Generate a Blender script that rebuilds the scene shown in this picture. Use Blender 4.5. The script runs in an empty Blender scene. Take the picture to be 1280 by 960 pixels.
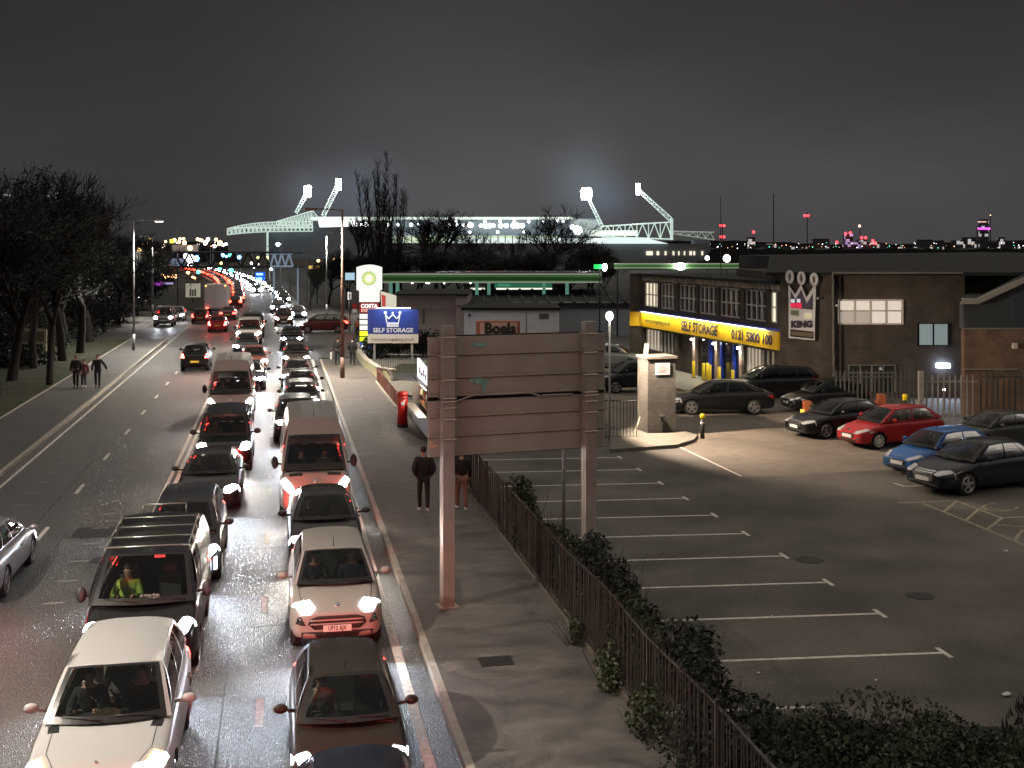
import bpy, bmesh, math, random
from mathutils import Vector, Matrix
from mathutils.bvhtree import BVHTree
random.seed(7)
S = bpy.context.scene
COL = S.collection
R = math.radians
pi = math.pi

# ------------------------------------------------------------------ camera
FPX = 1500.0; HOR = 310.0; HC = 7.6
TH = math.atan(290 / FPX); CT, ST = math.cos(TH), math.sin(TH)
cam_d = bpy.data.cameras.new('camera'); cam = bpy.data.objects.new('camera', cam_d); COL.objects.link(cam)
cam_d.sensor_width = 36; cam_d.lens = FPX / 1280 * 36; cam_d.shift_y = -(480 - HOR) / 1280
cam_d.clip_start = 0.2; cam_d.clip_end = 12000
cam.location = (0, 0, HC); cam.rotation_euler = (R(90), 0, -TH)
S.camera = cam
S.view_settings.view_transform = 'Standard'; S.view_settings.look = 'None'
S.view_settings.exposure = 0.0; S.view_settings.gamma = 1
S.view_settings.use_curve_mapping = False
try:
    S.cycles.use_denoising = True
    S.cycles.sample_clamp_indirect = 2.5
    S.cycles.sample_clamp_direct = 0
    S.cycles.max_bounces = 6; S.cycles.diffuse_bounces = 2; S.cycles.glossy_bounces = 3
    S.cycles.transmission_bounces = 4; S.cycles.transparent_max_bounces = 8
    S.cycles.caustics_reflective = False; S.cycles.caustics_refractive = False
    S.cycles.use_light_tree = True
except Exception:
    pass

def CW(X, Z):
    'camera-frame ground coordinates (right, forward) to the world, whose +Y runs along the road'
    return (X * CT + Z * ST, -X * ST + Z * CT)
def G(px, py, h=0.0):
    Z = FPX * (HC - h) / (py - HOR); X = (px - 640) / FPX * Z
    u, v = CW(X, Z); return Vector((u, v, h))
def A(px, py, Z):
    X = (px - 640) / FPX * Z; u, v = CW(X, Z)
    return Vector((u, v, HC - (py - HOR) * Z / FPX))
def bend(v):
    return 0.0 if v < 130 else -(v - 130) ** 2 / 3600.0
def HD(dx, dz):
    'heading (rotation about z) whose local -Y points along camera-frame direction (dx,dz)'
    u, v = CW(dx, dz); return math.atan2(u, -v)

# ------------------------------------------------------------------ world: cloudy night sky lit by the city
W = bpy.data.worlds.new('World'); S.world = W; W.use_nodes = True
nt = W.node_tree; N = nt.nodes; Lk = nt.links
for n in list(N): N.remove(n)
def wn(t, **k):
    n = N.new(t)
    for a, b in k.items(): setattr(n, a, b)
    return n
def wmath(op, a, b=None, c=None, clamp=False):
    n = wn('ShaderNodeMath', operation=op); n.use_clamp = clamp
    for i, x in enumerate((a, b, c)):
        if x is None: continue
        if isinstance(x, (int, float)): n.inputs[i].default_value = x
        else: Lk.new(x, n.inputs[i])
    return n.outputs[0]
tc = wn('ShaderNodeTexCoord'); vec = tc.outputs['Generated']
sep = wn('ShaderNodeSeparateXYZ'); Lk.new(vec, sep.inputs[0])
el = sep.outputs['Z']
ramp = wn('ShaderNodeValToRGB'); cr = ramp.color_ramp
cr.elements[0].position = 0.0; cr.elements[0].color = (.056, .053, .053, 1)
cr.elements[1].position = .55; cr.elements[1].color = (.42, .375, .33, 1)  # overhead sky brightened as added fill, above the visible part
for p, c in ((.06, (.064, .061, .062, 1)), (.12, (.052, .048, .0475, 1)), (.20, (.036, .0325, .0315, 1)), (.25, (.034, .031, .030, 1))):
    e = cr.elements.new(p); e.color = c
Lk.new(wmath('MAXIMUM', el, 0.0), ramp.inputs[0])
# cloud bands
mp = wn('ShaderNodeMapping'); Lk.new(vec, mp.inputs[0]); mp.inputs['Scale'].default_value = (1.0, 1.0, 3.2)
nz = wn('ShaderNodeTexNoise'); Lk.new(mp.outputs[0], nz.inputs['Vector'])
nz.inputs['Scale'].default_value = 2.6; nz.inputs['Detail'].default_value = 4; nz.inputs['Roughness'].default_value = .5
cl = wmath('MULTIPLY_ADD', nz.outputs['Fac'], .8, .62)
# azimuth: darker to the left of the road
du, dv = CW(-.42, .9); dn = wn('ShaderNodeVectorMath', operation='DOT_PRODUCT'); Lk.new(vec, dn.inputs[0])
dn.inputs[1].default_value = (du, dv, 0)
az = wmath('MULTIPLY_ADD', wmath('POWER', wmath('MAXIMUM', dn.outputs['Value'], 0.0), 22.0), -.42, 1.0)
base = wn('ShaderNodeVectorMath', operation='SCALE'); Lk.new(ramp.outputs[0], base.inputs[0])
Lk.new(wmath('MULTIPLY', cl, az), base.inputs['Scale'])
cur = base.outputs[0]
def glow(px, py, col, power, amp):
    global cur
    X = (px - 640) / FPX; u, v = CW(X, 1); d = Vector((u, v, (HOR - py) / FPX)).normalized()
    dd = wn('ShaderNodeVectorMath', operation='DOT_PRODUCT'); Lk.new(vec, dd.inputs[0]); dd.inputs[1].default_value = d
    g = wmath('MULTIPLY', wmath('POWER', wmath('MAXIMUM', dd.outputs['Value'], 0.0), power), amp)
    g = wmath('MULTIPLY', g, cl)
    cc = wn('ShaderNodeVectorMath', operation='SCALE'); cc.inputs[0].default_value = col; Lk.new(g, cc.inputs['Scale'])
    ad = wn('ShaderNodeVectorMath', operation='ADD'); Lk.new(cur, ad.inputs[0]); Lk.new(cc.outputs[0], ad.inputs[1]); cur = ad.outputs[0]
glow(590, 250, (.85, .97, 1.1), 90, .030)  # stadium and floodlight halos painted into the sky colour
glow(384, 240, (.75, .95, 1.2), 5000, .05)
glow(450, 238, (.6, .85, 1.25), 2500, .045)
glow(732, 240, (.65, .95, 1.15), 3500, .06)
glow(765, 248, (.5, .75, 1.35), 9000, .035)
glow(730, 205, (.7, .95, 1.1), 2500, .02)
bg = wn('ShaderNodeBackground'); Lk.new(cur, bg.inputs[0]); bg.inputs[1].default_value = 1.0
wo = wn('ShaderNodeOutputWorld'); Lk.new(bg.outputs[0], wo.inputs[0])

# ------------------------------------------------------------------ materials
MATS = {}
def _new(name):
    m = bpy.data.materials.new(name); m.use_nodes = True
    return m, m.node_tree, m.node_tree.nodes.get('Principled BSDF')
def lin(c):
    return tuple(((x / 255) / 12.92 if x / 255 <= .04045 else ((x / 255 + .055) / 1.055) ** 2.4) for x in c)
def mat(name, col, rough=.6, metal=0, spec=.5, var=.0, vscale=3.0, bump=0.0, bscale=40.0, coat=0, stretch=None, rvar=0.0, var2=0.0, v2scale=.4):
    if name in MATS: return MATS[name]
    m, t, b = _new(name); n = t.nodes; l = t.links
    b.inputs['Base Color'].default_value = (*col, 1); b.inputs['Roughness'].default_value = rough
    b.inputs['Metallic'].default_value = metal; b.inputs['Specular IOR Level'].default_value = spec
    if coat: b.inputs['Coat Weight'].default_value = coat; b.inputs['Coat Roughness'].default_value = .04
    tcn = None
    def coords():
        nonlocal tcn
        if tcn is None:
            tc_ = n.new('ShaderNodeTexCoord'); mp_ = n.new('ShaderNodeMapping'); l.new(tc_.outputs['Object'], mp_.inputs[0])
            if stretch: mp_.inputs['Scale'].default_value = stretch
            tcn = mp_.outputs[0]
        return tcn
    def noise(sc, det=4):
        z = n.new('ShaderNodeTexNoise'); z.inputs['Scale'].default_value = sc; z.inputs['Detail'].default_value = det
        l.new(coords(), z.inputs['Vector']); return z.outputs['Fac']
    def mr(src, a, b_, c, d):
        q = n.new('ShaderNodeMapRange'); l.new(src, q.inputs[0])
        for i, x in enumerate((a, b_, c, d)): q.inputs[i + 1].default_value = x
        return q.outputs[0]
    if var or var2:
        f = mr(noise(vscale), .3, .7, 1 - var, 1 + var)
        if var2:
            g = mr(noise(v2scale, 2), .35, .65, 1 - var2, 1 + var2); mm = n.new('ShaderNodeMath'); mm.operation = 'MULTIPLY'
            l.new(f, mm.inputs[0]); l.new(g, mm.inputs[1]); f = mm.outputs[0]
        v = n.new('ShaderNodeVectorMath'); v.operation = 'SCALE'; v.inputs[0].default_value = col; l.new(f, v.inputs['Scale'])
        l.new(v.outputs[0], b.inputs['Base Color'])
    if rvar:
        l.new(mr(noise(vscale * .6, 3), .35, .65, max(.03, rough - rvar), min(1, rough + rvar)), b.inputs['Roughness'])
    if bump:
        bp = n.new('ShaderNodeBump'); bp.inputs['Strength'].default_value = min(1, bump); bp.inputs['Distance'].default_value = .02 if bump <= 1 else .05
        l.new(noise(bscale, 3), bp.inputs['Height']); l.new(bp.outputs[0], b.inputs['Normal'])
    MATS[name] = m; return m
def emit(name, col, s, surf=None):
    if name in MATS: return MATS[name]
    m, t, b = _new(name)
    b.inputs['Base Color'].default_value = (*(surf or [min(1, c * .3) for c in col]), 1); b.inputs['Roughness'].default_value = .3
    b.inputs['Emission Color'].default_value = (*col, 1); b.inputs['Emission Strength'].default_value = s
    MATS[name] = m; return m
def glass(name, tint, gl=.06, dark=None):
    if name in MATS: return MATS[name]
    m, t, b = _new(name); n = t.nodes; l = t.links; n.remove(b)
    tr = n.new('ShaderNodeBsdfTransparent'); tr.inputs[0].default_value = (*tint, 1)
    go = n.new('ShaderNodeBsdfGlossy'); go.inputs['Roughness'].default_value = .03; go.inputs[0].default_value = (.9, .9, .9, 1)
    fr = n.new('ShaderNodeFresnel'); fr.inputs[0].default_value = 1.33
    mx = n.new('ShaderNodeMixShader'); l.new(fr.outputs[0], mx.inputs[0]); l.new(tr.outputs[0], mx.inputs[1]); l.new(go.outputs[0], mx.inputs[2])
    l.new(mx.outputs[0], n['Material Output'].inputs[0]); MATS[name] = m; return m
def brick(name, c1, c2, mortar, scale=1.0, rough=.85, bump=.5):
    if name in MATS: return MATS[name]
    m, t, b = _new(name); n = t.nodes; l = t.links
    tc_ = n.new('ShaderNodeTexCoord'); 
    # project bricks on the two vertical directions by blending x+y
    sp = n.new('ShaderNodeSeparateXYZ'); l.new(tc_.outputs['Object'], sp.inputs[0])
    ad = n.new('ShaderNodeMath'); l.new(sp.outputs[0], ad.inputs[0]); l.new(sp.outputs[1], ad.inputs[1])
    cb = n.new('ShaderNodeCombineXYZ'); l.new(ad.outputs[0], cb.inputs[0]); l.new(sp.outputs[2], cb.inputs[1])
    br = n.new('ShaderNodeTexBrick'); l.new(cb.outputs[0], br.inputs['Vector']); br.inputs['Scale'].default_value = scale
    br.inputs['Brick Width'].default_value = .225; br.inputs['Row Height'].default_value = .075; br.inputs['Mortar Size'].default_value = .008
    br.inputs['Color1'].default_value = (*c1, 1); br.inputs['Color2'].default_value = (*c2, 1); br.inputs['Mortar'].default_value = (*mortar, 1)
    nz_ = n.new('ShaderNodeTexNoise'); nz_.inputs['Scale'].default_value = 1.3; l.new(tc_.outputs['Object'], nz_.inputs['Vector'])
    mr_ = n.new('ShaderNodeMapRange'); l.new(nz_.outputs['Fac'], mr_.inputs[0]); mr_.inputs[1].default_value = .3; mr_.inputs[2].default_value = .7; mr_.inputs[3].default_value = .7; mr_.inputs[4].default_value = 1.25
    vs = n.new('ShaderNodeVectorMath'); vs.operation = 'SCALE'; l.new(br.outputs['Color'], vs.inputs[0]); l.new(mr_.outputs[0], vs.inputs['Scale'])
    l.new(vs.outputs[0], b.inputs['Base Color']); b.inputs['Roughness'].default_value = rough
    bp = n.new('ShaderNodeBump'); bp.inputs['Strength'].default_value = bump; bp.inputs['Distance'].default_value = .01; bp.invert = True
    l.new(br.outputs['Fac'], bp.inputs['Height']); l.new(bp.outputs[0], b.inputs['Normal'])
    MATS[name] = m; return m

# ------------------------------------------------------------------ mesh building
class MB:
    def __init__(s): s.v = []; s.f = []; s.mi = []; s.m = 0
    def add(s, vs, fs):
        o = len(s.v); s.v += [tuple(p) for p in vs]
        for f in fs: s.f.append([i + o for i in f]); s.mi.append(s.m)
        return s
    def box(s, c, d, rz=0, bev=0):
        hx, hy, hz = d[0] / 2, d[1] / 2, d[2] / 2; cz, sz = math.cos(rz), math.sin(rz)
        P = []
        for z in (-hz, hz):
            for x, y in ((-hx, -hy), (hx, -hy), (hx, hy), (-hx, hy)):
                P.append((c[0] + x * cz - y * sz, c[1] + x * sz + y * cz, c[2] + z))
        return s.add(P, [(3, 2, 1, 0), (4, 5, 6, 7), (0, 1, 5, 4), (1, 2, 6, 5), (2, 3, 7, 6), (3, 0, 4, 7)])
    def hexa(s, b, t):
        'box from four bottom and four top corners (counter-clockwise)'
        return s.add(list(b) + list(t), [(3, 2, 1, 0), (4, 5, 6, 7), (0, 1, 5, 4), (1, 2, 6, 5), (2, 3, 7, 6), (3, 0, 4, 7)])
    def tube(s, p0, p1, r0, r1=None, n=8, cap=True):
        r1 = r0 if r1 is None else r1; p0 = Vector(p0); p1 = Vector(p1); d = p1 - p0
        if d.length < 1e-6: return s
        z = d.normalized(); a = Vector((0, 0, 1)) if abs(z.z) < .9 else Vector((1, 0, 0)); x = z.cross(a).normalized(); y = z.cross(x)
        P = []
        for p, r in ((p0, r0), (p1, r1)):
            for k in range(n):
                t = 2 * pi * k / n; P.append(p + x * (r * math.cos(t)) + y * (r * math.sin(t)))
        F = [(k, (k + 1) % n, n + (k + 1) % n, n + k)[::-1] for k in range(n)]
        if cap: F += [tuple(range(n)), tuple(range(2 * n - 1, n - 1, -1))]
        return s.add(P, F)
    def path(s, pts, r, n=6):
        for a, b in zip(pts, pts[1:]): s.tube(a, b, r, r, n)
        return s
    def beam(s, p0, p1, w, h=None):
        'square-section bar'
        return s.tube(p0, p1, w * .707, w * .707, 4)
    def ball(s, c, r, n=10, m=7, sc=(1, 1, 1)):
        P = [(c[0], c[1], c[2] - r * sc[2])]
        for i in range(1, m):
            a = -pi / 2 + pi * i / m
            for k in range(n):
                t = 2 * pi * k / n
                P.append((c[0] + r * sc[0] * math.cos(a) * math.cos(t), c[1] + r * sc[1] * math.cos(a) * math.sin(t), c[2] + r * sc[2] * math.sin(a)))
        P.append((c[0], c[1], c[2] + r * sc[2])); F = []
        for k in range(n): F.append((0, 1 + (k + 1) % n, 1 + k))
        for i in range(m - 2):
            for k in range(n):
                a = 1 + i * n; F.append((a + k, a + (k + 1) % n, a + n + (k + 1) % n, a + n + k))
        a = 1 + (m - 2) * n; T = len(P) - 1
        for k in range(n): F.append((a + k, a + (k + 1) % n, T))
        return s.add(P, F)
    def prism(s, pts, z0, z1):
        'vertical extrusion of a ccw outline'
        n = len(pts); P = [(p[0], p[1], z0) for p in pts] + [(p[0], p[1], z1) for p in pts]
        F = [tuple(range(n))[::-1], tuple(range(n, 2 * n))] + [(k, (k + 1) % n, n + (k + 1) % n, n + k) for k in range(n)]
        return s.add(P, F)
    def slab(s, pts, nrm, th):
        'planar outline in space extruded by th along nrm (centred)'
        n = len(pts); d = Vector(nrm).normalized() * th / 2
        P = [Vector(p) - d for p in pts] + [Vector(p) + d for p in pts]
        F = [tuple(range(n))[::-1], tuple(range(n, 2 * n))] + [(k, (k + 1) % n, n + (k + 1) % n, n + k) for k in range(n)]
        return s.add(P, F)
    def quad(s, a, b, c, d): return s.add([a, b, c, d], [(0, 1, 2, 3)])
    def mesh(s, name, mats, smooth=False):
        me = bpy.data.meshes.new(name); me.from_pydata(s.v, [], s.f)
        for m in (mats if isinstance(mats, (list, tuple)) else [mats]): me.materials.append(m)
        me.polygons.foreach_set('material_index', s.mi)
        if smooth: me.polygons.foreach_set('use_smooth', [True] * len(s.f))
        me.validate(); me.update(); return me
    def build(s, name, mats, parent=None, smooth=False, loc=None, fixn=False):
        me = s.mesh(name, mats, smooth)
        if fixn:
            b = bmesh.new(); b.from_mesh(me); bmesh.ops.recalc_face_normals(b, faces=b.faces); b.to_mesh(me); b.free()
        return link(name, me, parent, loc)
def link(name, me, parent=None, loc=None):
    o = bpy.data.objects.new(name, me); COL.objects.link(o)
    if parent is not None: o.parent = parent
    if loc is not None: o.location = loc
    return o
def tag(o, label, cat, group=None):
    o['label'] = label; o['category'] = cat
    if group: o['group'] = group
    return o
def thing(name, label, cat, loc=(0, 0, 0), rz=0, group=None):
    o = bpy.data.objects.new(name, None); COL.objects.link(o); o.location = loc; o.rotation_euler = (0, 0, rz)
    o.empty_display_size = .3
    return tag(o, label, cat, group)
def struct(o, kind='structure'):
    o['kind'] = kind; return o
def copy_tree(o, parent=None):
    c = o.copy(); COL.objects.link(c)
    if parent is not None: c.parent = parent
    for ch in o.children: copy_tree(ch, c)
    return c
def place_copy(o, loc, rz, label, cat=None, group=None, sc=None):
    c = copy_tree(o); c.location = loc; c.rotation_euler = (0, 0, rz); c['label'] = label
    if cat: c['category'] = cat
    if group: c['group'] = group
    elif 'group' in c: del c['group']
    if sc: c.scale = sc
    return c
def text_mesh(body, size, align='CENTER', ext=.004, bold=0.0, sx=1.0, space=1.0):
    cu = bpy.data.curves.new('lettering', 'FONT'); cu.body = body; cu.size = size; cu.align_x = align; cu.align_y = 'CENTER'
    cu.extrude = ext; cu.offset = bold; cu.space_character = space; cu.resolution_u = 3
    o = bpy.data.objects.new('lettering', cu); COL.objects.link(o); bpy.context.view_layer.update()
    me = bpy.data.meshes.new_from_object(o.evaluated_get(bpy.context.evaluated_depsgraph_get()))
    bpy.data.objects.remove(o); bpy.data.curves.remove(cu)
    for v in me.vertices: v.co.x *= sx
    return me
def text(body, size, m, M4, parent=None, name='lettering', **k):
    'text standing on the plane of matrix M4 (x right, y up, z towards the reader)'
    me = text_mesh(body, size, **k); me.materials.clear(); me.materials.append(m)
    me.transform(M4); return link(name, me, parent)
def face_matrix(origin, right, up=(0, 0, 1)):
    r = Vector(right).normalized(); u = Vector(up).normalized(); n = r.cross(u).normalized()
    return Matrix(((r.x, u.x, n.x, origin[0]), (r.y, u.y, n.y, origin[1]), (r.z, u.z, n.z, origin[2]), (0, 0, 0, 1)))
CAMR = Vector((CT, -ST, 0)); CAMF = Vector((ST, CT, 0))
def lamp(kind, loc, energy, col=(1, 1, 1), parent=None, name='lamp_light', size=.15, spot=None, aim=None, blend=.4):
    d = bpy.data.lights.new(name, kind); d.energy = energy; d.color = col
    if kind in ('POINT', 'SPOT'): d.shadow_soft_size = size
    if kind == 'AREA': d.size = size
    if kind == 'SPOT': d.spot_size = spot or R(120); d.spot_blend = blend
    o = bpy.data.objects.new(name, d); COL.objects.link(o); o.location = loc
    if parent is not None: o.parent = parent
    if aim is not None: o.rotation_euler = Vector(aim).to_track_quat('-Z', 'Y').to_euler()
    elif kind == 'SPOT': o.rotation_euler = (0, 0, 0)
    return o
# ------------------------------------------------------------------ setting: ground, road, pavements
M_ground = mat('dark_ground', (.035, .033, .028), .95, var=.3, vscale=.3)
M_road = mat('worn_asphalt', (.094, .090, .084), .40, spec=.7, var=.45, vscale=34, bump=1.2, bscale=48, rvar=.10, var2=.20, v2scale=.16, stretch=(1, .35, 1))
M_new = mat('car_park_asphalt', (.115, .104, .092), .75, spec=.35, var=.40, vscale=30, bump=.9, bscale=45, rvar=.12, var2=.30, v2scale=.35)
M_yard = mat('yard_concrete', (.17, .145, .118), .8, var=.15, vscale=2, bump=.4, bscale=40, var2=.18, v2scale=.3)
M_path = mat('path_asphalt', (.085, .083, .080), .65, var=.12, vscale=3, bump=.4, bscale=60, var2=.12, v2scale=.3)
M_grass = mat('verge_grass', (.026, .030, .012), .95, var=.45, vscale=6, bump=1, bscale=25, var2=.4, v2scale=.8)
M_kerb = mat('kerb_stone', (.36, .33, .28), .7, var=.2, vscale=4, bump=.3)
M_white = mat('road_paint', (.62, .60, .55), .6, var=.28, vscale=9, var2=.15)
M_park_white = mat('bay_paint', (.62, .58, .52), .7, var=.2, vscale=6)
M_faint = mat('worn_road_paint', (.24, .225, .20), .6, var=.35, vscale=12)

# footway: patched asphalt, damp hollows and tar joints
mpav, t_, b_ = _new('patched_footway'); MATS['patched_footway'] = mpav
n_ = t_.nodes; l_ = t_.links
tcx = n_.new('ShaderNodeTexCoord'); mpx = n_.new('ShaderNodeMapping'); mpx.inputs['Scale'].default_value = (.55, 1.0, 1); l_.new(tcx.outputs['Object'], mpx.inputs[0])
na = n_.new('ShaderNodeTexNoise'); na.inputs['Scale'].default_value = 1.5; na.inputs['Detail'].default_value = 9; na.inputs['Roughness'].default_value = .68; na.inputs['Distortion'].default_value = .5; l_.new(mpx.outputs[0], na.inputs['Vector'])
nb = n_.new('ShaderNodeTexNoise'); nb.inputs['Scale'].default_value = 45; nb.inputs['Detail'].default_value = 3; l_.new(tcx.outputs['Object'], nb.inputs['Vector'])
ra = n_.new('ShaderNodeValToRGB'); l_.new(na.outputs['Fac'], ra.inputs[0]); e_ = ra.color_ramp.elements
e_[0].position = .32; e_[0].color = (.060, .054, .050, 1); e_[1].position = .62; e_[1].color = (.19, .168, .15, 1)
q_ = ra.color_ramp.elements.new(.45); q_.color = (.112, .099, .090, 1)
vo = n_.new('ShaderNodeTexVoronoi'); vo.feature = 'DISTANCE_TO_EDGE'; vo.inputs['Scale'].default_value = .22
wv = n_.new('ShaderNodeVectorMath'); wv.operation = 'MULTIPLY_ADD'; l_.new(na.outputs['Color'], wv.inputs[0]); wv.inputs[1].default_value = (.9, .9, 0); l_.new(tcx.outputs['Object'], wv.inputs[2]); l_.new(wv.outputs[0], vo.inputs['Vector'])
ck = n_.new('ShaderNodeMapRange'); l_.new(vo.outputs['Distance'], ck.inputs[0]); ck.inputs[1].default_value = .004; ck.inputs[2].default_value = .018; ck.inputs[3].default_value = .80; ck.inputs[4].default_value = 1.0
cs = n_.new('ShaderNodeVectorMath'); cs.operation = 'SCALE'; l_.new(ra.outputs[0], cs.inputs[0]); l_.new(ck.outputs[0], cs.inputs['Scale']); l_.new(cs.outputs[0], b_.inputs['Base Color'])
rr = n_.new('ShaderNodeMapRange'); l_.new(na.outputs['Fac'], rr.inputs[0]); rr.inputs[1].default_value = .35; rr.inputs[2].default_value = .55; rr.inputs[3].default_value = .38; rr.inputs[4].default_value = .8
l_.new(rr.outputs[0], b_.inputs['Roughness'])
ad_ = n_.new('ShaderNodeMath'); ad_.operation = 'MULTIPLY_ADD'; l_.new(na.outputs['Fac'], ad_.inputs[0]); ad_.inputs[1].default_value = 3.0; l_.new(nb.outputs['Fac'], ad_.inputs[2])
bb = n_.new('ShaderNodeBump'); bb.inputs['Strength'].default_value = 1.0; bb.inputs['Distance'].default_value = .02; l_.new(ad_.outputs[0], bb.inputs['Height']); l_.new(bb.outputs[0], b_.inputs['Normal'])
M_pave = mpav

m = MB(); m.add([(-5000, -200, -.06), (5000, -200, -.06), (5000, 9000, -.06), (-5000, 9000, -.06)], [(0, 1, 2, 3)])
struct(m.build('ground', M_ground))
def vsteps(v0, v1, d=6.0):
    k = max(1, int(math.ceil((v1 - v0) / d))); return [v0 + (v1 - v0) * i / k for i in range(k + 1)]
def ribbon(mb, u0, u1, v0, v1, z, step=6.0):
    vs = vsteps(v0, v1, step if v1 > 130 else 1e9); P = []; F = []
    for v in vs: P += [(u0 + bend(v), v, z), (u1 + bend(v), v, z)]
    for i in range(len(vs) - 1): F.append((2 * i, 2 * i + 1, 2 * i + 3, 2 * i + 2))
    mb.add(P, F)
m = MB(); ribbon(m, -9.1, 2.62, -40, 620, 0.0, 10); struct(m.build('road', M_road))
m = MB(); m.add([(2.62, 84, 0), (70, 84, 0), (70, 118, 0), (2.62, 118, 0)], [(0, 1, 2, 3)])
m.add([(-9.1, 104, 0.0), (-9.1, 150, 0.0), (-40, 150, 0.0), (-40, 104, 0.0)], [(0, 1, 2, 3)])
struct(m.build('side_road', M_road))
# footways (raised), kerbs
m = MB(); m.add([(2.75, -20, .12), (5.75, -20, .12), (5.75, 46, .12), (5.5, 58, .12), (5.3, 82, .12), (2.75, 82, .12)], [(0, 1, 2, 3, 4, 5)])
struct(m.build('pavement', M_pave))
m = MB(); ribbon(m, 2.75, 6.5, 119.5, 420, .12, 10); struct(m.build('far_pavement', mat('dark_path', (.045, .044, .042), .8, var=.2)))
m = MB(); ribbon(m, -12.0, -9.25, -20, 103, .12); struct(m.build('cycle_path', M_path))
m = MB(); ribbon(m, -40, -12.12, -20, 103, .08); struct(m.build('grass_verge', M_grass))
m = MB(); ribbon(m, -30, -9.2, 151, 420, .08, 10); struct(m.build('far_verge', mat('dark_verge', (.02, .022, .014), .95, var=.4, vscale=1)))
m = MB()
def kerb(u0, u1, v0, v1, z=.125):
    vs = vsteps(v0, v1, .92 if v1 < 90 else 6)
    for a, b in zip(vs, vs[1:]):
        g = .006; b2 = b - g
        m.hexa([(u0 + bend(a), a, -.03), (u1 + bend(a), a, -.03), (u1 + bend(b), b2, -.03), (u0 + bend(b), b2, -.03)],
               [(u0 + .012 + bend(a), a, z), (u1 + bend(a), a, z), (u1 + bend(b), b2, z), (u0 + .012 + bend(b), b2, z)])
kerb(2.62, 2.76, -5, 82); kerb(-9.26, -9.1, 20, 103); kerb(-12.12, -12.0, 30, 103, .15); kerb(2.62, 2.76, 119, 420)
struct(m.build('kerb', M_kerb))
# car park and yard
def poly(mb, pts, z): mb.add([(p[0], p[1], z) for p in pts], [tuple(range(len(pts)))])
m = MB(); poly(m, [(5.9, 8), (50, 6), (52, 40), (15.05, 37.6), (14.85, 44.2), (12, 60), (5.9, 60)], 0.0); struct(m.build('car_park', M_new))
m = MB(); poly(m, [(15.05, 37.6), (52, 40), (60, 90), (12, 90), (12, 60), (14.85, 44.2)], -.004); struct(m.build('yard', M_yard))
m = MB(); poly(m, [(5.3, 62), (12, 60), (12, 84), (5.3, 84)], .02); poly(m, [(12, 84), (12, 62), (11, 90), (60, 90), (60, 84)][0:1] + [(12, 90), (60, 90), (60, 84)], -.002)
struct(m.build('forecourt', mat('forecourt_concrete', (.16, .15, .13), .8, var=.15)))
# markings
m = MB()
def dash(mb, u, w, v0, v1, z=.004): 
    mb.add([(u - w / 2 + bend(v0), v0, z), (u + w / 2 + bend(v0), v0, z), (u + w / 2 + bend(v1), v1, z), (u - w / 2 + bend(v1), v1, z)], [(0, 1, 2, 3)])
v = G(325, 909).y
while v < 64:
    dash(m, -.33, .13, v, v + 1.25); v += 6.0
v0_ = G(100, 617).y - 18
for k in range(40): dash(m, -6.2 if k < 22 else -6.2, .11, v0_ + 6 * k, v0_ + 6 * k + 1.5)
ribbon(m, 2.08, 2.25, -2, 83, .004)
ribbon(m, -3.62, -3.50, 10, 86, .004); ribbon(m, -3.38, -3.26, 10, 86, .004)
ribbon(m, -8.78, -8.68, 20, 330, .004, 10)
for k in range(40): dash(m, -3.4, .12, 120 + 9 * k, 123 + 9 * k); dash(m, -.33, .1, 122 + 6 * k, 123.4 + 6 * k)
ribbon(m, -.40, -.26, 63, 63.2, .004)
struct(m.build('road_markings', M_white))
m = MB()
for k in range(34):
    v = 27 + 1.75 * k
    m.add([(-5.0, v, .004), (-4.55, v, .004), (-4.55, v + .13, .004), (-5.0, v + .13, .004)], [(0, 1, 2, 3)])
    m.add([(-7.75, v, .004), (-7.3, v, .004), (-7.3, v + .13, .004), (-7.75, v + .13, .004)], [(0, 1, 2, 3)])
struct(m.build('tick_markings', M_faint))
m = MB()
for k in range(9): dash(m, -.33, .10, 40.5 + 2.9 * k, 40.62 + 2.9 * k + .18)
for k in range(10): dash(m, -.33, .12, 68 + 2.0 * k, 68.22 + 2 * k)
struct(m.build('road_studs', mat('stud_white', (.75, .75, .72), .3)))
# resurfacing patches and joints in the road
m = MB()
for (a, b, c, d) in ((-1.3, .9, 31.0, 31.05), (-.95, -.92, 4, 23), (1.95, 1.97, 4, 60), (-6.6, -6.57, 16, 70), (-.7, .3, 24.6, 24.64), (-1.25, .5, 38.9, 38.95), (-5.6, -5.58, 14, 34)):
    m.add([(a, c, .003), (b, c, .003), (b, d, .003), (a, d, .003)], [(0, 1, 2, 3)])
struct(m.build('tar_joints', mat('tar', (.02, .02, .02), .3)))
m = MB()
for (a, b, c, d) in ((-1.1, 1.6, 39.2, 40.6), (-7.7, -6.5, 21, 25), (-5.4, -4.2, 33, 34.2)):
    m.add([(a, c, .002), (b, c, .002), (b, d, .002), (a, d, .002)], [(0, 1, 2, 3)])
struct(m.build('road_patches', mat('fresh_asphalt', (.045, .043, .040), .35, var=.15, bump=.5, bscale=60)))
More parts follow.
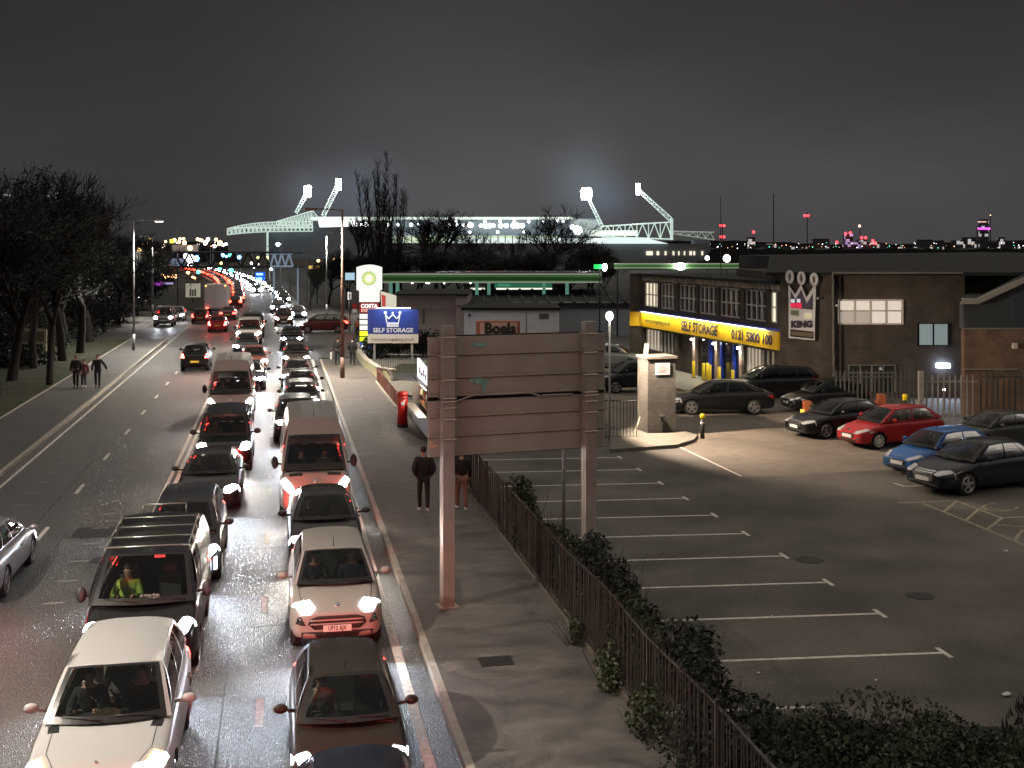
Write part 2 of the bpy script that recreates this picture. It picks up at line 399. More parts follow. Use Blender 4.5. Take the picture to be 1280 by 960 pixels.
# bay lines
BAY = [(1180, 816), (1100, 767), (1035, 728), (980, 695), (932, 667), (893, 644), (857, 623), (826, 604), (799, 587)]
tips = [G(x, y) for x, y in BAY]
tips = [G(1016, 883.5)] + tips + [tips[-1] + (tips[-1] - tips[-2]) * (i + 1) for i in range(1)]
tips = tips + [tips[-1] + (tips[1] - tips[0]) * -1.0 * -1 * (i + 1) for i in range(0)]
m = MB()
for i, T in enumerate(tips):
    d = Vector((-1, .085, 0)).normalized(); n = Vector((d.y, -d.x, 0)); Lb = 5.2; w = .05
    a, b = T, T + d * Lb
    m.add([(a - n * w) + Vector((0, 0, .004)), (a + n * w) + Vector((0, 0, .004)), (b + n * w) + Vector((0, 0, .004)), (b - n * w) + Vector((0, 0, .004))], [(0, 1, 2, 3)])
    t = Vector((.04, 1, 0)).normalized(); q = Vector((1, -.04, 0)) * .05
    if i: m.add([T + t * -.28 - q + Vector((0, 0, .007)), T + t * -.28 + q + Vector((0, 0, .007)), T + t * .28 + q + Vector((0, 0, .007)), T + t * .28 - q + Vector((0, 0, .007))], [(0, 1, 2, 3)])
def gline(mb, pts, w, z=.004):
    for a, b in zip(pts, pts[1:]):
        a = G(*a); b = G(*b); d = (b - a).normalized(); n = Vector((-d.y, d.x, 0)) * w / 2; k = Vector((0, 0, z)); d = d * w / 2
        mb.add([a - d - n + k, b + d - n + k, b + d + n + k, a - d + n + k], [(0, 1, 2, 3)])
gline(m, [(848, 558), (926, 595)], .09)
gline(m, [(1118, 604), (1130, 608), (1160, 607)], .09)
struct(m.build('bay_markings', M_park_white, fixn=False))
m = MB()
gline(m, [(1125, 628.5), (1195, 626), (1252, 647.5), (1300, 645)], .10)
gline(m, [(1155, 630), (1207, 651), (1280, 681.5)], .09, .007)
for a, b in (((1195, 627), (1180, 640)), ((1224, 636), (1207, 651)), ((1252, 648), (1235, 661)), ((1242, 656), (1285, 659)), ((1278, 663), (1268, 676))): gline(m, [a, b], .09, .010)
gline(m, [(1240 + 22 * math.cos(t / 10 * 2 * pi) + 10, 634 + 5 * math.sin(t / 10 * 2 * pi)) for t in range(8)], .08, .004)
struct(m.build('disabled_bay_markings', mat('worn_yellow_paint', (.27, .24, .17), .7, var=.4, vscale=9)))
# kerbed island with brick pillar
m = MB(); isl = [G(763, 566), G(846, 560), G(868, 553), G(872, 547), G(850, 541), G(763, 541)]
m.prism([(p.x, p.y) for p in isl], 0.001, .13); struct(m.build('kerbed_island', [mat('dull_kerb', (.16, .15, .13), .8, var=.2)]))
LG = 2.1
# lamp standards
def street_lamp(px, py, top, side, label, energy=900, col=(1, .96, .88), head_on=True, arm=1.5, r=.09, name='street_lamp', Zf=None, mt=None, glowm=None):
    b = G(px, py) if not isinstance(px, Vector) else px
    Z = (b.x * ST + b.y * CT); h = (HC - (top - HOR) * Z / FPX) if top < 900 else top - 1000
    o = thing(name, label, 'street lamp', (b.x, b.y, 0), 0, 'street lamps along the road')
    mt = mt or mat('galvanised_steel', (.36, .37, .38), .45, .6, var=.15)
    m = MB(); m.tube((0, 0, 0), (0, 0, 1.3), r * 1.25, r * 1.2, 10); m.tube((0, 0, 1.3), (0, 0, h), r, r * .55, 10); m.build('pole', mt, o, True)
    m = MB(); m.path([(0, 0, h - .05), (side * arm * .5, 0, h + .02), (side * arm, 0, h + .03)], .035); m.build('arm', mt, o, True)
    m = MB(); x = side * (arm + .3); m.hexa([(x - .35, -.14, h - .04), (x + .35, -.14, h - .04), (x + .35, .14, h - .04), (x - .35, .14, h - .04)], [(x - .3, -.1, h + .09), (x + .3, -.1, h + .09), (x + .3, .1, h + .09), (x - .3, .1, h + .09)])
    hd = m.build('lamp_head', mt, o)
    m = MB(); m.box((x, 0, h - .055), (.55, .2, .026)); m.build('diffuser', glowm or (emit('lamp_white', (1, .97, .9), 14) if head_on else mat('dark_lens', (.1, .1, .1), .3)), hd)
    if energy: lamp("SPOT", (x, 0, h - .09), energy * LG, col, o, spot=R(150), blend=.6, size=.18)
    return o
# ------------------------------------------------------------------ vehicles
M_glass = glass('car_glass', (.55, .57, .55)); M_glass_dark = glass('tinted_glass', (.10, .10, .10))
M_frit = mat('black_trim', (.012, .012, .012), .3)
M_black = mat('black_plastic', (.02, .02, .021), .55, bump=.2, bscale=200)
M_tyre = mat('tyre_rubber', (.018, .018, .018), .85)
M_rim = mat('alloy_rim', (.42, .42, .43), .28, .85); M_rimw = mat('pale_alloy_rim', (.75, .72, .66), .35, .3)
M_chrome = mat('chrome', (.75, .75, .76), .12, 1.0)
M_inter = mat('interior_trim', (.022, .021, .020), .8); M_seat = mat('seat_fabric', (.035, .033, .032), .9)
M_seatp = mat('pale_seat_leather', (.42, .38, .32), .6)
M_plate = mat('white_plate', (.75, .74, .72), .45); M_platey = mat('yellow_plate', (.75, .55, .06), .45)
M_ink = mat('plate_lettering', (.01, .01, .01), .5)
M_hl = emit('headlamp_lit', (.90, .94, 1.0), 60); M_hlw = emit('headlamp_warm_lit', (1.0, .90, .78), 55)
M_hloff = mat('headlamp_glass', (.55, .56, .58), .08, .3); M_drl = emit('daytime_strip_lit', (.70, .78, 1.0), 45)
M_tl = emit('tail_lamp_lit', (1.0, .03, .02), 30, (.3, .01, .01)); M_tlf = emit('brake_lamp_lit', (1.0, .05, .04), 60, (.3, .01, .01))
M_tloff = mat('tail_lamp_red', (.30, .01, .01), .12)
M_amber = emit('indicator_lit', (1.0, .42, .04), 30)
M_under = mat('underside', (.01, .01, .01), .9)

def smoothstep(a, b, x):
    t = max(0, min(1, (x - a) / (b - a))); return t * t * (3 - 2 * t)
def eval_mesh(o):
    bpy.context.view_layer.update()
    return bpy.data.meshes.new_from_object(o.evaluated_get(bpy.context.evaluated_depsgraph_get()))
class Shell:
    'a car body built nose at y=0, tail at y=L; everything is shifted by -L/2 when linked'
    def __init__(s, sp): s.sp = sp
def lower_body(sp):
    L, Wd = sp['L'], sp['W']; hw = Wd / 2; m = MB(); ring = []
    for (y, wf, zt, zb) in sp['st']:
        w = hw * wf; y = y * L; H_ = zt - zb
        half = [(0, zb), (.80 * w, zb), (.955 * w, zb + .05), (1.0 * w, zb + .26 * H_), (1.005 * w, zb + .52 * H_), (.985 * w, zb + .74 * H_), (.955 * w, zb + .90 * H_), (.86 * w, zt - .005), (.55 * w, zt + .012), (0, zt + .022)]
        r = half + [(-x, z) for x, z in half[-2:0:-1]]
        ring.append([(x, y, z) for x, z in r])
    n = len(ring[0]); P = [p for r in ring for p in r]; F = []
    for i in range(len(ring) - 1):
        for k in range(n):
            a = i * n + k; b = i * n + (k + 1) % n; F.append((a, b, b + n, a + n))
    F.append(tuple(range(n))[::-1]); F.append(tuple(range((len(ring) - 1) * n, len(ring) * n)))
    # split caps into quads strips for a better nose
    F = F[:-2]
    for base, flip in ((0, True), ((len(ring) - 1) * n, False)):
        for k in range(n // 2 - 0):
            a, b = k, k + 1; c, d = (n - k - 1) % n, (n - k) % n
            q = [base + a, base + b, base + c, base + d]
            q = list(dict.fromkeys(q))
            if len(q) < 3: continue
            F.append(q[::-1] if flip else q)
            if b >= c: break
    m.add(P, F); me = m.mesh('body', [sp['paint']])
    b = bmesh.new(); b.from_mesh(me); bmesh.ops.dissolve_degenerate(b, edges=b.edges, dist=1e-5)
    bmesh.ops.recalc_face_normals(b, faces=b.faces); b.to_mesh(me); b.free()
    o = bpy.data.objects.new('tmp', me); COL.objects.link(o)
    md = o.modifiers.new('s', 'SUBSURF'); md.levels = 2; md.render_levels = 2
    me2 = eval_mesh(o); bvh = BVHTree.FromPolygons([v.co.copy() for v in me2.vertices], [tuple(p.vertices) for p in me2.polygons])
    o.data = me2; o.modifiers.clear()
    r = sp['wr'] + .055; cut = MB()
    for y in sp['wy']:
        for sx in (-1, 1):
            cut.tube((sx * (hw + .3), y, sp['wr'] - .01), (sx * (hw - .34), y, sp['wr'] - .01), r, r, 20)
    c = cut.build('cut', [M_under], fixn=True)
    md = o.modifiers.new('b', 'BOOLEAN'); md.object = c; md.operation = 'DIFFERENCE'; md.solver = 'EXACT'
    try: md.material_mode = 'TRANSFER'
    except Exception: pass
    me3 = eval_mesh(o); bpy.data.objects.remove(o); bpy.data.objects.remove(c)
    # open the top below the cabin
    b = bmesh.new(); b.from_mesh(me3)
    y0, y1 = sp['cab'][0] + .06, sp['cab'][3] - .06
    kill = [f for f in b.faces if f.normal.z > .7 and abs(f.calc_center_median().x) < hw * .80 and y0 < f.calc_center_median().y < y1 and f.calc_center_median().z > sp['belt'][0] - .15]
    bmesh.ops.delete(b, geom=kill, context='FACES')
    for f in b.faces: f.smooth = True
    b.to_mesh(me3); b.free()
    return me3, bvh
def curve_lerp(a, b, t): return a + (b - a) * t
def greenhouse(sp):
    y0, y1, y2, y3 = sp['cab']           # windscreen base, windscreen top, rear glass top, rear glass base
    zf, zr = sp['belt']; zrf, zrr = sp['roof']; hb = sp['hb']; hr0, hr1 = sp['hr']; bow = sp.get('bow', .03); hump = sp.get('hump', .03)
    bulge = sp.get('bulge', .16)
    def zroof(t): return zrf + (zrr - zrf) * t + hump * math.sin(pi * min(1, max(0, t))) 
    def hwr(t): return hr0 + (hr1 - hr0) * t
    def edge(u): return 1 - abs(u) ** 3
    def WS(u, t):
        b = Vector((u * hb[0], y0 - bulge * (1 - u * u), zf + .02 * edge(u))); a = Vector((u * hr0, y1 - bulge * .5 * (1 - u * u), zrf + .045 * edge(u)))
        p = b.lerp(a, t); k = math.sin(pi * t); p.z += .02 * k; p.y -= .02 * k; return p
    def RW(u, t):
        b = Vector((u * hb[1], y3 + .08 * (1 - u * u), zr + .02 * edge(u))); a = Vector((u * hr1, y2 + .06 * (1 - u * u), zroof(1) + .045 * edge(u)))
        p = b.lerp(a, t); k = math.sin(pi * t); p.y += .02 * k; return p
    def RF(u, t):
        e0 = WS(u, 1); e1 = RW(u, 1); p = e0.lerp(e1, t); p.x = u * hwr(t)
        p.z = zroof(t) + .045 * edge(u)
        for (ra, rb) in sp.get('ribs', []):
            pass
        if sp.get('ribn'):
            if .12 < t < .98 and abs(u) < .93:
                ph = (u + 1) / 2 * sp['ribn']; fr = ph - math.floor(ph)
                if .2 < fr < .8: p.z += .03
        return p
    def SD(sx):
        def f(s_, t):
            b = Vector((sx * curve_lerp(hb[0], hb[1], s_), curve_lerp(y0, y3, s_), curve_lerp(zf, zr, s_)))
            a = Vector((sx * hwr(s_), curve_lerp(y1, y2, s_), zroof(s_)))
            p = b.lerp(a, t); p.x += sx * bow * math.sin(pi * t) * 1.0; 
            if t <= 0: p.x += sx * 0.0
            return p
        return f
    return WS, RW, RF, SD
def grid_lines(marks, n):
    marks = sorted(set([0.0, 1.0] + list(marks))); out = []
    for a, b in zip(marks, marks[1:]):
        k = max(1, int(math.ceil((b - a) * n)))
        out += [a + (b - a) * i / k for i in range(k)]
    return out + [1.0]
def patch(P, us, ts, cls, out, flip=False, off=0.0):
    'quads of a parametric patch sorted into the MBs of dict out by cls(u,t)'
    for i in range(len(us) - 1):
        for j in range(len(ts) - 1):
            k = cls((us[i] + us[i + 1]) / 2, (ts[j] + ts[j + 1]) / 2)
            if k is None: continue
            q = [P(us[i], ts[j]), P(us[i + 1], ts[j]), P(us[i + 1], ts[j + 1]), P(us[i], ts[j + 1])]
            if flip: q = q[::-1]
            out[k].add(q, [(0, 1, 2, 3)])
def weld(me, d=.0015):
    b = bmesh.new(); b.from_mesh(me); bmesh.ops.remove_doubles(b, verts=b.verts, dist=d)
    for f in b.faces: f.smooth = True
    b.to_mesh(me); b.free(); return me
YMAX = .42
def decal(bvh, outline, mode, L, off=.006, sub=2, rings=(0, .4, .8, 1.0), thick=.0):
    'outline in the (x,z) plane for front/rear, (x,y) for top; returns an MB conforming to the body'
    pts = []
    for i, a in enumerate(outline):
        b = outline[(i + 1) % len(outline)]
        for k in range(sub): pts.append((a[0] + (b[0] - a[0]) * k / sub, a[1] + (b[1] - a[1]) * k / sub))
    c = (sum(p[0] for p in pts) / len(pts), sum(p[1] for p in pts) / len(pts)); m = MB(); n = len(pts)
    def hit(x, z):
        if mode == 'front': o, d = Vector((x, -3, z)), Vector((0, 1, 0))
        elif mode == 'rear': o, d = Vector((x, L + 3, z)), Vector((0, -1, 0))
        elif mode == 'top': o, d = Vector((x, z, 4)), Vector((0, 0, -1))
        elif mode == 'left': o, d = Vector((-4, x, z)), Vector((1, 0, 0))
        else: o, d = Vector((4, x, z)), Vector((-1, 0, 0))
        h = bvh.ray_cast(o, d)
        if mode == 'front':
            for _ in range(12):
                if h[0] is not None and h[0].y < YMAX: break
                o = o - Vector((0, 0, .02)); h = bvh.ray_cast(o, d)
        if h[0] is None:
            q = o + d * 3.3; h = bvh.find_nearest(q)
        nn = h[1]
        if nn.dot(d) > 0: nn = -nn
        return h[0] + nn * off
    P = [hit(*c)]; R_ = rings[1:]
    for r in R_:
        for p in pts: P.append(hit(c[0] + (p[0] - c[0]) * r, c[1] + (p[1] - c[1]) * r))
    F = [(0, 1 + k, 1 + (k + 1) % n) for k in range(n)]
    for i in range(len(R_) - 1):
        a = 1 + i * n
        F += [(a + k, a + n + k, a + n + (k + 1) % n, a + (k + 1) % n) for k in range(n)]
    # a short skirt back into the body gives the piece thickness
    a = 1 + (len(R_) - 1) * n; base = len(P)
    back = {'front': Vector((0, .03, 0)), 'rear': Vector((0, -.03, 0)), 'top': Vector((0, 0, -.03)), 'left': Vector((.03, 0, 0)), 'right': Vector((-.03, 0, 0))}[mode]
    for k in range(n): P.append(P[a + k] + back)
    F += [(a + k, base + k, base + (k + 1) % n, a + (k + 1) % n) for k in range(n)]
    m.add(P, F); return m
def mir(o): return [(-x, z) for x, z in o][::-1]
def rect(x0, x1, z0, z1): return [(x0, z0), (x1, z0), (x1, z1), (x0, z1)]

def make_car(name, label, cat, sp, paint, lights='on', group=None, hl=None, people=None, detail=2, roofm=None, plate=None, tail='lit', glassm=None):
    sp = dict(sp); sp['paint'] = paint; L, Wd = sp['L'], sp['W']; hw = Wd / 2; SH = Vector((0, -L / 2, 0))
    root = thing(name, label, cat, (0, 0, 0), 0, group)
    gm = glassm or M_glass
    me, bvh = lower_body(sp)
    WS, RW, RF, SD = greenhouse(sp)
    out = {k: MB() for k in ('body', 'ws', 'rw', 'sl', 'sr', 'frit')}
    # windscreen
    us = grid_lines([.035, .08, .5, .92, .965], 14); wst = sp.get('wst', .97); ts = grid_lines([.05, .12, wst - .04, wst, .93, .97], 8)
    uu = [2 * u - 1 for u in us]
    def c_ws(u, t):
        au = abs(u)
        if au > .93 or t > sp.get('wst', .97): return 'body'
        if au > .84 or t < .12 or t > sp.get('wst', .97) - .04: return 'frit'
        return 'ws'
    patch(WS, uu, ts, c_ws, out, flip=False)
    rwin = sp.get('rwin', True)
    patch(RW, uu, ts, (lambda u, t: 'body' if abs(u) > .84 or t > .93 or t < .12 or not rwin else 'rw'), out, flip=True)
    nr = sp.get('ribn'); ru = [2 * u - 1 for u in grid_lines([k / nr + o_ / nr for k in range(nr) for o_ in (.2, .8)] if nr else [], 10)]
    rt = grid_lines([.12, .98], 8)
    patch(RF, ru, rt, lambda u, t: 'body', out)
    wins = sp['wins']
    for sx, key in ((-1, 'sl'), (1, 'sr')):
        P = SD(sx); mk = [w[0] for w in wins] + [w[1] for w in wins]
        tl0, tl1 = sp.get('wt', (.08, .90))
        patch(P, grid_lines(mk, 12), grid_lines([tl0, tl1], 5), lambda u, t: key if any(a < u < b for a, b in wins) and tl0 < t < tl1 else 'body', out, flip=(sx > 0))
    gh = out['body'].mesh('gh', [paint]); weld(gh)
    b = bmesh.new(); b.from_mesh(me); b.from_mesh(gh)
    cutm = [mm for mm in me.materials]
    bm_me = bpy.data.meshes.new('body'); b.to_mesh(bm_me); b.free()
    for mm in cutm: bm_me.materials.append(mm)
    bm_me.transform(Matrix.Translation(SH))
    body = link('body', bm_me, root)
    def part(nm, mb, mt, parent=body, smooth=True):
        o = mb.build(nm, mt, parent if parent is not body else root, smooth, fixn=False)
        o.data.transform(Matrix.Translation(SH)); return o
    part('windscreen', out['ws'], gm); 
    part('windscreen_surround', out['frit'], M_frit)
    if out['rw'].f: part('rear_window', out['rw'], M_glass_dark if sp.get('dark_rear') else gm)
    for key in ('sl', 'sr'):
        if out[key].f: part('side_window', out[key], M_glass_dark if sp.get('dark_side') else gm)
    # interior
    y0, y1, y2, y3 = sp['cab']; zf, zr = sp['belt']; zs = sp.get('seatz', .55)
    m = MB(); w = hw * .80
    m.box((0, (y0 + y3) / 2, .30), (2 * w, y3 - y0 - .1, .04)); m.box((-w, (y0 + y3) / 2, .3 + (zf - .3) / 2), (.03, y3 - y0 - .1, zf - .33)); m.box((w, (y0 + y3) / 2, .3 + (zf - .3) / 2), (.03, y3 - y0 - .1, zf - .33))
    m.box((0, y3 - .12, .3 + (zf - .3) / 2), (2 * w, .04, zf - .33)); m.box((0, y0 + .02, .3 + (zf - .3) / 2), (2 * w, .04, zf - .33))
    part('cabin_floor', m, M_inter, smooth=False)
    m = MB(); m.hexa([(-w, y0 - .1, zf - .22), (w, y0 - .1, zf - .22), (w, y0 + .42, zf - .22), (-w, y0 + .42, zf - .22)], [(-w, y0 - .05, zf - .03), (w, y0 - .05, zf - .03), (w, y0 + .32, zf + .0), (-w, y0 + .32, zf + .0)])
    dash_o = part('dashboard', m, M_inter, smooth=False)
    ys = y0 + sp.get('seaty', .95)
    seatm = M_seatp if sp.get('pale_seats') else M_seat
    rows = sp.get('rows', [0, .85])
    for rk, ro in enumerate(rows):
        for sx in ((-.36, .36) if rk == 0 else sp.get('rowx', (-.42, .0, .42))):
            m = MB(); yy = ys + ro
            m.hexa([(sx - .24, yy - .25, zs - .22), (sx + .24, yy - .25, zs - .22), (sx + .24, yy + .25, zs - .22), (sx - .24, yy + .25, zs - .22)], [(sx - .22, yy - .25, zs), (sx + .22, yy - .25, zs), (sx + .22, yy + .22, zs - .03), (sx - .22, yy + .22, zs - .03)])
            m.hexa([(sx - .23, yy + .18, zs - .1), (sx + .23, yy + .18, zs - .1), (sx + .23, yy + .30, zs - .1), (sx - .23, yy + .30, zs - .1)], [(sx - .19, yy + .32, zs + .56), (sx + .19, yy + .32, zs + .56), (sx + .19, yy + .41, zs + .56), (sx - .19, yy + .41, zs + .56)])
            m.box((sx, yy + .39, zs + .67), (.24, .09, .17)); part('seat', m, seatm, smooth=False)
        if detail < 2: break
    m = MB(); c = Vector((-.36, y0 + .48, zf - .02)); tilt = R(25)
    ringp = [c + Vector((.18 * math.cos(a), .18 * math.sin(a) * math.sin(tilt), .18 * math.sin(a) * math.cos(tilt))) for a in [2 * pi * k / 14 for k in range(15)]]
    m.path(ringp, .014, 5); m.tube(c + Vector((-.17, 0, 0)), c + Vector((.17, 0, 0)), .016); m.tube(c, c + Vector((0, -.2, -.05)), .03); part('steering_wheel', m, M_black)
    # wheels
    for y in sp['wy']:
        for sx in (-1, 1):
            wroot_m = MB(); r = sp['wr']; x1 = sx * (hw - .025); x0 = sx * (hw - .24)
            wroot_m.tube((x0, y, r), (x1 - sx * .03, y, r), r, r, 24, True); wroot_m.tube((x1 - sx * .03, y, r), (x1, y, r), r, r * .93, 24, True)
            wo_ = wroot_m.build('wheel', M_tyre, root, True); wo_.data.transform(Matrix.Translation(SH))
            m = MB(); rm = sp.get('rimm', M_rim); rr_ = r * .70
            m.tube((x1 - sx * .02, y, r), (x1 + sx * .002, y, r), rr_, rr_ * .98, 20, False)
            for k in range(sp.get('spokes', 5)):
                a = 2 * pi * k / sp.get('spokes', 5) + .3; ca, sa = math.cos(a), math.sin(a); ww = .028 if sp.get('spokes', 5) > 6 else .045
                px_, pz_ = -sa * ww, ca * ww
                a0 = (x1 + sx * .012, y + px_, r + pz_); a1 = (x1 + sx * .012, y - px_, r - pz_)
                b1 = (x1 + sx * .004, y + ca * rr_ - px_ * .8, r + sa * rr_ - pz_ * .8); b0 = (x1 + sx * .004, y + ca * rr_ + px_ * .8, r + sa * rr_ + pz_ * .8)
                m.add([a0, a1, b1, b0], [(0, 1, 2, 3)])
            m.tube((x1, y, r), (x1 + sx * .02, y, r), .05, .045, 10)
            rp = [(x1 + sx * .004, y + rr_ * .96 * math.cos(q), r + rr_ * .96 * math.sin(q)) for q in [2 * pi * k / 20 for k in range(21)]]
            m.path(rp, .014, 4)
            rim = m.build('rim', rm, wo_, False); rim.data.transform(Matrix.Translation(SH))
    # lamps
    hlm = {'on': hl or M_hl, 'off': M_hloff, 'dim': M_hloff}[lights]
    hlo = sp['hl']; cx_ = sum(p[0] for p in hlo) / len(hlo); cz_ = sum(p[1] for p in hlo) / len(hlo); hlo = [(min(hw * .97, cx_ + (x - cx_) * 1.12), cz_ + (z - cz_) * 1.22) for x, z in hlo]
    for o_ in (hlo, mir(hlo)):
        part('headlight', decal(bvh, o_, 'front', L, .012, sub=5, rings=(0, .3, .6, .85, 1.0)), hlm)
    tlm = {'lit': M_tl, 'brake': M_tlf, 'off': M_tloff}[tail if lights != 'off' else 'off']
    for o_ in (sp['tl'], mir(sp['tl'])):
        part('tail_light', decal(bvh, o_, 'rear', L, .010), tlm)
    if sp.get('grille'):
        g = part('grille', decal(bvh, sp['grille'], 'front', L, .008, rings=(0, .35, .7, .85, 1)), M_black)
        if sp.get('gbars'):
            x0 = min(p[0] for p in sp['grille']); x1 = max(p[0] for p in sp['grille'])
            for z in sp['gbars']:
                part_o = decal(bvh, rect(x0 + .04, x1 - .04, z - .012, z + .012), 'front', L, .020, sub=4); pp = part('grille_bar', part_o, sp.get('barm', M_chrome), parent=g)
    if sp.get('intake'): part('lower_intake', decal(bvh, sp['intake'], 'front', L, .007), M_black)
    for fz in sp.get('fogs', []):
        for o_ in (fz, mir(fz)):
            f_ = part('fog_lamp_recess', decal(bvh, o_, 'front', L, .008), M_black)
            cx = sum(p[0] for p in o_) / len(o_); cz = sum(p[1] for p in o_) / len(o_)
            part('fog_lamp', decal(bvh, [(cx + .045 * math.cos(a), cz + .045 * math.sin(a)) for a in [k * pi / 4 for k in range(8)]], 'front', L, .016, sub=1), M_chrome, parent=f_)
    for dz in sp.get('drl', []):
        for o_ in (dz, mir(dz)): part('daytime_light', decal(bvh, o_, 'front', L, .012), M_drl if lights == 'on' else M_hloff)
    if sp.get('badge'):
        bx, bz, br = sp['badge']; hq = bvh.ray_cast(Vector((0, -3, bz)), Vector((0, 1, 0)))
        if hq[0] is not None:
            nq = hq[1] if hq[1].y < 0 else -hq[1]; nq = (nq + Vector((0, -1.2, .2))).normalized(); c_ = hq[0] + nq * .012
            mq = MB(); mq.tube(c_ - nq * .02, c_ + nq * .008, br * 1.25, br * 1.2, 14); part('badge', mq, M_chrome)
    pz = sp['plz']
    def plate_at(z, mode, mt, txt):
        h = bvh.ray_cast(Vector((0, -3 if mode == 'front' else L + 3, z)), Vector((0, 1 if mode == 'front' else -1, 0)))
        yy = (h[0].y - .03) if mode == 'front' else (h[0].y + .03)
        mm = MB(); mm.box((0, yy, z), (.52, .02, .115)); p_ = part('number_plate', mm, mt, smooth=False)
        if txt:
            sgn = 1 if mode == 'front' else -1
            M4 = face_matrix((0, yy - sgn * .012, z), (sgn, 0, 0)); 
            t = text(txt, .115, M_ink, Matrix.Translation(SH) @ M4, p_, sx=.72, ext=.001, bold=.002)
        return p_
    plate_at(pz, 'front', M_plate, plate or sp.get('ptxt'))
    plate_at(sp.get('plzr', .62), 'rear', M_platey, None)
    # mirrors
    for sx in (-1, 1):
        m = MB(); y = y0 + sp.get('mir', (.38, .10))[0]; z = zf + sp.get('mir', (.38, .10))[1]; ms = sp.get('mirs', (.11, .07, .075)); mt = sp.get('mirm') or paint
        if mt == 'black': mt = M_black
        cx = sx * (hw + ms[0] + .02)
        m.ball((cx, y, z), 1.0, 12, 8, ms); m.tube((sx * (hw - .08), y + .02, z - .05), (cx - sx * ms[0] * .4, y, z - .02), .028, .022, 6)
        part('door_mirror', m, mt)
    # bonnet and door shut lines, handles, wipers
    if detail >= 2:
        m = MB()
        def strip(pts, mode, w=.012, off=.003):
            for a, b_ in zip(pts, pts[1:]):
                d = Vector((b_[0] - a[0], b_[1] - a[1])); l = d.length; n = Vector((-d.y, d.x)) / l * w / 2; k = max(2, int(l / .12))
                prev = None
                for i in range(k + 1):
                    c = Vector(a) + d * (i / k); row = []
                    for q in (c + n, c - n):
                        if mode == 'top': h = bvh.ray_cast(Vector((q.x, q.y, 4)), Vector((0, 0, -1)))
                        else:
                            sx_ = 1 if mode == 'right' else -1; h = bvh.ray_cast(Vector((4 * sx_, q.x, q.y)), Vector((-sx_, 0, 0)))
                        row.append(None if h[0] is None else h[0] + (h[1] if h[1].dot(Vector((0, 0, 1) if mode == 'top' else (1 if mode == 'right' else -1, 0, 0))) > 0 else -h[1]) * off)
                    if prev and None not in row and None not in prev: m.add([prev[0], prev[1], row[1], row[0]], [(0, 1, 2, 3)])
                    prev = row
        bl = sp.get('bonnet_line')
        if bl:
            strip(bl, 'top'); strip([(-x, y) for x, y in bl], 'top')
        for dy in sp.get('doors', []):
            for md in ('left', 'right'): strip([(dy, .38), (dy, zf - .03)], md)
        if m.f:
            m.v = [tuple(Vector(p) + SH) for p in m.v]; gm_ = m.mesh('g', [M_frit]); bq = bmesh.new(); bq.from_mesh(body.data); k0 = len(bq.faces); bq.from_mesh(gm_)
            bq.faces.ensure_lookup_table(); ix = len(body.data.materials)
            for f in bq.faces[k0:]: f.material_index = ix
            bq.to_mesh(body.data); bq.free(); body.data.materials.append(M_frit)
        for (ua, ub) in ((-.75, -.05), (.1, .8)):
            m = MB(); p0 = WS(ub, .03) + Vector((0, -.02, .015)); p1 = WS(ua, .10) + Vector((0, -.02, .02)); m.tube(p0, p1, .009, .006, 5)
            part('wiper', m, M_frit)
        for dy in sp.get('doors', [])[1:]:
            for sx in (-1, 1):
                m = MB(); m.box((sx * (hw + .005), dy - .16, zf - .16), (.03, .17, .03)); part('door_handle', m, paint, smooth=False)
    # roof furniture
    if sp.get('antenna'):
        m = MB(); p = RF(0, sp['antenna']); m.tube(p, p + Vector((0, .10, .20)), .010, .004, 6); part('aerial', m, M_black)
    if sp.get('rails'):
        for sx in (-1, 1):
            m = MB(); pts = [RF(sx * .93, t) + Vector((0, 0, .05)) for t in (.08, .2, .4, .6, .8, .95)]; m.path(pts, .018)
            for t in (.08, .5, .95): m.tube(RF(sx * .93, t), RF(sx * .93, t) + Vector((0, 0, .05)), .02)
            part('roof_rail', m, M_chrome)
    # sills / bumper lower in black
    if sp.get('skirt'):
        z0_, z1_ = sp['skirt']
        for md in ('left', 'right'):
            part('sill_moulding', decal(bvh, rect(sp['wy'][0] + sp['wr'] + .09, sp['wy'][1] - sp['wr'] - .09, z0_, z1_), md, L, .006, sub=6), M_black)
        part('bumper_moulding', decal(bvh, rect(-hw * .93, hw * .93, z0_ - .02, z1_ + .0), 'front', L, .005, sub=10), M_black)
    root['_L'] = L
    return root, body, (WS, RW, RF, SD, bvh, SH, part)

def stations(L, hood, cowl, belt_f, belt_r, tail, zb=.20, nose=.62, nosew=.80, nose_drop=.10, c0=.27, r0=.93):
    'generic list of body sections: nose, bonnet, cabin, tail'
    return [(0.000, nosew * .86, nose - .02, zb + .12), (0.006, nosew, nose + .02, zb + .03), (.030, nosew + .10, nose + nose_drop * .55, zb - .01), (.075, .965, nose + nose_drop, zb - .02),
            (.13, .99, hood - .03, zb - .02), (c0 - .05, 1.0, hood + .03, zb - .02), (c0, 1.0, cowl, zb - .02), (c0 + .05, 1.0, belt_f - .01, zb - .02), (.5, 1.0, (belt_f + belt_r) / 2, zb - .02),
            (.70, 1.0, belt_r - .02, zb - .02), (.84, .99, belt_r, zb), (r0, .965, belt_r, zb + .03), (.972, .925, belt_r - .05, zb + .05), (.994, .85, tail, zb + .08), (1.0, .72, tail - .08, zb + .16)]
SP = {}
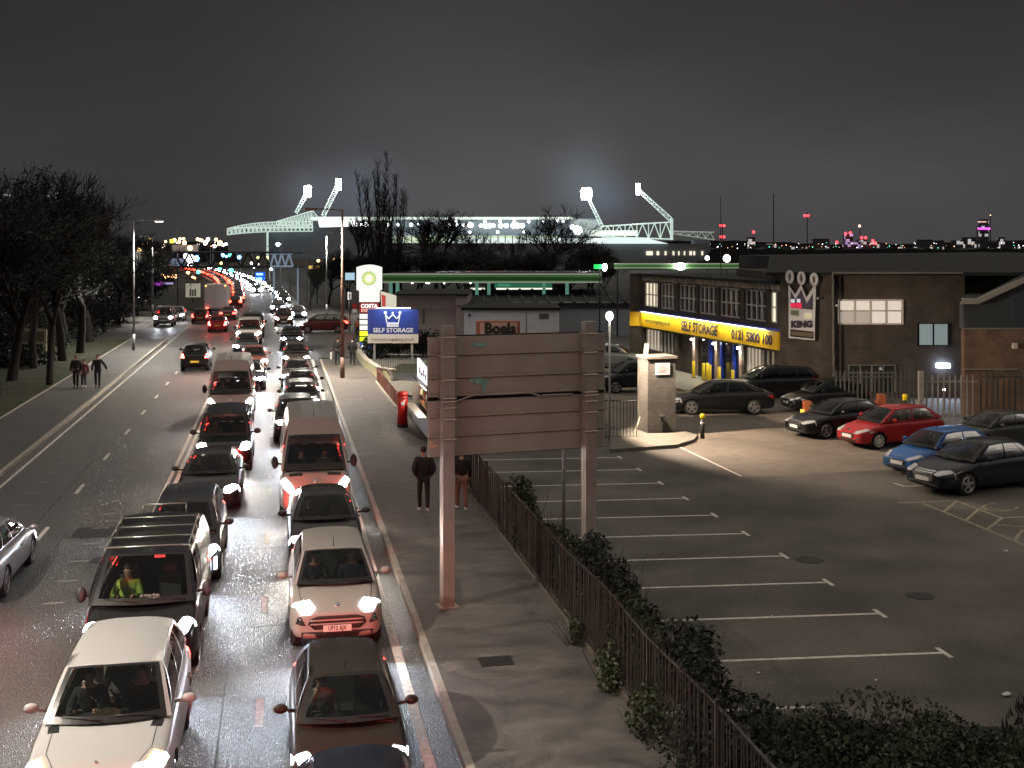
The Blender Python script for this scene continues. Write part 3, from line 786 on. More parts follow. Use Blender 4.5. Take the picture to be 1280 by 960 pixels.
SP['hatch'] = dict(L=3.95, W=1.72, st=stations(3.95, .84, .93, .95, 1.00, .86, nose=.60, nose_drop=.10), wr=.31, wy=(.80, 3.29), cab=(1.02, 1.72, 3.32, 3.80), belt=(.945, 1.0), roof=(1.40, 1.39), hb=(.77, .74), hr=(.56, .52), hump=.05,
    wins=[(.05, .47), (.50, .88)], hl=[(.40, .60), (.55, .58), (.72, .66), (.80, .78), (.815, .87), (.75, .86), (.60, .74), (.46, .66)], tl=[(.58, .62), (.78, .66), (.80, .98), (.66, .98)],
    grille=[(-.34, .42), (.34, .42), (.40, .50), (.30, .56), (-.30, .56), (-.40, .50)], intake=[(-.5, .27), (.5, .27), (.46, .36), (-.46, .36)], badge=(0, .655, .035), plz=.46, seatz=.50,
    bonnet_line=[(.42, .12), (.66, .45), (.68, .95)], doors=[1.18, 2.18], fogs=[[(.55, .36), (.68, .38), (.66, .46), (.56, .44)]], antenna=.12)
SP['saloon'] = dict(L=4.62, W=1.80, st=stations(4.62, .86, .93, .95, 1.0, .92, nose=.62, nose_drop=.10, c0=.27), wr=.33, wy=(.90, 3.66), cab=(1.22, 2.02, 3.32, 4.12), belt=(.945, 1.0), roof=(1.38, 1.36), hb=(.79, .72), hr=(.57, .53), hump=.05,
    wins=[(.06, .42), (.45, .74), (.76, .88)], hl=[(.46, .62), (.60, .60), (.78, .66), (.845, .76), (.80, .77), (.60, .72), (.48, .70)], tl=[(.50, .70), (.82, .68), (.84, .86), (.52, .86)],
    grille=[(-.34, .40), (.34, .40), (.42, .58), (.38, .72), (-.38, .72), (-.42, .58)], gbars=[.50, .58, .66], intake=[(-.6, .26), (.6, .26), (.56, .35), (-.56, .35)], badge=(0, .68, .035), plz=.46, seatz=.50,
    bonnet_line=[(.46, .14), (.68, .5), (.70, 1.12)], doors=[1.36, 2.36, 3.2], spokes=5)
SP['small_suv'] = dict(L=4.10, W=1.765, st=stations(4.10, .98, 1.07, 1.10, 1.14, 1.0, zb=.30, nose=.76, nose_drop=.12, c0=.25), wr=.34, wy=(.82, 3.34), cab=(.98, 1.66, 3.42, 3.92), belt=(1.09, 1.14), roof=(1.58, 1.57), hb=(.79, .76), hr=(.60, .57), hump=.04,
    wins=[(.05, .45), (.48, .84)], hl=[(.44, .86), (.52, .80), (.66, .80), (.76, .88), (.80, .99), (.74, 1.0), (.58, .95)], tl=[(.60, .85), (.80, .85), (.80, 1.08), (.68, 1.08)],
    grille=[(-.42, .50), (.42, .50), (.54, .60), (.50, .70), (.36, .745), (-.36, .745), (-.50, .70), (-.54, .60)], gbars=[.60, .67], barm=mat('satin_silver', (.5, .48, .46), .3, .6), badge=(0, .875, .04), plz=.52, ptxt='UF12 AJX', seatz=.68,
    bonnet_line=[(.44, .16), (.66, .5), (.70, .92)], doors=[1.14, 2.14], fogs=[[(.58, .58), (.76, .60), (.72, .72), (.66, .74)]], skirt=(.28, .46), antenna=.04, spokes=5)
SP['mpv'] = dict(L=4.45, W=1.80, st=stations(4.45, .98, 1.08, 1.10, 1.14, 1.0, zb=.24, nose=.72, nose_drop=.14, c0=.23), wr=.33, wy=(.88, 3.56), cab=(.92, 1.72, 3.90, 4.36), belt=(1.09, 1.14), roof=(1.60, 1.60), hb=(.80, .77), hr=(.62, .60), hump=.04,
    wins=[(.05, .38), (.40, .68), (.70, .92)], hl=[(.48, .70), (.62, .68), (.80, .80), (.835, .92), (.76, .92), (.58, .80)], tl=[(.62, .85), (.80, .85), (.82, 1.15), (.70, 1.15)],
    grille=[(-.38, .52), (.38, .52), (.44, .62), (.36, .68), (-.36, .68), (-.44, .62)], gbars=[.6], badge=(0, .80, .04), plz=.44, seatz=.62, bonnet_line=[(.46, .14), (.68, .45), (.72, .86)], doors=[1.05, 2.1, 3.1], spokes=7)
SP['luxury_suv'] = dict(L=4.85, W=1.98, st=stations(4.85, 1.10, 1.16, 1.18, 1.20, 1.06, zb=.34, nose=.92, nosew=.86, nose_drop=.13, c0=.27), wr=.39, wy=(.90, 3.82), cab=(1.32, 2.06, 4.22, 4.68), belt=(1.17, 1.20), roof=(1.735, 1.715), hb=(.90, .86), hr=(.70, .66), hump=.035, bulge=.20,
    wins=[(.05, .40), (.42, .70), (.73, .92)], hl=[(.50, .90), (.62, .86), (.80, .88), (.90, .94), (.90, 1.0), (.74, .98), (.54, .97)], tl=[(.66, .86), (.92, .86), (.92, 1.12), (.70, 1.12)],
    grille=[(-.48, .72), (.48, .72), (.52, .95), (-.52, .95)], gbars=[.78, .84, .90], intake=[(-.66, .42), (.66, .42), (.6, .60), (-.6, .60)], badge=(0, 1.02, .02), plz=.64, seatz=.74, seaty=.92, pale_seats=True,
    bonnet_line=[(.56, .16), (.70, .5), (.72, 1.26)], doors=[1.5, 2.6, 3.6], spokes=7, mirs=(.11, .06, .075), skirt=(.36, .50))
SP['off_roader'] = dict(L=4.50, W=1.88, st=stations(4.50, 1.10, 1.15, 1.16, 1.18, 1.08, zb=.36, nose=.92, nosew=.90, nose_drop=.14, c0=.25), wr=.38, wy=(.85, 3.62), cab=(1.12, 1.62, 4.22, 4.44), belt=(1.15, 1.18), roof=(1.84, 1.86), hb=(.86, .86), hr=(.74, .74), hump=.01, bulge=.12,
    wins=[(.05, .33), (.36, .62), (.66, .92)], hl=[(.52, .88), (.64, .84), (.80, .86), (.86, .94), (.84, 1.02), (.62, 1.02)], tl=[(.70, .9), (.88, .9), (.88, 1.3), (.74, 1.3)],
    grille=[(-.44, .78), (.44, .78), (.46, .98), (-.46, .98)], gbars=[.85, .92], intake=[(-.6, .44), (.6, .44), (.56, .58), (-.56, .58)], plz=.66, seatz=.76, bonnet_line=[(.54, .16), (.68, .5), (.70, 1.05)], doors=[1.3, 2.3, 3.2], mirs=(.12, .07, .10), rails=True, mirm='black')
def van_stations(L, hood, cowl, belt, zb=.28, c0=.17):
    return [(0, .74, .84, zb + .12), (.006, .86, .90, zb + .02), (.03, .95, .98, zb), (.08, .985, hood - .04, zb), (c0 - .03, 1.0, cowl - .04, zb), (c0 + .02, 1.0, belt, zb), (.3, 1, belt, zb), (.5, 1, belt, zb), (.7, 1, belt, zb), (.92, 1, belt, zb), (.985, .985, belt, zb), (1.0, .95, belt - .02, zb + .05)]
SP['van'] = dict(L=4.97, W=1.98, st=van_stations(4.97, 1.10, 1.20, 1.24), wr=.35, wy=(.98, 3.92), cab=(.86, 1.64, 4.88, 4.95), belt=(1.22, 1.22), roof=(1.92, 1.93), hb=(.94, .95), hr=(.78, .80), hump=.01, bulge=.20, bow=.05, rwin=False,
    wins=[(.03, .17), (.19, .30)], hl=[(.52, .86), (.64, .80), (.82, .90), (.93, 1.04), (.92, 1.10), (.74, 1.03)], tl=[(.84, .9), (.96, .9), (.96, 1.3), (.84, 1.3)],
    grille=[(-.5, .58), (.5, .58), (.46, .84), (-.46, .84)], gbars=[.66, .74, .80], badge=(0, .94, .045), plz=.48, seatz=.86, seaty=.88, rows=[0], bonnet_line=[(.52, .10), (.72, .45), (.78, .70)], doors=[1.05, 2.0], mirs=(.10, .08, .15), mirm='black', mir=(.30, .12))
SP['minibus'] = dict(L=5.35, W=1.99, st=van_stations(5.35, 1.20, 1.28, 1.34, c0=.12), wr=.34, wy=(.98, 4.3), cab=(.66, 1.75, 5.26, 5.33), belt=(1.32, 1.32), roof=(2.62, 2.66), hb=(.95, .96), hr=(.70, .74), hump=.0, bulge=.16, bow=.06, ribn=9, dark_rear=True,
    wins=[(.04, .18), (.22, .46), (.49, .72), (.75, .94)], wt=(.05, .52), wst=.66, hl=[(.56, .84), (.68, .82), (.86, .94), (.93, 1.12), (.86, 1.14), (.68, 1.00)], tl=[(.86, .9), (.96, .9), (.96, 1.35), (.86, 1.35)],
    grille=[(-.46, .66), (.46, .66), (.56, .86), (.50, .94), (-.50, .94), (-.56, .86)], gbars=[.74, .84], badge=(0, 1.06, .05), plz=.50, seatz=.95, seaty=.85, rows=[0, 1.0], doors=[1.0, 1.9], mirs=(.10, .08, .19), mirm='black', mir=(.42, .16), antenna=.03)
# ------------------------------------------------------------------ people
M_skin = mat('skin', (.42, .25, .18), .55); M_hair = mat('dark_hair', (.025, .018, .014), .7); M_hairg = mat('grey_hair', (.25, .24, .22), .7)
M_cloth = {'black': mat('black_cloth', (.015, .015, .016), .9), 'navy': mat('navy_cloth', (.018, .02, .032), .9), 'grey': mat('grey_cloth', (.10, .10, .10), .9), 'tan': mat('tan_cloth', (.22, .12, .08), .9),
           'plum': mat('plum_cloth', (.16, .06, .08), .9), 'white': mat('white_cloth', (.6, .6, .58), .8), 'hivis': mat('hi_vis_cloth', (.22, .32, .04), .7), 'orange': mat('orange_cloth', (.5, .14, .05), .8), 'jean': mat('denim', (.05, .06, .08), .9)}
def skin_mesh(name, joints, edges, m, parent, root=0, sub=1):
    me = bpy.data.meshes.new(name); me.from_pydata([j[0] for j in joints], edges, []); o = bpy.data.objects.new('tmp', me); COL.objects.link(o)
    o.modifiers.new('skin', 'SKIN'); 
    if not me.skin_vertices: me.attributes.new('x', 'FLOAT', 'POINT')
    for i, j in enumerate(joints):
        sv = me.skin_vertices[0].data[i]; r = j[1]; sv.radius = (r, r) if not isinstance(r, tuple) else r; sv.use_root = (i == root)
    sb = o.modifiers.new('sub', 'SUBSURF'); sb.levels = sub; sb.render_levels = sub
    m2 = eval_mesh(o); bpy.data.objects.remove(o); m2.materials.clear(); m2.materials.append(m)
    for p in m2.polygons: p.use_smooth = True
    return link(name, m2, parent)
def person(label, loc, rz, top='black', legs='black', pose='walk', stride=.28, arm='swing', hair=None, hgt=1.0, group=None, shoes='black', coat=.0, beard=False):
    o = thing('person', label, 'person', loc, rz, group)
    k = hgt; sgn = 1 if stride >= 0 else -1
    if pose == 'sit':
        P = {'pel': (0, .05, .12), 'spi': (0, .10, .32), 'che': (0, .12, .52), 'nec': (0, .10, .66), 'hd0': (0, .07, .72), 'hd1': (0, .06, .80), 'hd2': (0, .06, .86)}
        for s_, n in ((-1, 'l'), (1, 'r')):
            P['hip' + n] = (s_ * .09, .02, .10); P['kne' + n] = (s_ * .13, -.40, .14); P['ank' + n] = (s_ * .12, -.55, -.22); P['toe' + n] = (s_ * .12, -.70, -.26)
            P['sho' + n] = (s_ * .18, .12, .56); 
            if arm == 'wheel': P['elb' + n] = (s_ * .26, -.05, .34); P['wri' + n] = (s_ * .16, -.30, .42)
            elif arm == 'face' and n == 'l': P['elb' + n] = (s_ * .22, -.10, .34); P['wri' + n] = (s_ * .08, -.08, .62)
            else: P['elb' + n] = (s_ * .25, .02, .30); P['wri' + n] = (s_ * .10, -.22, .26)
    else:
        P = {'pel': (0, 0, .95), 'spi': (0, -.01, 1.13), 'che': (0, -.02, 1.34), 'nec': (0, -.02, 1.49), 'hd0': (0, -.03, 1.55), 'hd1': (0, -.04, 1.63), 'hd2': (0, -.03, 1.70)}
        for s_, n in ((-1, 'l'), (1, 'r')):
            a = stride * s_
            P['hip' + n] = (s_ * .09, 0, .91); P['kne' + n] = (s_ * .10, -a * .55 - .03, .50); P['ank' + n] = (s_ * .095, -a + (.03 if a < 0 else 0), .09 if a > 0 else .12); P['toe' + n] = (s_ * .11, -a - .15, .035)
            P['sho' + n] = (s_ * .185, 0, 1.41)
            if arm == 'pockets': P['elb' + n] = (s_ * .27, .10, 1.15); P['wri' + n] = (s_ * .19, -.05, .95)
            elif arm == 'out' and n == 'r': P['elb' + n] = (s_ * .36, 0, 1.18); P['wri' + n] = (s_ * .46, -.04, .96)
            else: P['elb' + n] = (s_ * .25, a * .25 + .02, 1.14); P['wri' + n] = (s_ * .25, a * .55 - .04, .90)
    V = lambda q: Vector(P[q]) * k
    names = ['pel', 'spi', 'che', 'nec', 'hd0', 'hd1', 'hd2']; rad = {'pel': (.145, .115), 'spi': (.13, .10), 'che': (.155, .105), 'nec': .052, 'hd0': .062, 'hd1': (.074, .088), 'hd2': .066}
    rr = {'hip': .085, 'kne': .058, 'ank': .038, 'toe': .035, 'sho': .058, 'elb': .042, 'wri': .028}
    J = [(V(q), rad[q]) for q in names]; E = [(0, 1), (1, 2), (2, 3), (3, 4), (4, 5), (5, 6)]; idx = {q: i for i, q in enumerate(names)}
    for n in 'lr':
        for chain, st in ((['hip', 'kne', 'ank', 'toe'], 0), (['sho', 'elb', 'wri'], 2)):
            pv = st
            for c in chain: J.append((V(c + n), rr[c])); E.append((pv, len(J) - 1)); pv = len(J) - 1
    b = skin_mesh('body', J, E, M_skin, o)
    mb = MB()
    for n, s_ in (('l', -1), ('r', 1)):
        w = V('wri' + n); d = (w - V('elb' + n)).normalized(); side = d.cross(Vector((0, 1, 0))); side = side.normalized() if side.length > .1 else Vector((1, 0, 0)); nn = d.cross(side)
        mb.tube(w - d * .02, w + d * .05, .026, .034, 7); mb.tube(w + d * .05, w + d * .085, .034, .030, 7)
        for i, (ox, ln) in enumerate(((-.027, .062), (-.009, .074), (.009, .070), (.027, .055))):
            a = w + d * .08 + side * ox; m1 = a + d * ln * .55 + nn * .008; m2 = m1 + d * ln * .35 + nn * .022; mb.tube(a, m1, .009, .008, 5); mb.tube(m1, m2, .008, .006, 5)
        a = w + d * .03 + side * (.03 * s_); m1 = a + (d + side * s_).normalized() * .035; mb.tube(a, m1, .011, .010, 5); mb.tube(m1, m1 + d * .03, .010, .007, 5)
    h = V('hd1'); f = Vector((0, -.082, 0))
    mb.add([h + f + Vector((-.012, 0, -.01)), h + f + Vector((.012, 0, -.01)), h + f + Vector((0, -.02, -.008)), h + f + Vector((0, .0, .03))], [(0, 1, 2), (1, 3, 2), (3, 0, 2)])
    for s_ in (-1, 1): mb.ball(h + Vector((s_ * .078, .005, .0)), .022, 6, 5, (.4, .8, 1.2))
    bmm = mb.mesh('h', [M_skin], True); bq = bmesh.new(); bq.from_mesh(b.data); bq.from_mesh(bmm); bq.to_mesh(b.data); bq.free()
    for s_ in (-1, 1):
        mb = MB(); mb.ball(h + Vector((s_ * .03, -.078, .018)), .011, 6, 5); mb.build('eye', M_frit, o, True)
    mb = MB(); mb.ball(h + Vector((0, .014, .038)), .098, 10, 8, (.92, 1.0, .95)); 
    # only the cap above and behind the face
    hm = mb.mesh('hair', [hair or M_hair], True); bq = bmesh.new(); bq.from_mesh(hm)
    bmesh.ops.delete(bq, geom=[v for v in bq.verts if v.co.y < h.y - .02 and v.co.z < h.z + .05], context='VERTS'); bq.to_mesh(hm); bq.free(); link('hair', hm, o)
    bk_ = 1.25 if arm == 'pockets' else 1.0
    J2 = [(V('pel') - Vector((0, 0, coat)), (.175 * bk_, .145 * bk_)), (V('spi'), (.18 * bk_, .145 * bk_)), (V('che'), (.19 * bk_, .14 * bk_)), (V('nec') - Vector((0, 0, .035)), .085)]; E2 = [(0, 1), (1, 2), (2, 3)]
    for n in 'lr':
        pv = 2
        for c, r_ in (('sho', .085 * bk_), ('elb', .072 * bk_), ('wri', .05)): J2.append((V(c + n), r_)); E2.append((pv, len(J2) - 1)); pv = len(J2) - 1
    skin_mesh('jacket', J2, E2, M_cloth[top], o)
    J3 = [(V('pel'), (.155, .125))]; E3 = []
    for n in 'lr':
        pv = 0
        for c, r_ in (('hip', .10), ('kne', .075), ('ank', .055)): J3.append((V(c + n), r_)); E3.append((pv, len(J3) - 1)); pv = len(J3) - 1
    skin_mesh('trousers', J3, E3, M_cloth[legs], o)
    for n in 'lr':
        mb = MB(); a = V('ank' + n); t = V('toe' + n); c = (a + t) / 2; mb.ball((c.x, c.y - .01, min(a.z, t.z + .03)), 1.0, 8, 6, (.05, .145, .048)); mb.build('shoe', M_cloth[shoes] if shoes != 'white' else mat('white_shoe', (.7, .7, .7), .5), o, True)
    return o

# ------------------------------------------------------------------ traffic
def paint(name, c, rough=.28, coat=.7, metal=.0): return mat(name, c, rough, metal, .3, coat=coat * .35)
PB = paint('black_paint', (.006, .006, .007)); PBR = paint('dark_bronze_paint', (.026, .018, .013), .38, .4, .2); PW = paint('white_paint', (.37, .36, .35), .35); PW2 = paint('cream_white_paint', (.36, .325, .29), .4, .5)
PG = paint('dark_grey_paint', (.024, .025, .028), .3, .7, .2); PS = paint('silver_paint', (.32, .33, .34), .3, .6, .6); PM = paint('maroon_paint', (.11, .022, .022), .3); PD = paint('brown_red_paint', (.13, .045, .03), .35); PBL = paint('navy_paint', (.006, .008, .018), .25)
PGR = paint('grey_green_paint', (.055, .06, .055), .35, .5, .3); PRED = paint('red_paint', (.36, .012, .014), .3); PBLU = paint('bright_blue_paint', (.02, .10, .32), .3)
CARS = {}
def put(root, u, v, face=1, sc=None):
    'face=1: nose towards the camera with its front bumper at v; face=-1: driving away, tail at v'
    L = root['_L'] * (sc or 1); root.location = (u + bend(v), v + L / 2, 0); root.rotation_euler = (0, 0, (0 if face == 1 else pi) + (math.atan2(2 * (v - 130), 3600) if v > 130 else 0))
    if sc: root.scale = (sc, sc, sc)
    return root
def beams(root, e, u=.6, h=.65, col=(.85, .92, 1.0), n=2):
    L = root['_L']
    for sx in ((-1, 1) if n == 2 else (0,)):
        lamp('SPOT', (sx * u, -L / 2 - .12, h), e, col, root, name='headlamp_beam', size=.06, spot=R(95), aim=(sx * .18, -1, -.20), blend=.7)
QG = 'cars queueing nose to tail towards the footbridge'
def detail_of(k): return k.get('detail', 2)
def C(key, nm, label, cat, sp, pt, u, v, face=1, e=0, **k):
    r = make_car(nm, label, cat, SP[sp], pt, **k); put(r[0], u, v, face)
    if e: beams(r[0], e, col=(1, .9, .78) if k.get('hl') is M_hlw else (.76, .86, 1.0))
    if (e or key in ('l0', 'r0')) and detail_of(k) >= 2:
        L_ = SP[sp]['L']; hh_ = SP[sp]['tl'][0][1] + .06
        for sx in (-1, 1): lamp('SPOT', (sx * .66, L_ / 2 + .10, hh_), 105, (1, .05, .03), r[0], name='tail_lamp_glow', size=.07, spot=R(84), aim=(-.16 * sx - .06, 1, -.10), blend=.5)
    CARS[key] = r; return r
EB = 190
C('r0', 'hatchback', 'dark blue-black hatchback at the bottom edge with only its roof showing', 'car', 'hatch', PBL, .92, 11.6, plate=None)
C('l0', 'hatchback', 'car just below the frame in front of the white luxury SUV, braking', 'car', 'hatch', PB, -2.4, 10.3, group=QG, tail='lit')
C('r1', 'hatchback', 'dark brown hatchback with slanting headlamps lit, nearest whole car in the kerbside queue', 'car', 'hatch', PBR, .95, 16.1, e=EB, group=QG)
C('r2', 'compact_suv', 'white compact SUV glowing pink from brake lights, number plate UF12 AJX', 'car', 'small_suv', PW2, 1.05, 22.6, e=EB, group=QG)
C('r3', 'saloon_car', 'black saloon between the white compact SUV and the large white minibus', 'car', 'saloon', PB, 1.08, 28.6, e=EB, hl=M_hlw, group=QG)
C('r4', 'minibus', 'tall white minibus with a ribbed roof and red-lit nose in the kerbside queue', 'minibus', 'minibus', PW2, .97, 33.8, e=EB, hl=M_hlw, group=QG)
C('r5', 'compact_suv', 'dark compact SUV half hidden behind the left side of the large minibus', 'car', 'small_suv', PG, .62, 47.0, e=EB, group=QG)
C('r6', 'hatchback', 'dark hatchback second behind the large minibus, near its lane edge', 'car', 'hatch', PGR, .95, 54.6, e=EB, detail=1, group=QG)
C('r7', 'saloon_car', 'grey saloon third behind the large minibus in the kerbside queue', 'car', 'saloon', PG, 1.05, 59.6, e=EB, detail=1, group=QG)
C('r8', 'saloon_car', 'brownish black saloon fourth behind the large minibus in the kerbside queue', 'car', 'saloon', PBR, .95, 65.6, e=EB, hl=M_hlw, detail=1, group=QG)
C('r9', 'hatchback', 'dark hatchback with one orange-tinted headlamp, fifth behind the large minibus', 'car', 'hatch', PBR, 1.0, 76.8, e=EB, hl=M_hlw, detail=1, group=QG)
C('r10', 'compact_suv', 'navy SUV with bluish headlamps at the head of the gap opposite the turning car', 'car', 'small_suv', PBL, .85, 90.6, e=EB, detail=1, group=QG)
C('r11', 'people_carrier', 'reddish brown SUV with two round white headlamps beside the side road mouth', 'car', 'mpv', PD, .35, 118.5, e=40, hl=M_hlw, detail=1, group=QG)
C('l1', 'luxury_suv', 'white luxury SUV with orange indicators and black bonnet vents at the bottom left corner', 'car', 'luxury_suv', PW, -2.33, 15.9, e=EB, group=QG)
C('l2', 'panel_van', 'black van with a roof rack, its driver in a hi-vis vest', 'van', 'van', PB, -2.42, 21.6, e=EB, group=QG)
C('l3', 'people_carrier', 'dark grey people carrier with a bright daytime strip behind the roof-racked van', 'car', 'mpv', PG, -2.2, 27.6, e=EB, group=QG)
C('l4', 'saloon_car', 'dark grey saloon with a round windscreen sticker ahead of the black off-roader', 'car', 'saloon', PG, -2.02, 35.3, e=EB, group=QG)
C('l5', 'off_roader', 'boxy black off-roader with shiny roof rails in front of the smaller white minibus', 'car', 'off_roader', PB, -1.85, 41.2, e=EB, hl=M_hlw, group=QG)
C('l6', 'minibus', 'smaller-looking white minibus with a red-lit nose in the middle queue', 'minibus', 'minibus', PW2, -2.1, 52.6, e=EB, hl=M_hlw, group=QG)
C('l7', 'saloon_car', 'dark saloon peeping out behind the right side of the middle-lane minibus', 'car', 'saloon', PBL, -1.62, 64.9, e=EB, detail=1, group=QG)
C('l8', 'hatchback', 'reddish brown hatchback second behind the middle-lane minibus', 'car', 'hatch', PD, -1.60, 75.2, e=EB, hl=M_hlw, detail=1, group=QG)
C('l9', 'saloon_car', 'dark car with blue-white headlamps in front of the far white van', 'car', 'saloon', PG, -2.4, 86.6, e=EB, detail=1, group=QG)
C('l10', 'delivery_van', 'far white van with a pale roof hump in the middle queue', 'van', 'van', PW2, -2.4, 95.8, e=EB, hl=M_hlw, detail=1, group=QG)
C('l11', 'delivery_van', 'dark van behind the far white van, last of the middle queue before the gap', 'van', 'van', PBR, -2.3, 103.5, detail=1, group=QG)
# cars driving away
AG = 'cars driving away from the footbridge'
C('a0', 'saloon_car', 'silver saloon cut off by the left edge of the frame, moving away', 'car', 'saloon', PS, -6.72, 26.8, -1, group=AG)
C('a1', 'compact_suv', 'dark SUV driving away alone with red tail lights and a lit yellow number plate', 'car', 'small_suv', PB, -5.15, 76.0, -1, tail='brake', detail=1, group=AG)
C('a2', 'hatchback', 'red-glowing hatchback braking behind the box lorry', 'car', 'hatch', PRED, -5.55, 111, -1, tail='brake', detail=1, group=AG)
C('a3', 'hatchback', 'car with dimmer tail lights in the left lane beside the braking red hatchback', 'car', 'hatch', PM, -7.9, 124, -1, detail=1, group=AG)
C('a4', 'saloon_car', 'saloon between the braking red hatchback and the box lorry', 'car', 'saloon', PM, -5.4, 129, -1, detail=1, group=AG)
C('o1', 'off_roader', 'pale car with two bluish headlamps facing us on the far left beside the verge', 'car', 'off_roader', PS, -11.0, 119, 1, e=60, detail=1)
C('o2', 'hatchback', 'silver car parked just behind the bluish headlamps by the left verge', 'car', 'hatch', PS, -10.6, 128.5, 1, detail=1)
# car pulling out of the side road
r = make_car('people_carrier', 'maroon people carrier seen side-on, turning across the side road mouth', 'car', SP['mpv'], PM, detail=2, group=None)
p = G(405, 416.5); r[0].location = (p.x, p.y + .9, 0); r[0].rotation_euler = (0, 0, HD(-1, -.06)); CARS['x1'] = r
# white van, L1 details
root, body, (WS, RW, RF, SD, bvh, SH, part) = CARS['l1']
for sx in (-1, 1):
    part('bonnet_vent', decal(bvh, [(sx * .62, 1.05), (sx * .78, 1.05), (sx * .80, 1.26), (sx * .66, 1.28)][::sx], 'top', 4.85, .006), M_frit)
    part('indicator', decal(bvh, [(sx * .66, .985), (sx * .92, 1.0), (sx * .90, 1.06), (sx * .72, 1.05)][::sx], 'front', 4.85, .014), M_amber)
m = MB(); p = WS(-.02, .12); m.tube((p.x, p.y + .22, 1.18), (p.x, p.y + .22, 1.19), .19, .17, 16); m.ball((p.x, p.y + .22, 1.2), .10, 12, 6, (1, 1, .5))
hat = m.build('straw_hat', mat('straw', (.55, .42, .26), .8, var=.2, vscale=30)); hat.location = root.location + SH; tag(hat, 'round straw hat lying on the dashboard of the white luxury SUV', 'hat')
# L2 roof rack and windscreen items
root, body, (WS, RW, RF, SD, bvh, SH, part) = CARS['l2']
m = MB()
for t in (.03, .26, .52, .78): 
    a = RF(-.98, t); b = RF(.98, t); a.z += .10; b.z = a.z
    m.tube(a, b, .018, .018, 6); 
    for q in (a, b): m.tube(q, q - Vector((0, 0, .14)), .016, .016, 5)
for sx in (-1, 1):
    m.path([RF(sx * .95, t) + Vector((0, 0, .135)) for t in (0.03, .26, .52, .78)], .014, 5)
a = RF(-.5, .90); b = RF(.6, .90)
a.z = b.z = a.z + .24; m.tube(a, b, .022, .022, 6)
for q in (a, b): m.tube(q, q - Vector((0, 0, .24)), .016, .016, 5)
m.v = [tuple(Vector(q) + SH) for q in m.v]
rk = m.build('roof_rack', mat('rack_metal', (.42, .42, .38), .3, .8), root, True)
part('sun_strip_sticker', (lambda q: q)(MB().add([WS(.18, .86) + Vector((0, -.012, .01)), WS(.42, .86) + Vector((0, -.012, .01)), WS(.42, .92) + Vector((0, -.012, .01)), WS(.18, .92) + Vector((0, -.012, .01))], [(0, 1, 2, 3)])), mat('red_sticker', (.6, .05, .05), .4))
m = MB(); m.hexa([(.1, 1.02, 1.2), (.6, 1.0, 1.2), (.62, 1.16, 1.2), (.12, 1.18, 1.2)], [(.12, 1.05, 1.225), (.55, 1.04, 1.235), (.6, 1.13, 1.23), (.16, 1.15, 1.225)]); pp = m.build('folded_papers', mat('paper', (.7, .64, .5), .7)); pp.location = root.location + SH; tag(pp, 'pale folded papers on the dashboard of the black van with the roof rack', 'papers')
m = MB(); 
for i in range(5): m.ball((-.05 + .07 * i, 1.16 + .03 * (i % 2), 1.25), .045, 7, 5, (1, .8, .8))
pp = m.build('wrapped_bundle', mat('pale_wrap', (.62, .5, .45), .7)); pp.location = root.location + SH; tag(pp, 'lumpy pale bundle beside the papers on the black van dashboard', 'bundle')
root, body, (WS, RW, RF, SD, bvh, SH, part) = CARS['l4']
c = WS(-.42, .88); part('windscreen_sticker', MB().add([c + Vector((.05 * math.cos(a), -.02 + .03 * math.sin(a) , .012 + .03 * math.sin(a))) for a in [k * pi / 5 for k in range(10)]], [tuple(range(10))]), mat('mint_sticker', (.55, .85, .7), .4))
root, body, (WS, RW, RF, SD, bvh, SH, part) = CARS['l3']
part('daytime_light', decal(bvh, rect(.74, .79, .40, .66), 'front', 4.45, .02), M_drl); part('daytime_light', decal(bvh, rect(-.79, -.74, .40, .66), 'front', 4.45, .02), M_drl)
root, body, (WS, RW, RF, SD, bvh, SH, part) = CARS['r4']
for sx in (-1, 1): part('bonnet_vent', decal(bvh, [(sx * .35, .44), (sx * .72, .44), (sx * .72, .52), (sx * .35, .52)][::sx], 'top', 5.35, .006), M_frit)
# occupants
for k_, f_ in (('l1', .95), ('r1', .95)): CARS[k_][0].scale = (f_, f_, f_)
def sit(key, label, x, top, arm='wheel', row=0, hair=None, hgt=.98, dy=0, dz=0):
    root = CARS[key][0]; sp = None
    for kk, vv in SPK.items():
        if kk == key: sp = SP[vv]
    loc = root.location; dy -= .13; dz -= .07; y = sp['cab'][0] + sp.get('seaty', .95) - sp['L'] / 2 + (.85 if row else 0) + dy
    person(label, (loc.x + x, loc.y + y, sp.get('seatz', .55) + dz), 0, top, 'black', 'sit', arm=arm, hair=hair, hgt=hgt)
SPK = {'r1': 'hatch', 'r2': 'small_suv', 'r4': 'minibus', 'l1': 'luxury_suv', 'l2': 'van', 'l4': 'saloon', 'l5': 'off_roader', 'r3': 'saloon', 'l6': 'minibus', 'l3': 'mpv'}
sit('r1', 'driver of the brown hatchback with one hand raised to the chin', -.36, 'grey', 'face')
sit('r2', 'driver of the white compact SUV in dark clothes', -.36, 'navy'); sit('r2', 'front passenger of the white compact SUV in dark clothes', .36, 'navy', 'lap')
sit('l1', 'driver of the white luxury SUV in dark green, face lit pink', -.36, 'black'); sit('l1', 'passenger in the right front seat of the white luxury SUV in a dark jacket', .36, 'black', 'lap')
sit('l1', 'passenger in the back middle of the white luxury SUV wearing a pale scarf', -.02, 'grey', 'lap', 1)
sit('l2', 'van driver in a yellow hi-vis vest under the roof rack', -.36, 'hivis', dz=.02)
sit('l4', 'driver of the dark grey saloon ahead of the off-roader', -.36, 'black'); sit('l4', 'passenger of the dark grey saloon ahead of the off-roader', .36, 'black', 'lap')
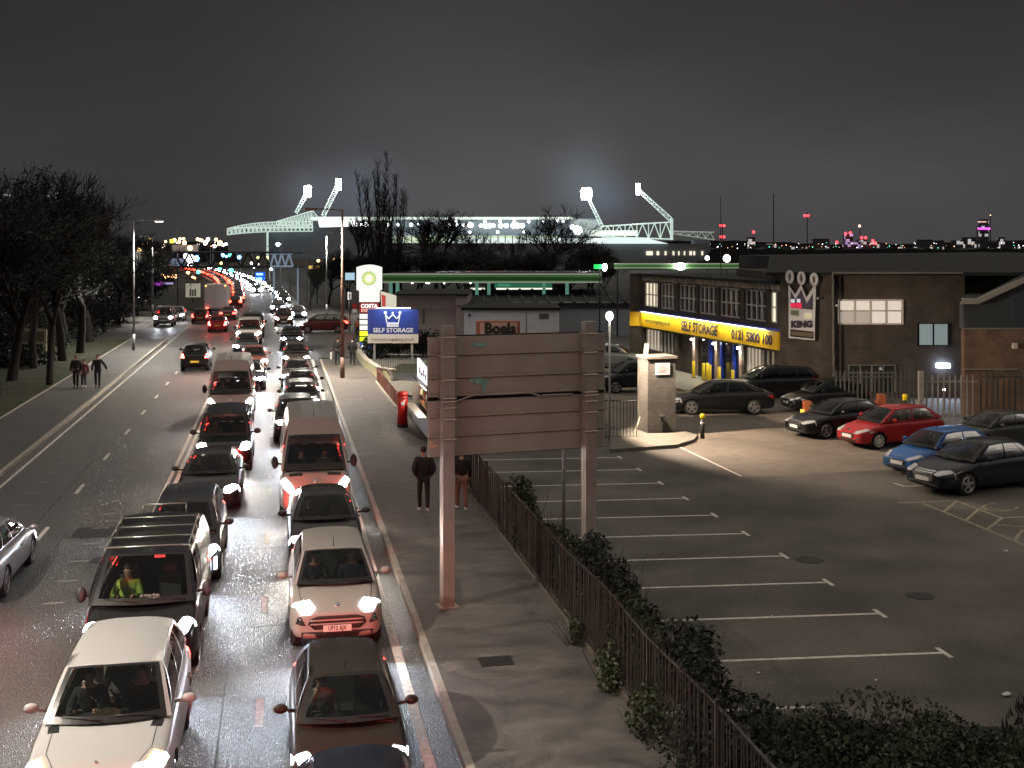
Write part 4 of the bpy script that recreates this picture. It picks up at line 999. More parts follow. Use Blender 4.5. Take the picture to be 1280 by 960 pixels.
sit('l5', 'driver of the boxy black off-roader', -.36, 'tan'); sit('r4', 'driver of the large white minibus', -.36, 'black'); sit('r4', 'passenger beside the driver of the large white minibus', .30, 'grey', 'lap')
sit('r3', 'driver of the black saloon behind the white compact SUV', -.36, 'black'); sit('l6', 'driver of the middle-lane white minibus', -.36, 'grey')
# box lorry
o = thing('box_lorry', 'grey box lorry seen from behind, driving away beyond the braking red hatchback', 'lorry'); 
m = MB(); m.box((0, 0, 2.25), (2.4, 6.6, 2.5)); m.build('cargo_box', mat('lorry_grey', (.30, .28, .27), .6), o)
m = MB(); m.hexa([(-1.1, 3.4, .7), (1.1, 3.4, .7), (1.1, 5.3, .7), (-1.1, 5.3, .7)], [(-1.05, 3.4, 2.8), (1.05, 3.4, 2.8), (1.0, 4.7, 2.8), (-1.0, 4.7, 2.8)]); m.build('cab', PW, o)
m = MB(); m.box((0, .6, .75), (.9, 8.4, .3)); m.build('chassis', M_black, o)
m = MB(); m.box((0, -3.42, 2.25), (.03, .03, 2.3)); m.box((0, -3.4, .95), (2.3, .08, .14)); m.build('door_frame', mat('dull_metal', (.2, .2, .2), .5, .6), o)
for sx in (-1, 1):
    for y in (-2.0, 3.8): m = MB(); m.tube((sx * .8, y, .5), (sx * 1.12, y, .5), .5, .5, 18); m.build('wheel', M_tyre, o, True)
    m = MB(); m.box((sx * .9, -3.46, .98), (.34, .04, .12)); m.build('tail_light', M_tl, o)
    m = MB(); m.box((sx * 1.05, -3.4, 3.42), (.08, .05, .06)); m.build('marker_light', M_amber, o)
o.location = (-7.0, 140, 0)
# ------------------------------------------------------------------ street lamps

LW = (1.0, .93, .82); GL = 'street lamps along the road'
street_lamp(167, 440, 276, 1, 'tall grey lamp standard on the left path with a single white head', 6000, LW)
street_lamp(428, 475, 262, -1, 'tall brown lamp standard on the right pavement with a dark head', 8500, (1.0, .88, .74), head_on=False, r=.11, mt=mat('rusty_pole', (.20, .12, .09), .6, .2, var=.3))
street_lamp(408, 395, 292, 1, 'pale lamp column beyond the turning maroon car', 5000, LW, head_on=False, arm=.1)
street_lamp(191, 395, 296, -1, 'grey lamp column behind the tallest left-hand lamp standard', 4000, LW, arm=.8, head_on=False)
# unseen lamps, assumed beside and behind the footbridge and added to light the scene
street_lamp(Vector((-12.8, 17, 0)), 0, 1010.0, 1, 'assumed lamp standard on the left path just outside the frame', 10000, (1.0, .89, .76))
street_lamp(Vector((4.4, -9, 0)), 0, 1010.0, -1, 'added unseen lamp standard on the right pavement behind the footbridge', 10000, (1.0, .88, .74))
street_lamp(Vector((33, 22, 0)), 0, 1008.0, -1, 'added unseen lamp column at the right-hand side of the car park', 3000, (1.0, .84, .66))

# ------------------------------------------------------------------ helpers for things set out from measured corners
def wpart(mb, nm, mt, root, smooth=False, fixn=False):
    L0 = root.matrix_world.translation if False else root.location
    if root.parent: L0 = root.parent.location
    mb.v = [(p[0] - L0[0], p[1] - L0[1], p[2] - L0[2]) for p in mb.v]
    return mb.build(nm, mt, root, smooth, fixn=fixn)
def cbox(mb, px0, py0, px1, py1, Z, dep):
    'box whose near face spans the given corners at distance Z, dep metres deep'
    a, b = A(px0, py1, Z), A(px1, py1, Z); c, d = A(px1, py0, Z), A(px0, py0, Z); k = CAMF * dep
    mb.hexa([a, b, b + k, a + k], [d, c, c + k, d + k]); return mb
def base_of(px, Z, h=0): p = A(px, HOR, Z); return (p.x, p.y, h)
def ctext(body, px, py, Z, wpx, mt, root, off=.03, size=None, bold=.0, rz=0.0):
    'upright lettering centred on the given spot and wpx wide, facing the camera side'
    sz = size or 1.0; me = text_mesh(body, sz, bold=bold * sz, ext=.006); xs = [v.co.x for v in me.vertices]; w = max(xs) - min(xs)
    s = (wpx * Z / FPX) / w; hgt = s
    me.transform(Matrix.Diagonal((s, s if not size else 1, 1, 1))); me.materials.clear(); me.materials.append(mt)
    p = A(px, py, Z) - CAMF * off; L0 = root.parent.location if root.parent else root.location
    r = CAMR.copy(); r.rotate(Matrix.Rotation(rz, 3, 'Z'))
    me.transform(face_matrix(p - Vector(L0), r)); return link('lettering', me, root)

# ------------------------------------------------------------------ road sign seen from behind
M_board = mat('sign_back_brown', (.44, .385, .33), .62, .1, var=.10, vscale=1.2, bump=.15, bscale=15)
M_post = mat('sign_post_paint', (.40, .345, .30), .5, .2, var=.12, vscale=2)
M_alu = mat('bare_aluminium', (.6, .5, .42), .4, .7)
P1 = G(559, 765); P2 = Vector((6.62, 25.4, 0)); bd = (P2 - P1).normalized(); bn = Vector((bd.y, -bd.x, 0))
sg = thing('road_sign', 'huge brown-backed road sign on two square posts standing on the pavement', 'road sign', P1)
for P, hh in ((P1, 5.98), (P2, 6.0)):
    m = MB(); q = Vector((P.x, P.y, 0)); w = .125; c = [q - bd * w - bn * w, q + bd * w - bn * w, q + bd * w + bn * w, q - bd * w + bn * w]
    c = [c[0], c[3], c[2], c[1]]
    m.hexa([p for p in c], [p + Vector((0, 0, hh)) for p in c]); wpart(m, 'post', M_post, sg, fixn=True)
    m = MB(); m.box((q.x, q.y, .13), (.42, .42, .03), math.atan2(bd.y, bd.x)); wpart(m, 'post_foot', M_alu, sg)
back = -bn if bn.y < 0 else bn      # away from the camera
hz = [5.74, 5.33, 4.85, 4.47, 4.40, 4.03, 3.62, 3.22]
for i, (a, b) in enumerate(zip(hz, hz[1:])):
    if i == 3: continue
    m = MB(); o0 = P1 + back * .17; l = o0 - bd * .36; r = o0 + bd * 3.70; g = .009
    for z0, z1, th in ((b + g, a - g, .05),):
        m.hexa([l + Vector((0, 0, z0)), r + Vector((0, 0, z0)), r + back * th + Vector((0, 0, z0)), l + back * th + Vector((0, 0, z0))], [l + Vector((0, 0, z1)), r + Vector((0, 0, z1)), r + back * th + Vector((0, 0, z1)), l + back * th + Vector((0, 0, z1))])
    m.hexa([l - back * .03 + Vector((0, 0, b + g)), r - back * .03 + Vector((0, 0, b + g)), r + Vector((0, 0, b + g)), l + Vector((0, 0, b + g))], [l - back * .03 + Vector((0, 0, b + g + .035)), r - back * .03 + Vector((0, 0, b + g + .035)), r + Vector((0, 0, b + g + .035)), l + Vector((0, 0, b + g + .035))])
    wpart(m, 'back_panel', M_board, sg, fixn=True)
m = MB(); l = P1 + back * .235 - bd * .36; r = l + bd * 4.06
m.hexa([l + Vector((0, 0, 3.2)), r + Vector((0, 0, 3.2)), r + back * .02 + Vector((0, 0, 3.2)), l + back * .02 + Vector((0, 0, 3.2))], [l + Vector((0, 0, 5.76)), r + Vector((0, 0, 5.76)), r + back * .02 + Vector((0, 0, 5.76)), l + back * .02 + Vector((0, 0, 5.76))]); wpart(m, 'sign_face', M_black, sg, fixn=True)
for P in (P1, P2):
    for z in hz[:-1] + [4.27]:
        m = MB(); c = P - back * .135 + Vector((0, 0, z)); m.tube(c - bd * .16, c + bd * .16, .016, .016, 6)
        for s_ in (-1, 1): m.tube(c + bd * .16 * s_, c + bd * .16 * s_ + back * .3, .012, .012, 5)
        wpart(m, 'clamp', M_alu, sg)
m = MB(); z = 4.435
for a, b, h0, h1 in ((.25, .62, -.06, .05), (.62, 1.9, .05, .05), (1.9, 2.2, .05, -.05), (2.2, 2.9, -.02, -.02)):
    m.tube(P1 + back * .13 + bd * a + Vector((0, 0, z + h0)), P1 + back * .13 + bd * b + Vector((0, 0, z + h1)), .02, .02, 5)
wpart(m, 'brace', M_post, sg)
M_graf = mat('teal_spray_paint', (.25, .48, .42), .6, var=.3, vscale=12); M_grafp = mat('pink_spray_paint', (.75, .42, .34), .6)
for (px, py, w, h, mt) in ((604, 432, 13, 3.5, M_graf), (606, 478, 16, 6, M_graf), (612, 486, 3, 8, M_graf), (541, 557, 8, 2.5, M_grafp), (538, 555, 2.5, 5, M_grafp)):
    m = MB(); Z = (P1.x * ST + P1.y * CT) + .14; pts = []
    rnd = random.Random(int(px))
    for k in range(14):
        t = 2 * pi * k / 14; rr_ = rnd.uniform(.65, 1.15); pts.append(A(px + w * rr_ * math.cos(t), py + h * rr_ * math.sin(t) + .25 * w * math.cos(t) * (.3 if w > 10 else 0), Z))
    # drop the outline onto the panel plane
    nn = back; o0 = P1 + back * .162
    pts = [p - nn * ((p - o0).dot(nn)) for p in pts]
    m.slab(pts, nn, .006); wpart(m, 'spray_paint', mt, sg)

# ------------------------------------------------------------------ fence, hedge and foreground weeds
M_rail = mat('dark_railing_paint', (.055, .042, .035), .55, .3, var=.2)
M_railb = mat('black_railing_paint', (.02, .02, .02), .45, .3)
fo = thing('railing_fence', 'long dark railing fence between the pavement and the car park hedge', 'fence', (5.65, 26, .12))
m = MB(); v = 6.0; rnd = random.Random(3)
while v < 45:
    j = rnd.uniform(-.012, .012); lean = rnd.uniform(-.03, .03)
    m.tube((5.65 + j, v, .2), (5.65 + j + lean, v + lean, 1.60), .011, .011, 4, False); v += .115
wpart(m, 'railing_bars', M_rail, fo)
for z, nm in ((1.55, 'top_rail'), (.30, 'bottom_rail')):
    m = MB(); pts = [(5.65 + .02 * math.sin(v * 1.3), v, z + .03 * math.sin(v * .9 + z)) for v in range(6, 46)]; m.path(pts, .024, 4); wpart(m, nm, M_rail, fo)
for v in range(6, 46, 3):
    m = MB(); m.box((5.66, v + .03, .85), (.06, .06, 1.6)); wpart(m, 'fence_post', M_rail, fo)
m = MB(); m.box((5.70, 25.5, .14), (.16, 39.6, .16)); wpart(m, 'plinth', mat('mossy_concrete', (.12, .11, .085), .9, var=.4, vscale=3), fo)
M_leaf = mat('hedge_leaves', (.030, .040, .014), .6, var=.55, vscale=14); M_leafd = mat('dark_leaves', (.013, .017, .008), .7, var=.5, vscale=9); M_leafl = mat('pale_leaves', (.050, .062, .024), .55, var=.5, vscale=12)
M_twig = mat('twig_bark', (.05, .04, .032), .9)
def leaves(mb, c, rad, n, size, rnd, shell=.5):
    for _ in range(n):
        while True:
            d = Vector((rnd.uniform(-1, 1), rnd.uniform(-1, 1), rnd.uniform(-1, 1)))
            if shell < d.length < 1 or (d.length < 1 and rnd.random() < .3): break
        p = Vector(c) + Vector((d.x * rad[0], d.y * rad[1], d.z * rad[2]))
        if p.z < .02: p.z = rnd.uniform(.02, .15)
        a = Vector((rnd.gauss(0, 1), rnd.gauss(0, 1), rnd.gauss(0, 1))).normalized(); b = a.cross(Vector((rnd.gauss(0, 1), rnd.gauss(0, 1), rnd.gauss(0, 1)))).normalized(); s = size * rnd.uniform(.35, 1.5)
        mb.add([p - a * s, p - b * s * .5, p + a * s, p + b * s * .5], [(0, 1, 2, 3)])
def stems(mb, c, rad, n, rnd, r=.008):
    for _ in range(n):
        p = Vector(c) + Vector((rnd.uniform(-.5, .5) * rad[0], rnd.uniform(-.5, .5) * rad[1], 0)); p.z = 0
        q = p + Vector((rnd.gauss(0, .25), rnd.gauss(0, .25), (c[2] + rad[2]) * rnd.uniform(.6, 1.0))); mb.tube(p, q, r, r * .4, 4, False)
rnd = random.Random(11)
def bush(label, cx, cy, hgt, rx, ry, n, size, mt, group, name='shrub', lobes=6):
    o = thing(name, label, 'shrub', (cx, cy, 0), 0, group); m = MB()
    for k in range(lobes):
        x = cx + rnd.uniform(-.6, .6) * rx; y = cy + rnd.uniform(-.7, .7) * ry; z = hgt * rnd.uniform(.25, .75); r_ = rnd.uniform(.45, .75)
        leaves(m, (x, y, z), (rx * r_, ry * r_, hgt * .38), n // lobes, size, rnd)
    wpart(m, 'foliage', mt, o); m = MB(); stems(m, (cx, cy, hgt * .5), (rx, ry, hgt * .5), 40, rnd); wpart(m, 'stems', M_twig, o); return o
HG = 'shrubs making up the hedge behind the railing fence'
descr = ['glossy leafy shrub beside the thin pole behind the fence', 'low dark shrub at the fence just left of the right sign post', 'round dark shrub at the foot of the right sign post', 'dense dark evergreen shrub, tallest lump of the hedge', 'dark evergreen shrub beside the third nearest bay line', 'olive shrub spilling over the fence rail beside the second nearest bay line', 'olive shrub hiding the start of the nearest bay line', 'leafy olive shrub at the fence near the bottom edge', 'straggly olive shrub at the bottom edge of the frame']
for i, (u_, v_, h_, mt) in enumerate(((6.3, 30.8, 1.45, M_leafl), (6.2, 28.6, 1.25, M_leaf), (6.2, 26.6, 1.3, M_leaf), (6.5, 24.6, 1.65, M_leafd), (6.5, 22.6, 1.45, M_leafd), (6.35, 20.7, 1.3, M_leaf), (6.5, 18.8, 1.35, M_leafd), (6.5, 17.0, 1.35, M_leafd), (6.6, 15.2, 1.4, M_leafd))):
    bush(descr[i], u_, v_, h_, .55, 1.15, 2100, .055 if i else .07, mt, HG)
bush('small pale-leaved bush growing out through the fence onto the pavement', 5.52, 19.8, 1.0, .26, .45, 900, .045, M_leafl, None)
bush('leafy bush poking through the fence onto the pavement near the bottom edge', 5.54, 17.5, .9, .28, .5, 900, .045, M_leafl, None)
bush('thin weed on the pavement side of the fence beside the square sign post', 5.5, 22.0, .7, .18, .25, 260, .04, M_leafl, None)
WG = 'bramble clumps on the dark bank in the foreground'
wd = ['bramble clump covering the end of the nearest short bay line', 'bramble clump below the nearest full bay line', 'taller bramble clump left of the flattened litter', 'bramble clump at the centre of the foreground bank', 'wispy bramble clump beside the litter on the bank', 'low bramble clump near the right edge of the foreground', 'dark bramble clump in the bottom right corner', 'dark bramble clump at the bottom edge right of the fence', 'broad bramble clump along the bottom edge', 'bramble clump at the bottom edge below the litter', 'last bramble clump before the bottom right corner']
k = 0
for i, (px, py, h_) in enumerate(((960, 965, .75), (1020, 950, .6), (1075, 948, .8), (1130, 948, .6), (1185, 940, .35), (1240, 950, .35), (1275, 975, .5), (900, 990, 1.0), (990, 1010, .9), (1090, 1010, .8), (1190, 1010, .6))):
    p = G(px, py); bush(wd[i], p.x, p.y, h_, 1.0, .8, 1500, .045, M_leafd if i % 3 else M_leaf, WG, name='bramble')  # leaves mostly darkened to stand for the shade on this bank
m = MB(); rnd2 = random.Random(5)
for i in range(9000):
    u_ = rnd2.uniform(6.2, 19); v_ = rnd2.uniform(11, 17.4 + .9 * math.sin(u_ * 1.1)); h_ = rnd2.uniform(.05, .22) * (1 + (rnd2.random() < .05)); a = rnd2.uniform(0, pi); dx, dy = .03 * math.cos(a), .03 * math.sin(a)
    m.add([(u_ - dx, v_ - dy, 0), (u_ + dx, v_ + dy, 0), (u_ + rnd2.gauss(0, .06), v_ + rnd2.gauss(0, .06), h_)], [(0, 1, 2)])
tagless = m.build('ground_cover', M_leafd); struct(tagless, 'stuff')
m = MB(); poly(m, [(6.2, 8), (30, 7), (30, 16.6), (18, 17.3), (12, 17.0), (9, 17.8), (6.2, 18.2)], .006); struct(m.build('soil_bank', mat('dark_soil', (.022, .020, .015), .95, var=.4, vscale=3, bump=1, bscale=12)))
for (px, py, s_, lb) in ((948, 842, .03, 'crumpled white litter beside the second bay line'), (1095, 851, .03, 'scrap of white litter below the nearest full bay line'), (1258, 870, .07, 'white carton lying on the bank at the right edge'), (1257, 690, .05, 'torn pale litter beside the hatched bay'), (492, 590 + 14, .05, 'crumpled can on the pavement near the food kiosk'), (965, 770, .02, 'tiny white scrap near the nearest bay lines')):
    p = G(px, py); m = MB(); r3 = random.Random(px); m.ball((0, 0, s_ * .5), s_, 7, 5, (1.3, .9, .5)); m.v = [(x + r3.uniform(-.3, .3) * s_, y + r3.uniform(-.3, .3) * s_, max(0.005, z)) for x, y, z in m.v]
    o = m.build('litter', mat('litter_white', (.6, .6, .58), .6)); o.location = p; tag(o, lb, 'litter')

# thin pole behind the big sign
p = Vector((7.2, 30.2, 0)); o = thing('sign_pole', 'thin grey pole in the hedge beneath the brown-backed sign', 'sign pole', p)
m = MB(); m.tube((0, 0, 0), (0, 0, 3.6), .045, .045, 10); m.build('pole', mat('galvanised_steel', (.36, .37, .38)), o, True)
m = MB(); m.box((0, .06, 3.3), (.5, .02, .6)); m.build('sign_plate', M_board, o)
m = MB(); m.tube((0, 0, 0), (0, 0, .1), .09, .07, 8); m.build('collar', M_alu, o)

# ------------------------------------------------------------------ pavement furniture
p = G(503, 537); o = thing('post_box', 'red pillar post box on the pavement in front of the food kiosk', 'post box', (p.x, p.y, .12))
M_red = mat('post_box_red', (.50, .02, .015), .35, coat=.4)
m = MB(); m.tube((0, 0, .1), (0, 0, 1.35), .22, .22, 20); m.build('body', M_red, o, True)
m = MB(); m.tube((0, 0, 1.35), (0, 0, 1.42), .26, .25, 20); m.ball((0, 0, 1.42), .24, 14, 8, (1, 1, .35)); m.build('cap', M_red, o, True)
m = MB(); m.tube((0, 0, 0), (0, 0, .11), .24, .24, 20); m.build('plinth', M_black, o, True)
m = MB(); m.box((0, -.215, 1.22), (.24, .04, .035)); m.build('slot', M_ink, o)
m = MB(); m.box((0, -.225, 1.0), (.14, .01, .14)); m.build('notice_plate', M_plate, o)
# picket guard rail
a = G(471.5, 481); b = G(497, 514); o = thing('picket_fence', 'low reddish picket guard fence running along the pavement up to the post box', 'fence', (a + b) / 2)
M_pk = mat('picket_paint', (.36, .16, .11), .6, var=.2); d = (b - a); n = 16
for i in range(n):
    c = a + d * (i / (n - 1)); m = MB(); m.box((c.x, c.y, .52), (.05, .30, .78)); wpart(m, 'picket', M_pk, o)
m = MB(); m.hexa([a + Vector((-.12, 0, 0)), b + Vector((-.12, 0, 0)), b + Vector((.06, 0, 0)), a + Vector((.06, 0, 0))], [q + Vector((0, 0, .22)) for q in (a + Vector((-.12, 0, 0)), b + Vector((-.12, 0, 0)), b + Vector((.06, 0, 0)), a + Vector((.06, 0, 0)))]); wpart(m, 'base_wall', mat('pale_stone', (.42, .38, .32), .7), o, fixn=True)
# low wall round the filling station corner
def wall(name, label, cat, pts, h, th, mt, z0=0, capm=None, group=None):
    c = sum((Vector(q) for q in pts), Vector((0, 0, 0))) / len(pts); o = thing(name, label, cat, (c.x, c.y, z0), 0, group); m = MB(); m2 = MB()
    for a, b in zip(pts, pts[1:]):
        a = Vector(a); b = Vector(b); d = (b - a).normalized(); nn = Vector((-d.y, d.x, 0)) * th / 2; up = Vector((0, 0, h))
        a = Vector((a.x, a.y, z0)); b = Vector((b.x, b.y, z0)); q = [a - nn, b - nn, b + nn, a + nn]; m.hexa(q, [k + up for k in q])
        e = Vector((0, 0, .06)); q2 = [a - nn * 1.3 + up, b - nn * 1.3 + up, b + nn * 1.3 + up, a + nn * 1.3 + up]; m2.hexa(q2, [k + e for k in q2])
    wpart(m, 'wall', mt, o, fixn=True); 
    if capm: wpart(m2, 'coping', capm, o, fixn=True)
    return o
wall('garden_wall', 'low curved wall lit yellow at the filling station corner', 'wall', [G(447, 440), G(450, 452), G(458, 462), G(474, 473), G(492, 476)], .62, .25, mat('lit_render', (.40, .38, .22), .8, var=.2), capm=mat('pale_stone', (.42, .38, .32)))  # yellow of the light falling here is put into the wall colour
lp = A(452, 432, 84); 
def railing(name, label, p, q, h, mt, gap=.14, r=.012, group=None, z0=0.0):
    p = Vector(p); q = Vector(q); L_ = (q - p).length; d = (q - p) / L_; o = thing(name, label, 'railing', (p + q) / 2, 0, group); m = MB(); s = 0
    while s < L_: c = p + d * s; m.tube(c + Vector((0, 0, z0 + .05)), c + Vector((0, 0, z0 + h)), r, r, 4, False); s += gap
    wpart(m, 'railing_bars', mt, o); 
    for z in (h - .04, .12): m = MB(); m.tube(p + Vector((0, 0, z0 + z)), q + Vector((0, 0, z0 + z)), .02, .02, 5); wpart(m, 'rail', mt, o)
    return o
railing('railing', 'dark railings in front of the lit lawn behind the post box', G(474, 474), G(545, 476), 1.5, M_railb)
m = MB(); poly(m, [tuple(G(476, 470).xy), tuple(G(600, 470).xy), tuple(G(600, 455).xy), tuple(G(500, 455).xy)], .03); struct(m.build('lawn', M_grass))
# food kiosk
kp = Vector((5.55, 45.8, 0)); o = thing('food_kiosk', 'lit food kiosk with an open serving hatch beside the post box', 'kiosk', (6.6, 48.4, 0))
M_kw = mat('kiosk_panel', (.25, .22, .20), .5); M_kin = emit('kiosk_goods_lit', (1, .80, .50), 1.2, (.7, .5, .25)); M_kl = emit('kiosk_strip_light', (1.0, .94, .85), 16)
u0, u1, v0, v1 = 5.50, 7.5, 45.6, 50.6
m = MB(); m.box(((u0 + u1) / 2, (v0 + v1) / 2, .42), (u1 - u0, v1 - v0, .12)); m.box((u1 - .03, (v0 + v1) / 2, 1.35), (.05, v1 - v0, 1.8)); m.box(((u0 + u1) / 2, v0 + .03, 1.35), (u1 - u0, .05, 1.8)); m.box(((u0 + u1) / 2, v1 - .03, 1.35), (u1 - u0, .05, 1.8)); m.box((u0 + .02, (v0 + v1) / 2, .75), (.05, v1 - v0, .62)); wpart(m, 'cabin', M_kw, o)
m = MB(); m.box(((u0 + u1) / 2, (v0 + v1) / 2, 2.27), (u1 - u0 + .1, v1 - v0 + .1, .08)); wpart(m, 'roof', M_kw, o)
m = MB(); m.box((u0 - .14, (v0 + v1) / 2, 1.08), (.34, v1 - v0 - .3, .04)); wpart(m, 'counter', mat('counter_metal', (.6, .55, .48), .3, .6), o)
for z in (1.12, 1.5, 1.86):
    m = MB(); m.box((u0 + .45, (v0 + v1) / 2, z), (.4, v1 - v0 - .4, .03)); wpart(m, 'shelf', mat('counter_metal', (.6, .55, .48)), o)
rk_ = random.Random(9); cols = [(.8, .35, .1), (.8, .7, .3), (.5, .1, .08), (.8, .78, .7), (.25, .4, .15)]
for i in range(26):
    m = MB(); z = (1.14, 1.52)[i % 2]; y = v0 + .4 + (v1 - v0 - .8) * i / 26; hh = rk_.uniform(.12, .26); m.tube((u0 + .3, y, z), (u0 + .3, y, z + hh), .06, .05, 7); wpart(m, 'jar', mat('goods_%d' % (i % 5), cols[i % 5], .4), o)
for vv in (v0 + 1.2, v1 - 1.2):
    m = MB(); m.box((u0 + .25, vv, 2.18), (.12, 1.8, .05)); wpart(m, 'strip_light', M_kl, o)
    lamp('AREA', (u0 + .3 - 6.6, vv - 48.4, 2.12), 30, (1, .88, .68), o, size=.6)
m = MB(); m.hexa([(u0 + .02, v0 + .1, 2.34), (u0 + .10, v0 + .1, 2.34), (u0 + .10, v0 + 3.4, 2.34), (u0 + .02, v0 + 3.4, 2.34)], [(u0 + .02, v0 + .1, 2.95), (u0 + .10, v0 + .1, 2.95), (u0 + .10, v0 + 3.4, 3.1), (u0 + .02, v0 + 3.4, 3.1)]); sb = wpart(m, 'menu_board', emit('menu_board_lit', (.93, .90, .95), 1.5), o, fixn=True)
for i, (a_, z_, w_, h_) in enumerate(((.5, 2.6, .35, .22), (1.1, 2.72, .3, .25), (1.8, 2.6, .5, .12), (2.5, 2.7, .4, .22))):
    m = MB(); m.box((u0 + .005, v0 + a_, z_), (.02, w_, h_)); wpart(m, 'menu_picture', mat('menu_purple%d' % (i % 2), ((.2, .12, .35), (.5, .3, .35))[i % 2], .5), o)
m = MB(); m.hexa([(u0 - 1.0, v1 - 2.2, 2.30), (u0, v1 - 2.2, 2.2), (u0, v1 + .4, 2.2), (u0 - 1.0, v1 + .4, 2.30)], [(u0 - 1.0, v1 - 2.2, 2.34), (u0, v1 - 2.2, 2.24), (u0, v1 + .4, 2.24), (u0 - 1.0, v1 + .4, 2.34)]); wpart(m, 'awning', mat('awning_grey', (.22, .23, .22), .7), o, fixn=True)
m = MB(); m.box((u0 - 1.02, v1 - .9, 2.38), (.04, 2.6, .16)); wpart(m, 'awning_valance', mat('pale_stone', (.42, .38, .32)), o)
for y in (v0 + .9, v1 - .9):
    for x in (u0 + .3, u1 - .3): m = MB(); m.tube((x - .1, y, .28), (x + .1, y, .28), .28, .28, 14); wpart(m, 'wheel', M_tyre, o, True)
m = MB(); m.box((u0 - .02, v0 + .35, 1.9), (.03, .12, .5)); wpart(m, 'red_sign', mat('post_box_red', (.5, .02, .015)), o)

# ------------------------------------------------------------------ pedestrians
PG_ = None
p = G(529.5, 645); person('person in a bulky black jacket with hands in pockets beside the big sign post', (p.x, p.y, .12), pi, 'black', 'black', 'walk', stride=.10, arm='pockets', hgt=1.06, coat=.06, shoes='white')
p = G(577, 643); person('person in a dark top and brown trousers half hidden behind the left sign post', (p.x, p.y, .12), pi, 'black', 'tan', 'walk', stride=.16, hgt=1.0, shoes='white')
p = G(422, 459); person('person in dark clothes carrying a pale bag beside the brown lamp standard', (p.x, p.y, .12), pi, 'black', 'navy', 'walk', stride=.14, hgt=1.02)
q = MB(); q.box((p.x - .42, p.y, .75), (.12, .25, .42)); bgo = q.build('carrier_bag', mat('bag_plastic', (.55, .55, .55), .5)); tag(bgo, 'pale carrier bag held by the pedestrian beside the brown lamp standard', 'bag')
p = G(440.5, 459); person('person in a dark coat walking just right of the brown lamp standard', (p.x, p.y, .12), pi, 'black', 'black', 'walk', stride=.12, arm='pockets', hgt=1.02, coat=.1)
p = G(95, 488); person('broad person in dark clothes on the left path, furthest left of three', (p.x, p.y, .12), 0, 'black', 'black', 'walk', stride=.16, hgt=1.02)
p = G(105, 487); person('shorter person in a plum coat, middle of three on the left path', (p.x, p.y, .12), 0, 'plum', 'grey', 'walk', stride=.08, hgt=.86, shoes='white', coat=.15)
p = G(122, 488); person('person in a black coat nearest the road of three on the left path', (p.x, p.y, .12), 0, 'black', 'navy', 'walk', stride=.12, arm='out', hgt=1.04, coat=.12)
p = G(447.5, 424); person('person in an orange jacket standing by the filling station price sign', (p.x, p.y, .02), pi, 'orange', 'black', 'walk', stride=.05)

# ------------------------------------------------------------------ filling station price sign
o = thing('price_totem', 'tall lit filling station totem with a green and yellow emblem above price panels', 'sign', base_of(461, 90))
M_wl = emit('sign_white_lit', (1.0, 1.0, .94), 1.0, (.05, .05, .05)); 
m = MB(); Z = 90; pts = [A(445.5, 376, Z), A(445.5, 334, Z)] + [A(445.5 + 31.5 * k / 8, 334 - 3.5 * math.sin(pi * k / 8), Z) for k in range(1, 8)] + [A(477, 334, Z), A(477, 363, Z), A(473.5, 366, Z), A(473.5, 376, Z)][0:2] + [A(474.5, 366, Z), A(474.5, 376, Z)]
pts = [A(449, 377.5, Z), A(449, 364, Z), A(445.5, 362, Z), A(445.5, 334, Z)] + [A(445.5 + 31.5 * k / 8, 334 - 3.2 * math.sin(pi * k / 8), Z) for k in range(1, 8)] + [A(477, 334, Z), A(477, 362, Z), A(473.8, 364, Z), A(473.8, 377.5, Z)]
m.slab([q + CAMF * .2 for q in pts], CAMF, .4); wpart(m, 'emblem_box', M_wl, o, fixn=True)
c0 = A(461.3, 348, Z) - CAMF * .03
def petals(r0, r1, n, mt, nm, ph=0, off=0):
    m = MB()
    for k in range(n):
        t = 2 * pi * k / n + ph; w = pi / n * .9
        f = lambda r, a: c0 - CAMF * off + CAMR * (r * math.cos(a)) + Vector((0, 0, r * math.sin(a)))
        q = [f(r0, t - w * .55), f((r0 + r1) / 2, t - w), f(r1, t), f((r0 + r1) / 2, t + w), f(r0, t + w * .55)]; m.slab(q, CAMF, .02)
    wpart(m, nm, mt, o)
petals(.36, .60, 18, emit('emblem_green_lit', (.50, .80, .22), .8, (.02, .05, .02)), 'emblem_petals'); petals(.24, .44, 18, emit('emblem_yellow_lit', (1, .95, .25), .9, (.05, .05, .02)), 'emblem_petals', .17, .02)
m = MB(); cbox(m, 450, 377.5, 473, 436, 90.05, .35); wpart(m, 'totem_frame', M_black, o)
Mred = emit('coffee_panel_lit', (.30, .012, .010), .9)
for (x0, y0_, x1, y1_, mt) in ((449.5, 378.5, 473.4, 391, Mred), (449.5, 392.5, 473.4, 398.5, M_wl), (449.5, 400, 473.4, 405.5, M_wl), (449.5, 407, 473.4, 412.5, M_wl), (449.5, 414, 473.4, 420, emit('price_yellow_lit', (.95, .95, .04), 1.2)), (449.5, 421.3, 473.4, 426.6, emit('price_lime_lit', (.75, .9, .02), 1.0)), (449.5, 428, 473.4, 435, emit('price_blue_lit', (.02, .16, .75), 1.0))):
    m = MB(); cbox(m, x0, y0_, x1, y1_, 89.98, .06); wpart(m, 'price_panel', mt, o)
ctext('COSTA', 461.5, 382.6, 89.96, 21, emit('lettering_white_lit', (1, 1, 1), 1.6), o, bold=.03); ctext('EXPRESS', 461.5, 388, 89.96, 20, emit('lettering_pink_lit', (1, .6, .5), .9), o, bold=.02)
ctext('A4', 456, 431.7, 89.9, 9, emit('lettering_white_lit', (1, 1, 1), 1.6), o, bold=.05)
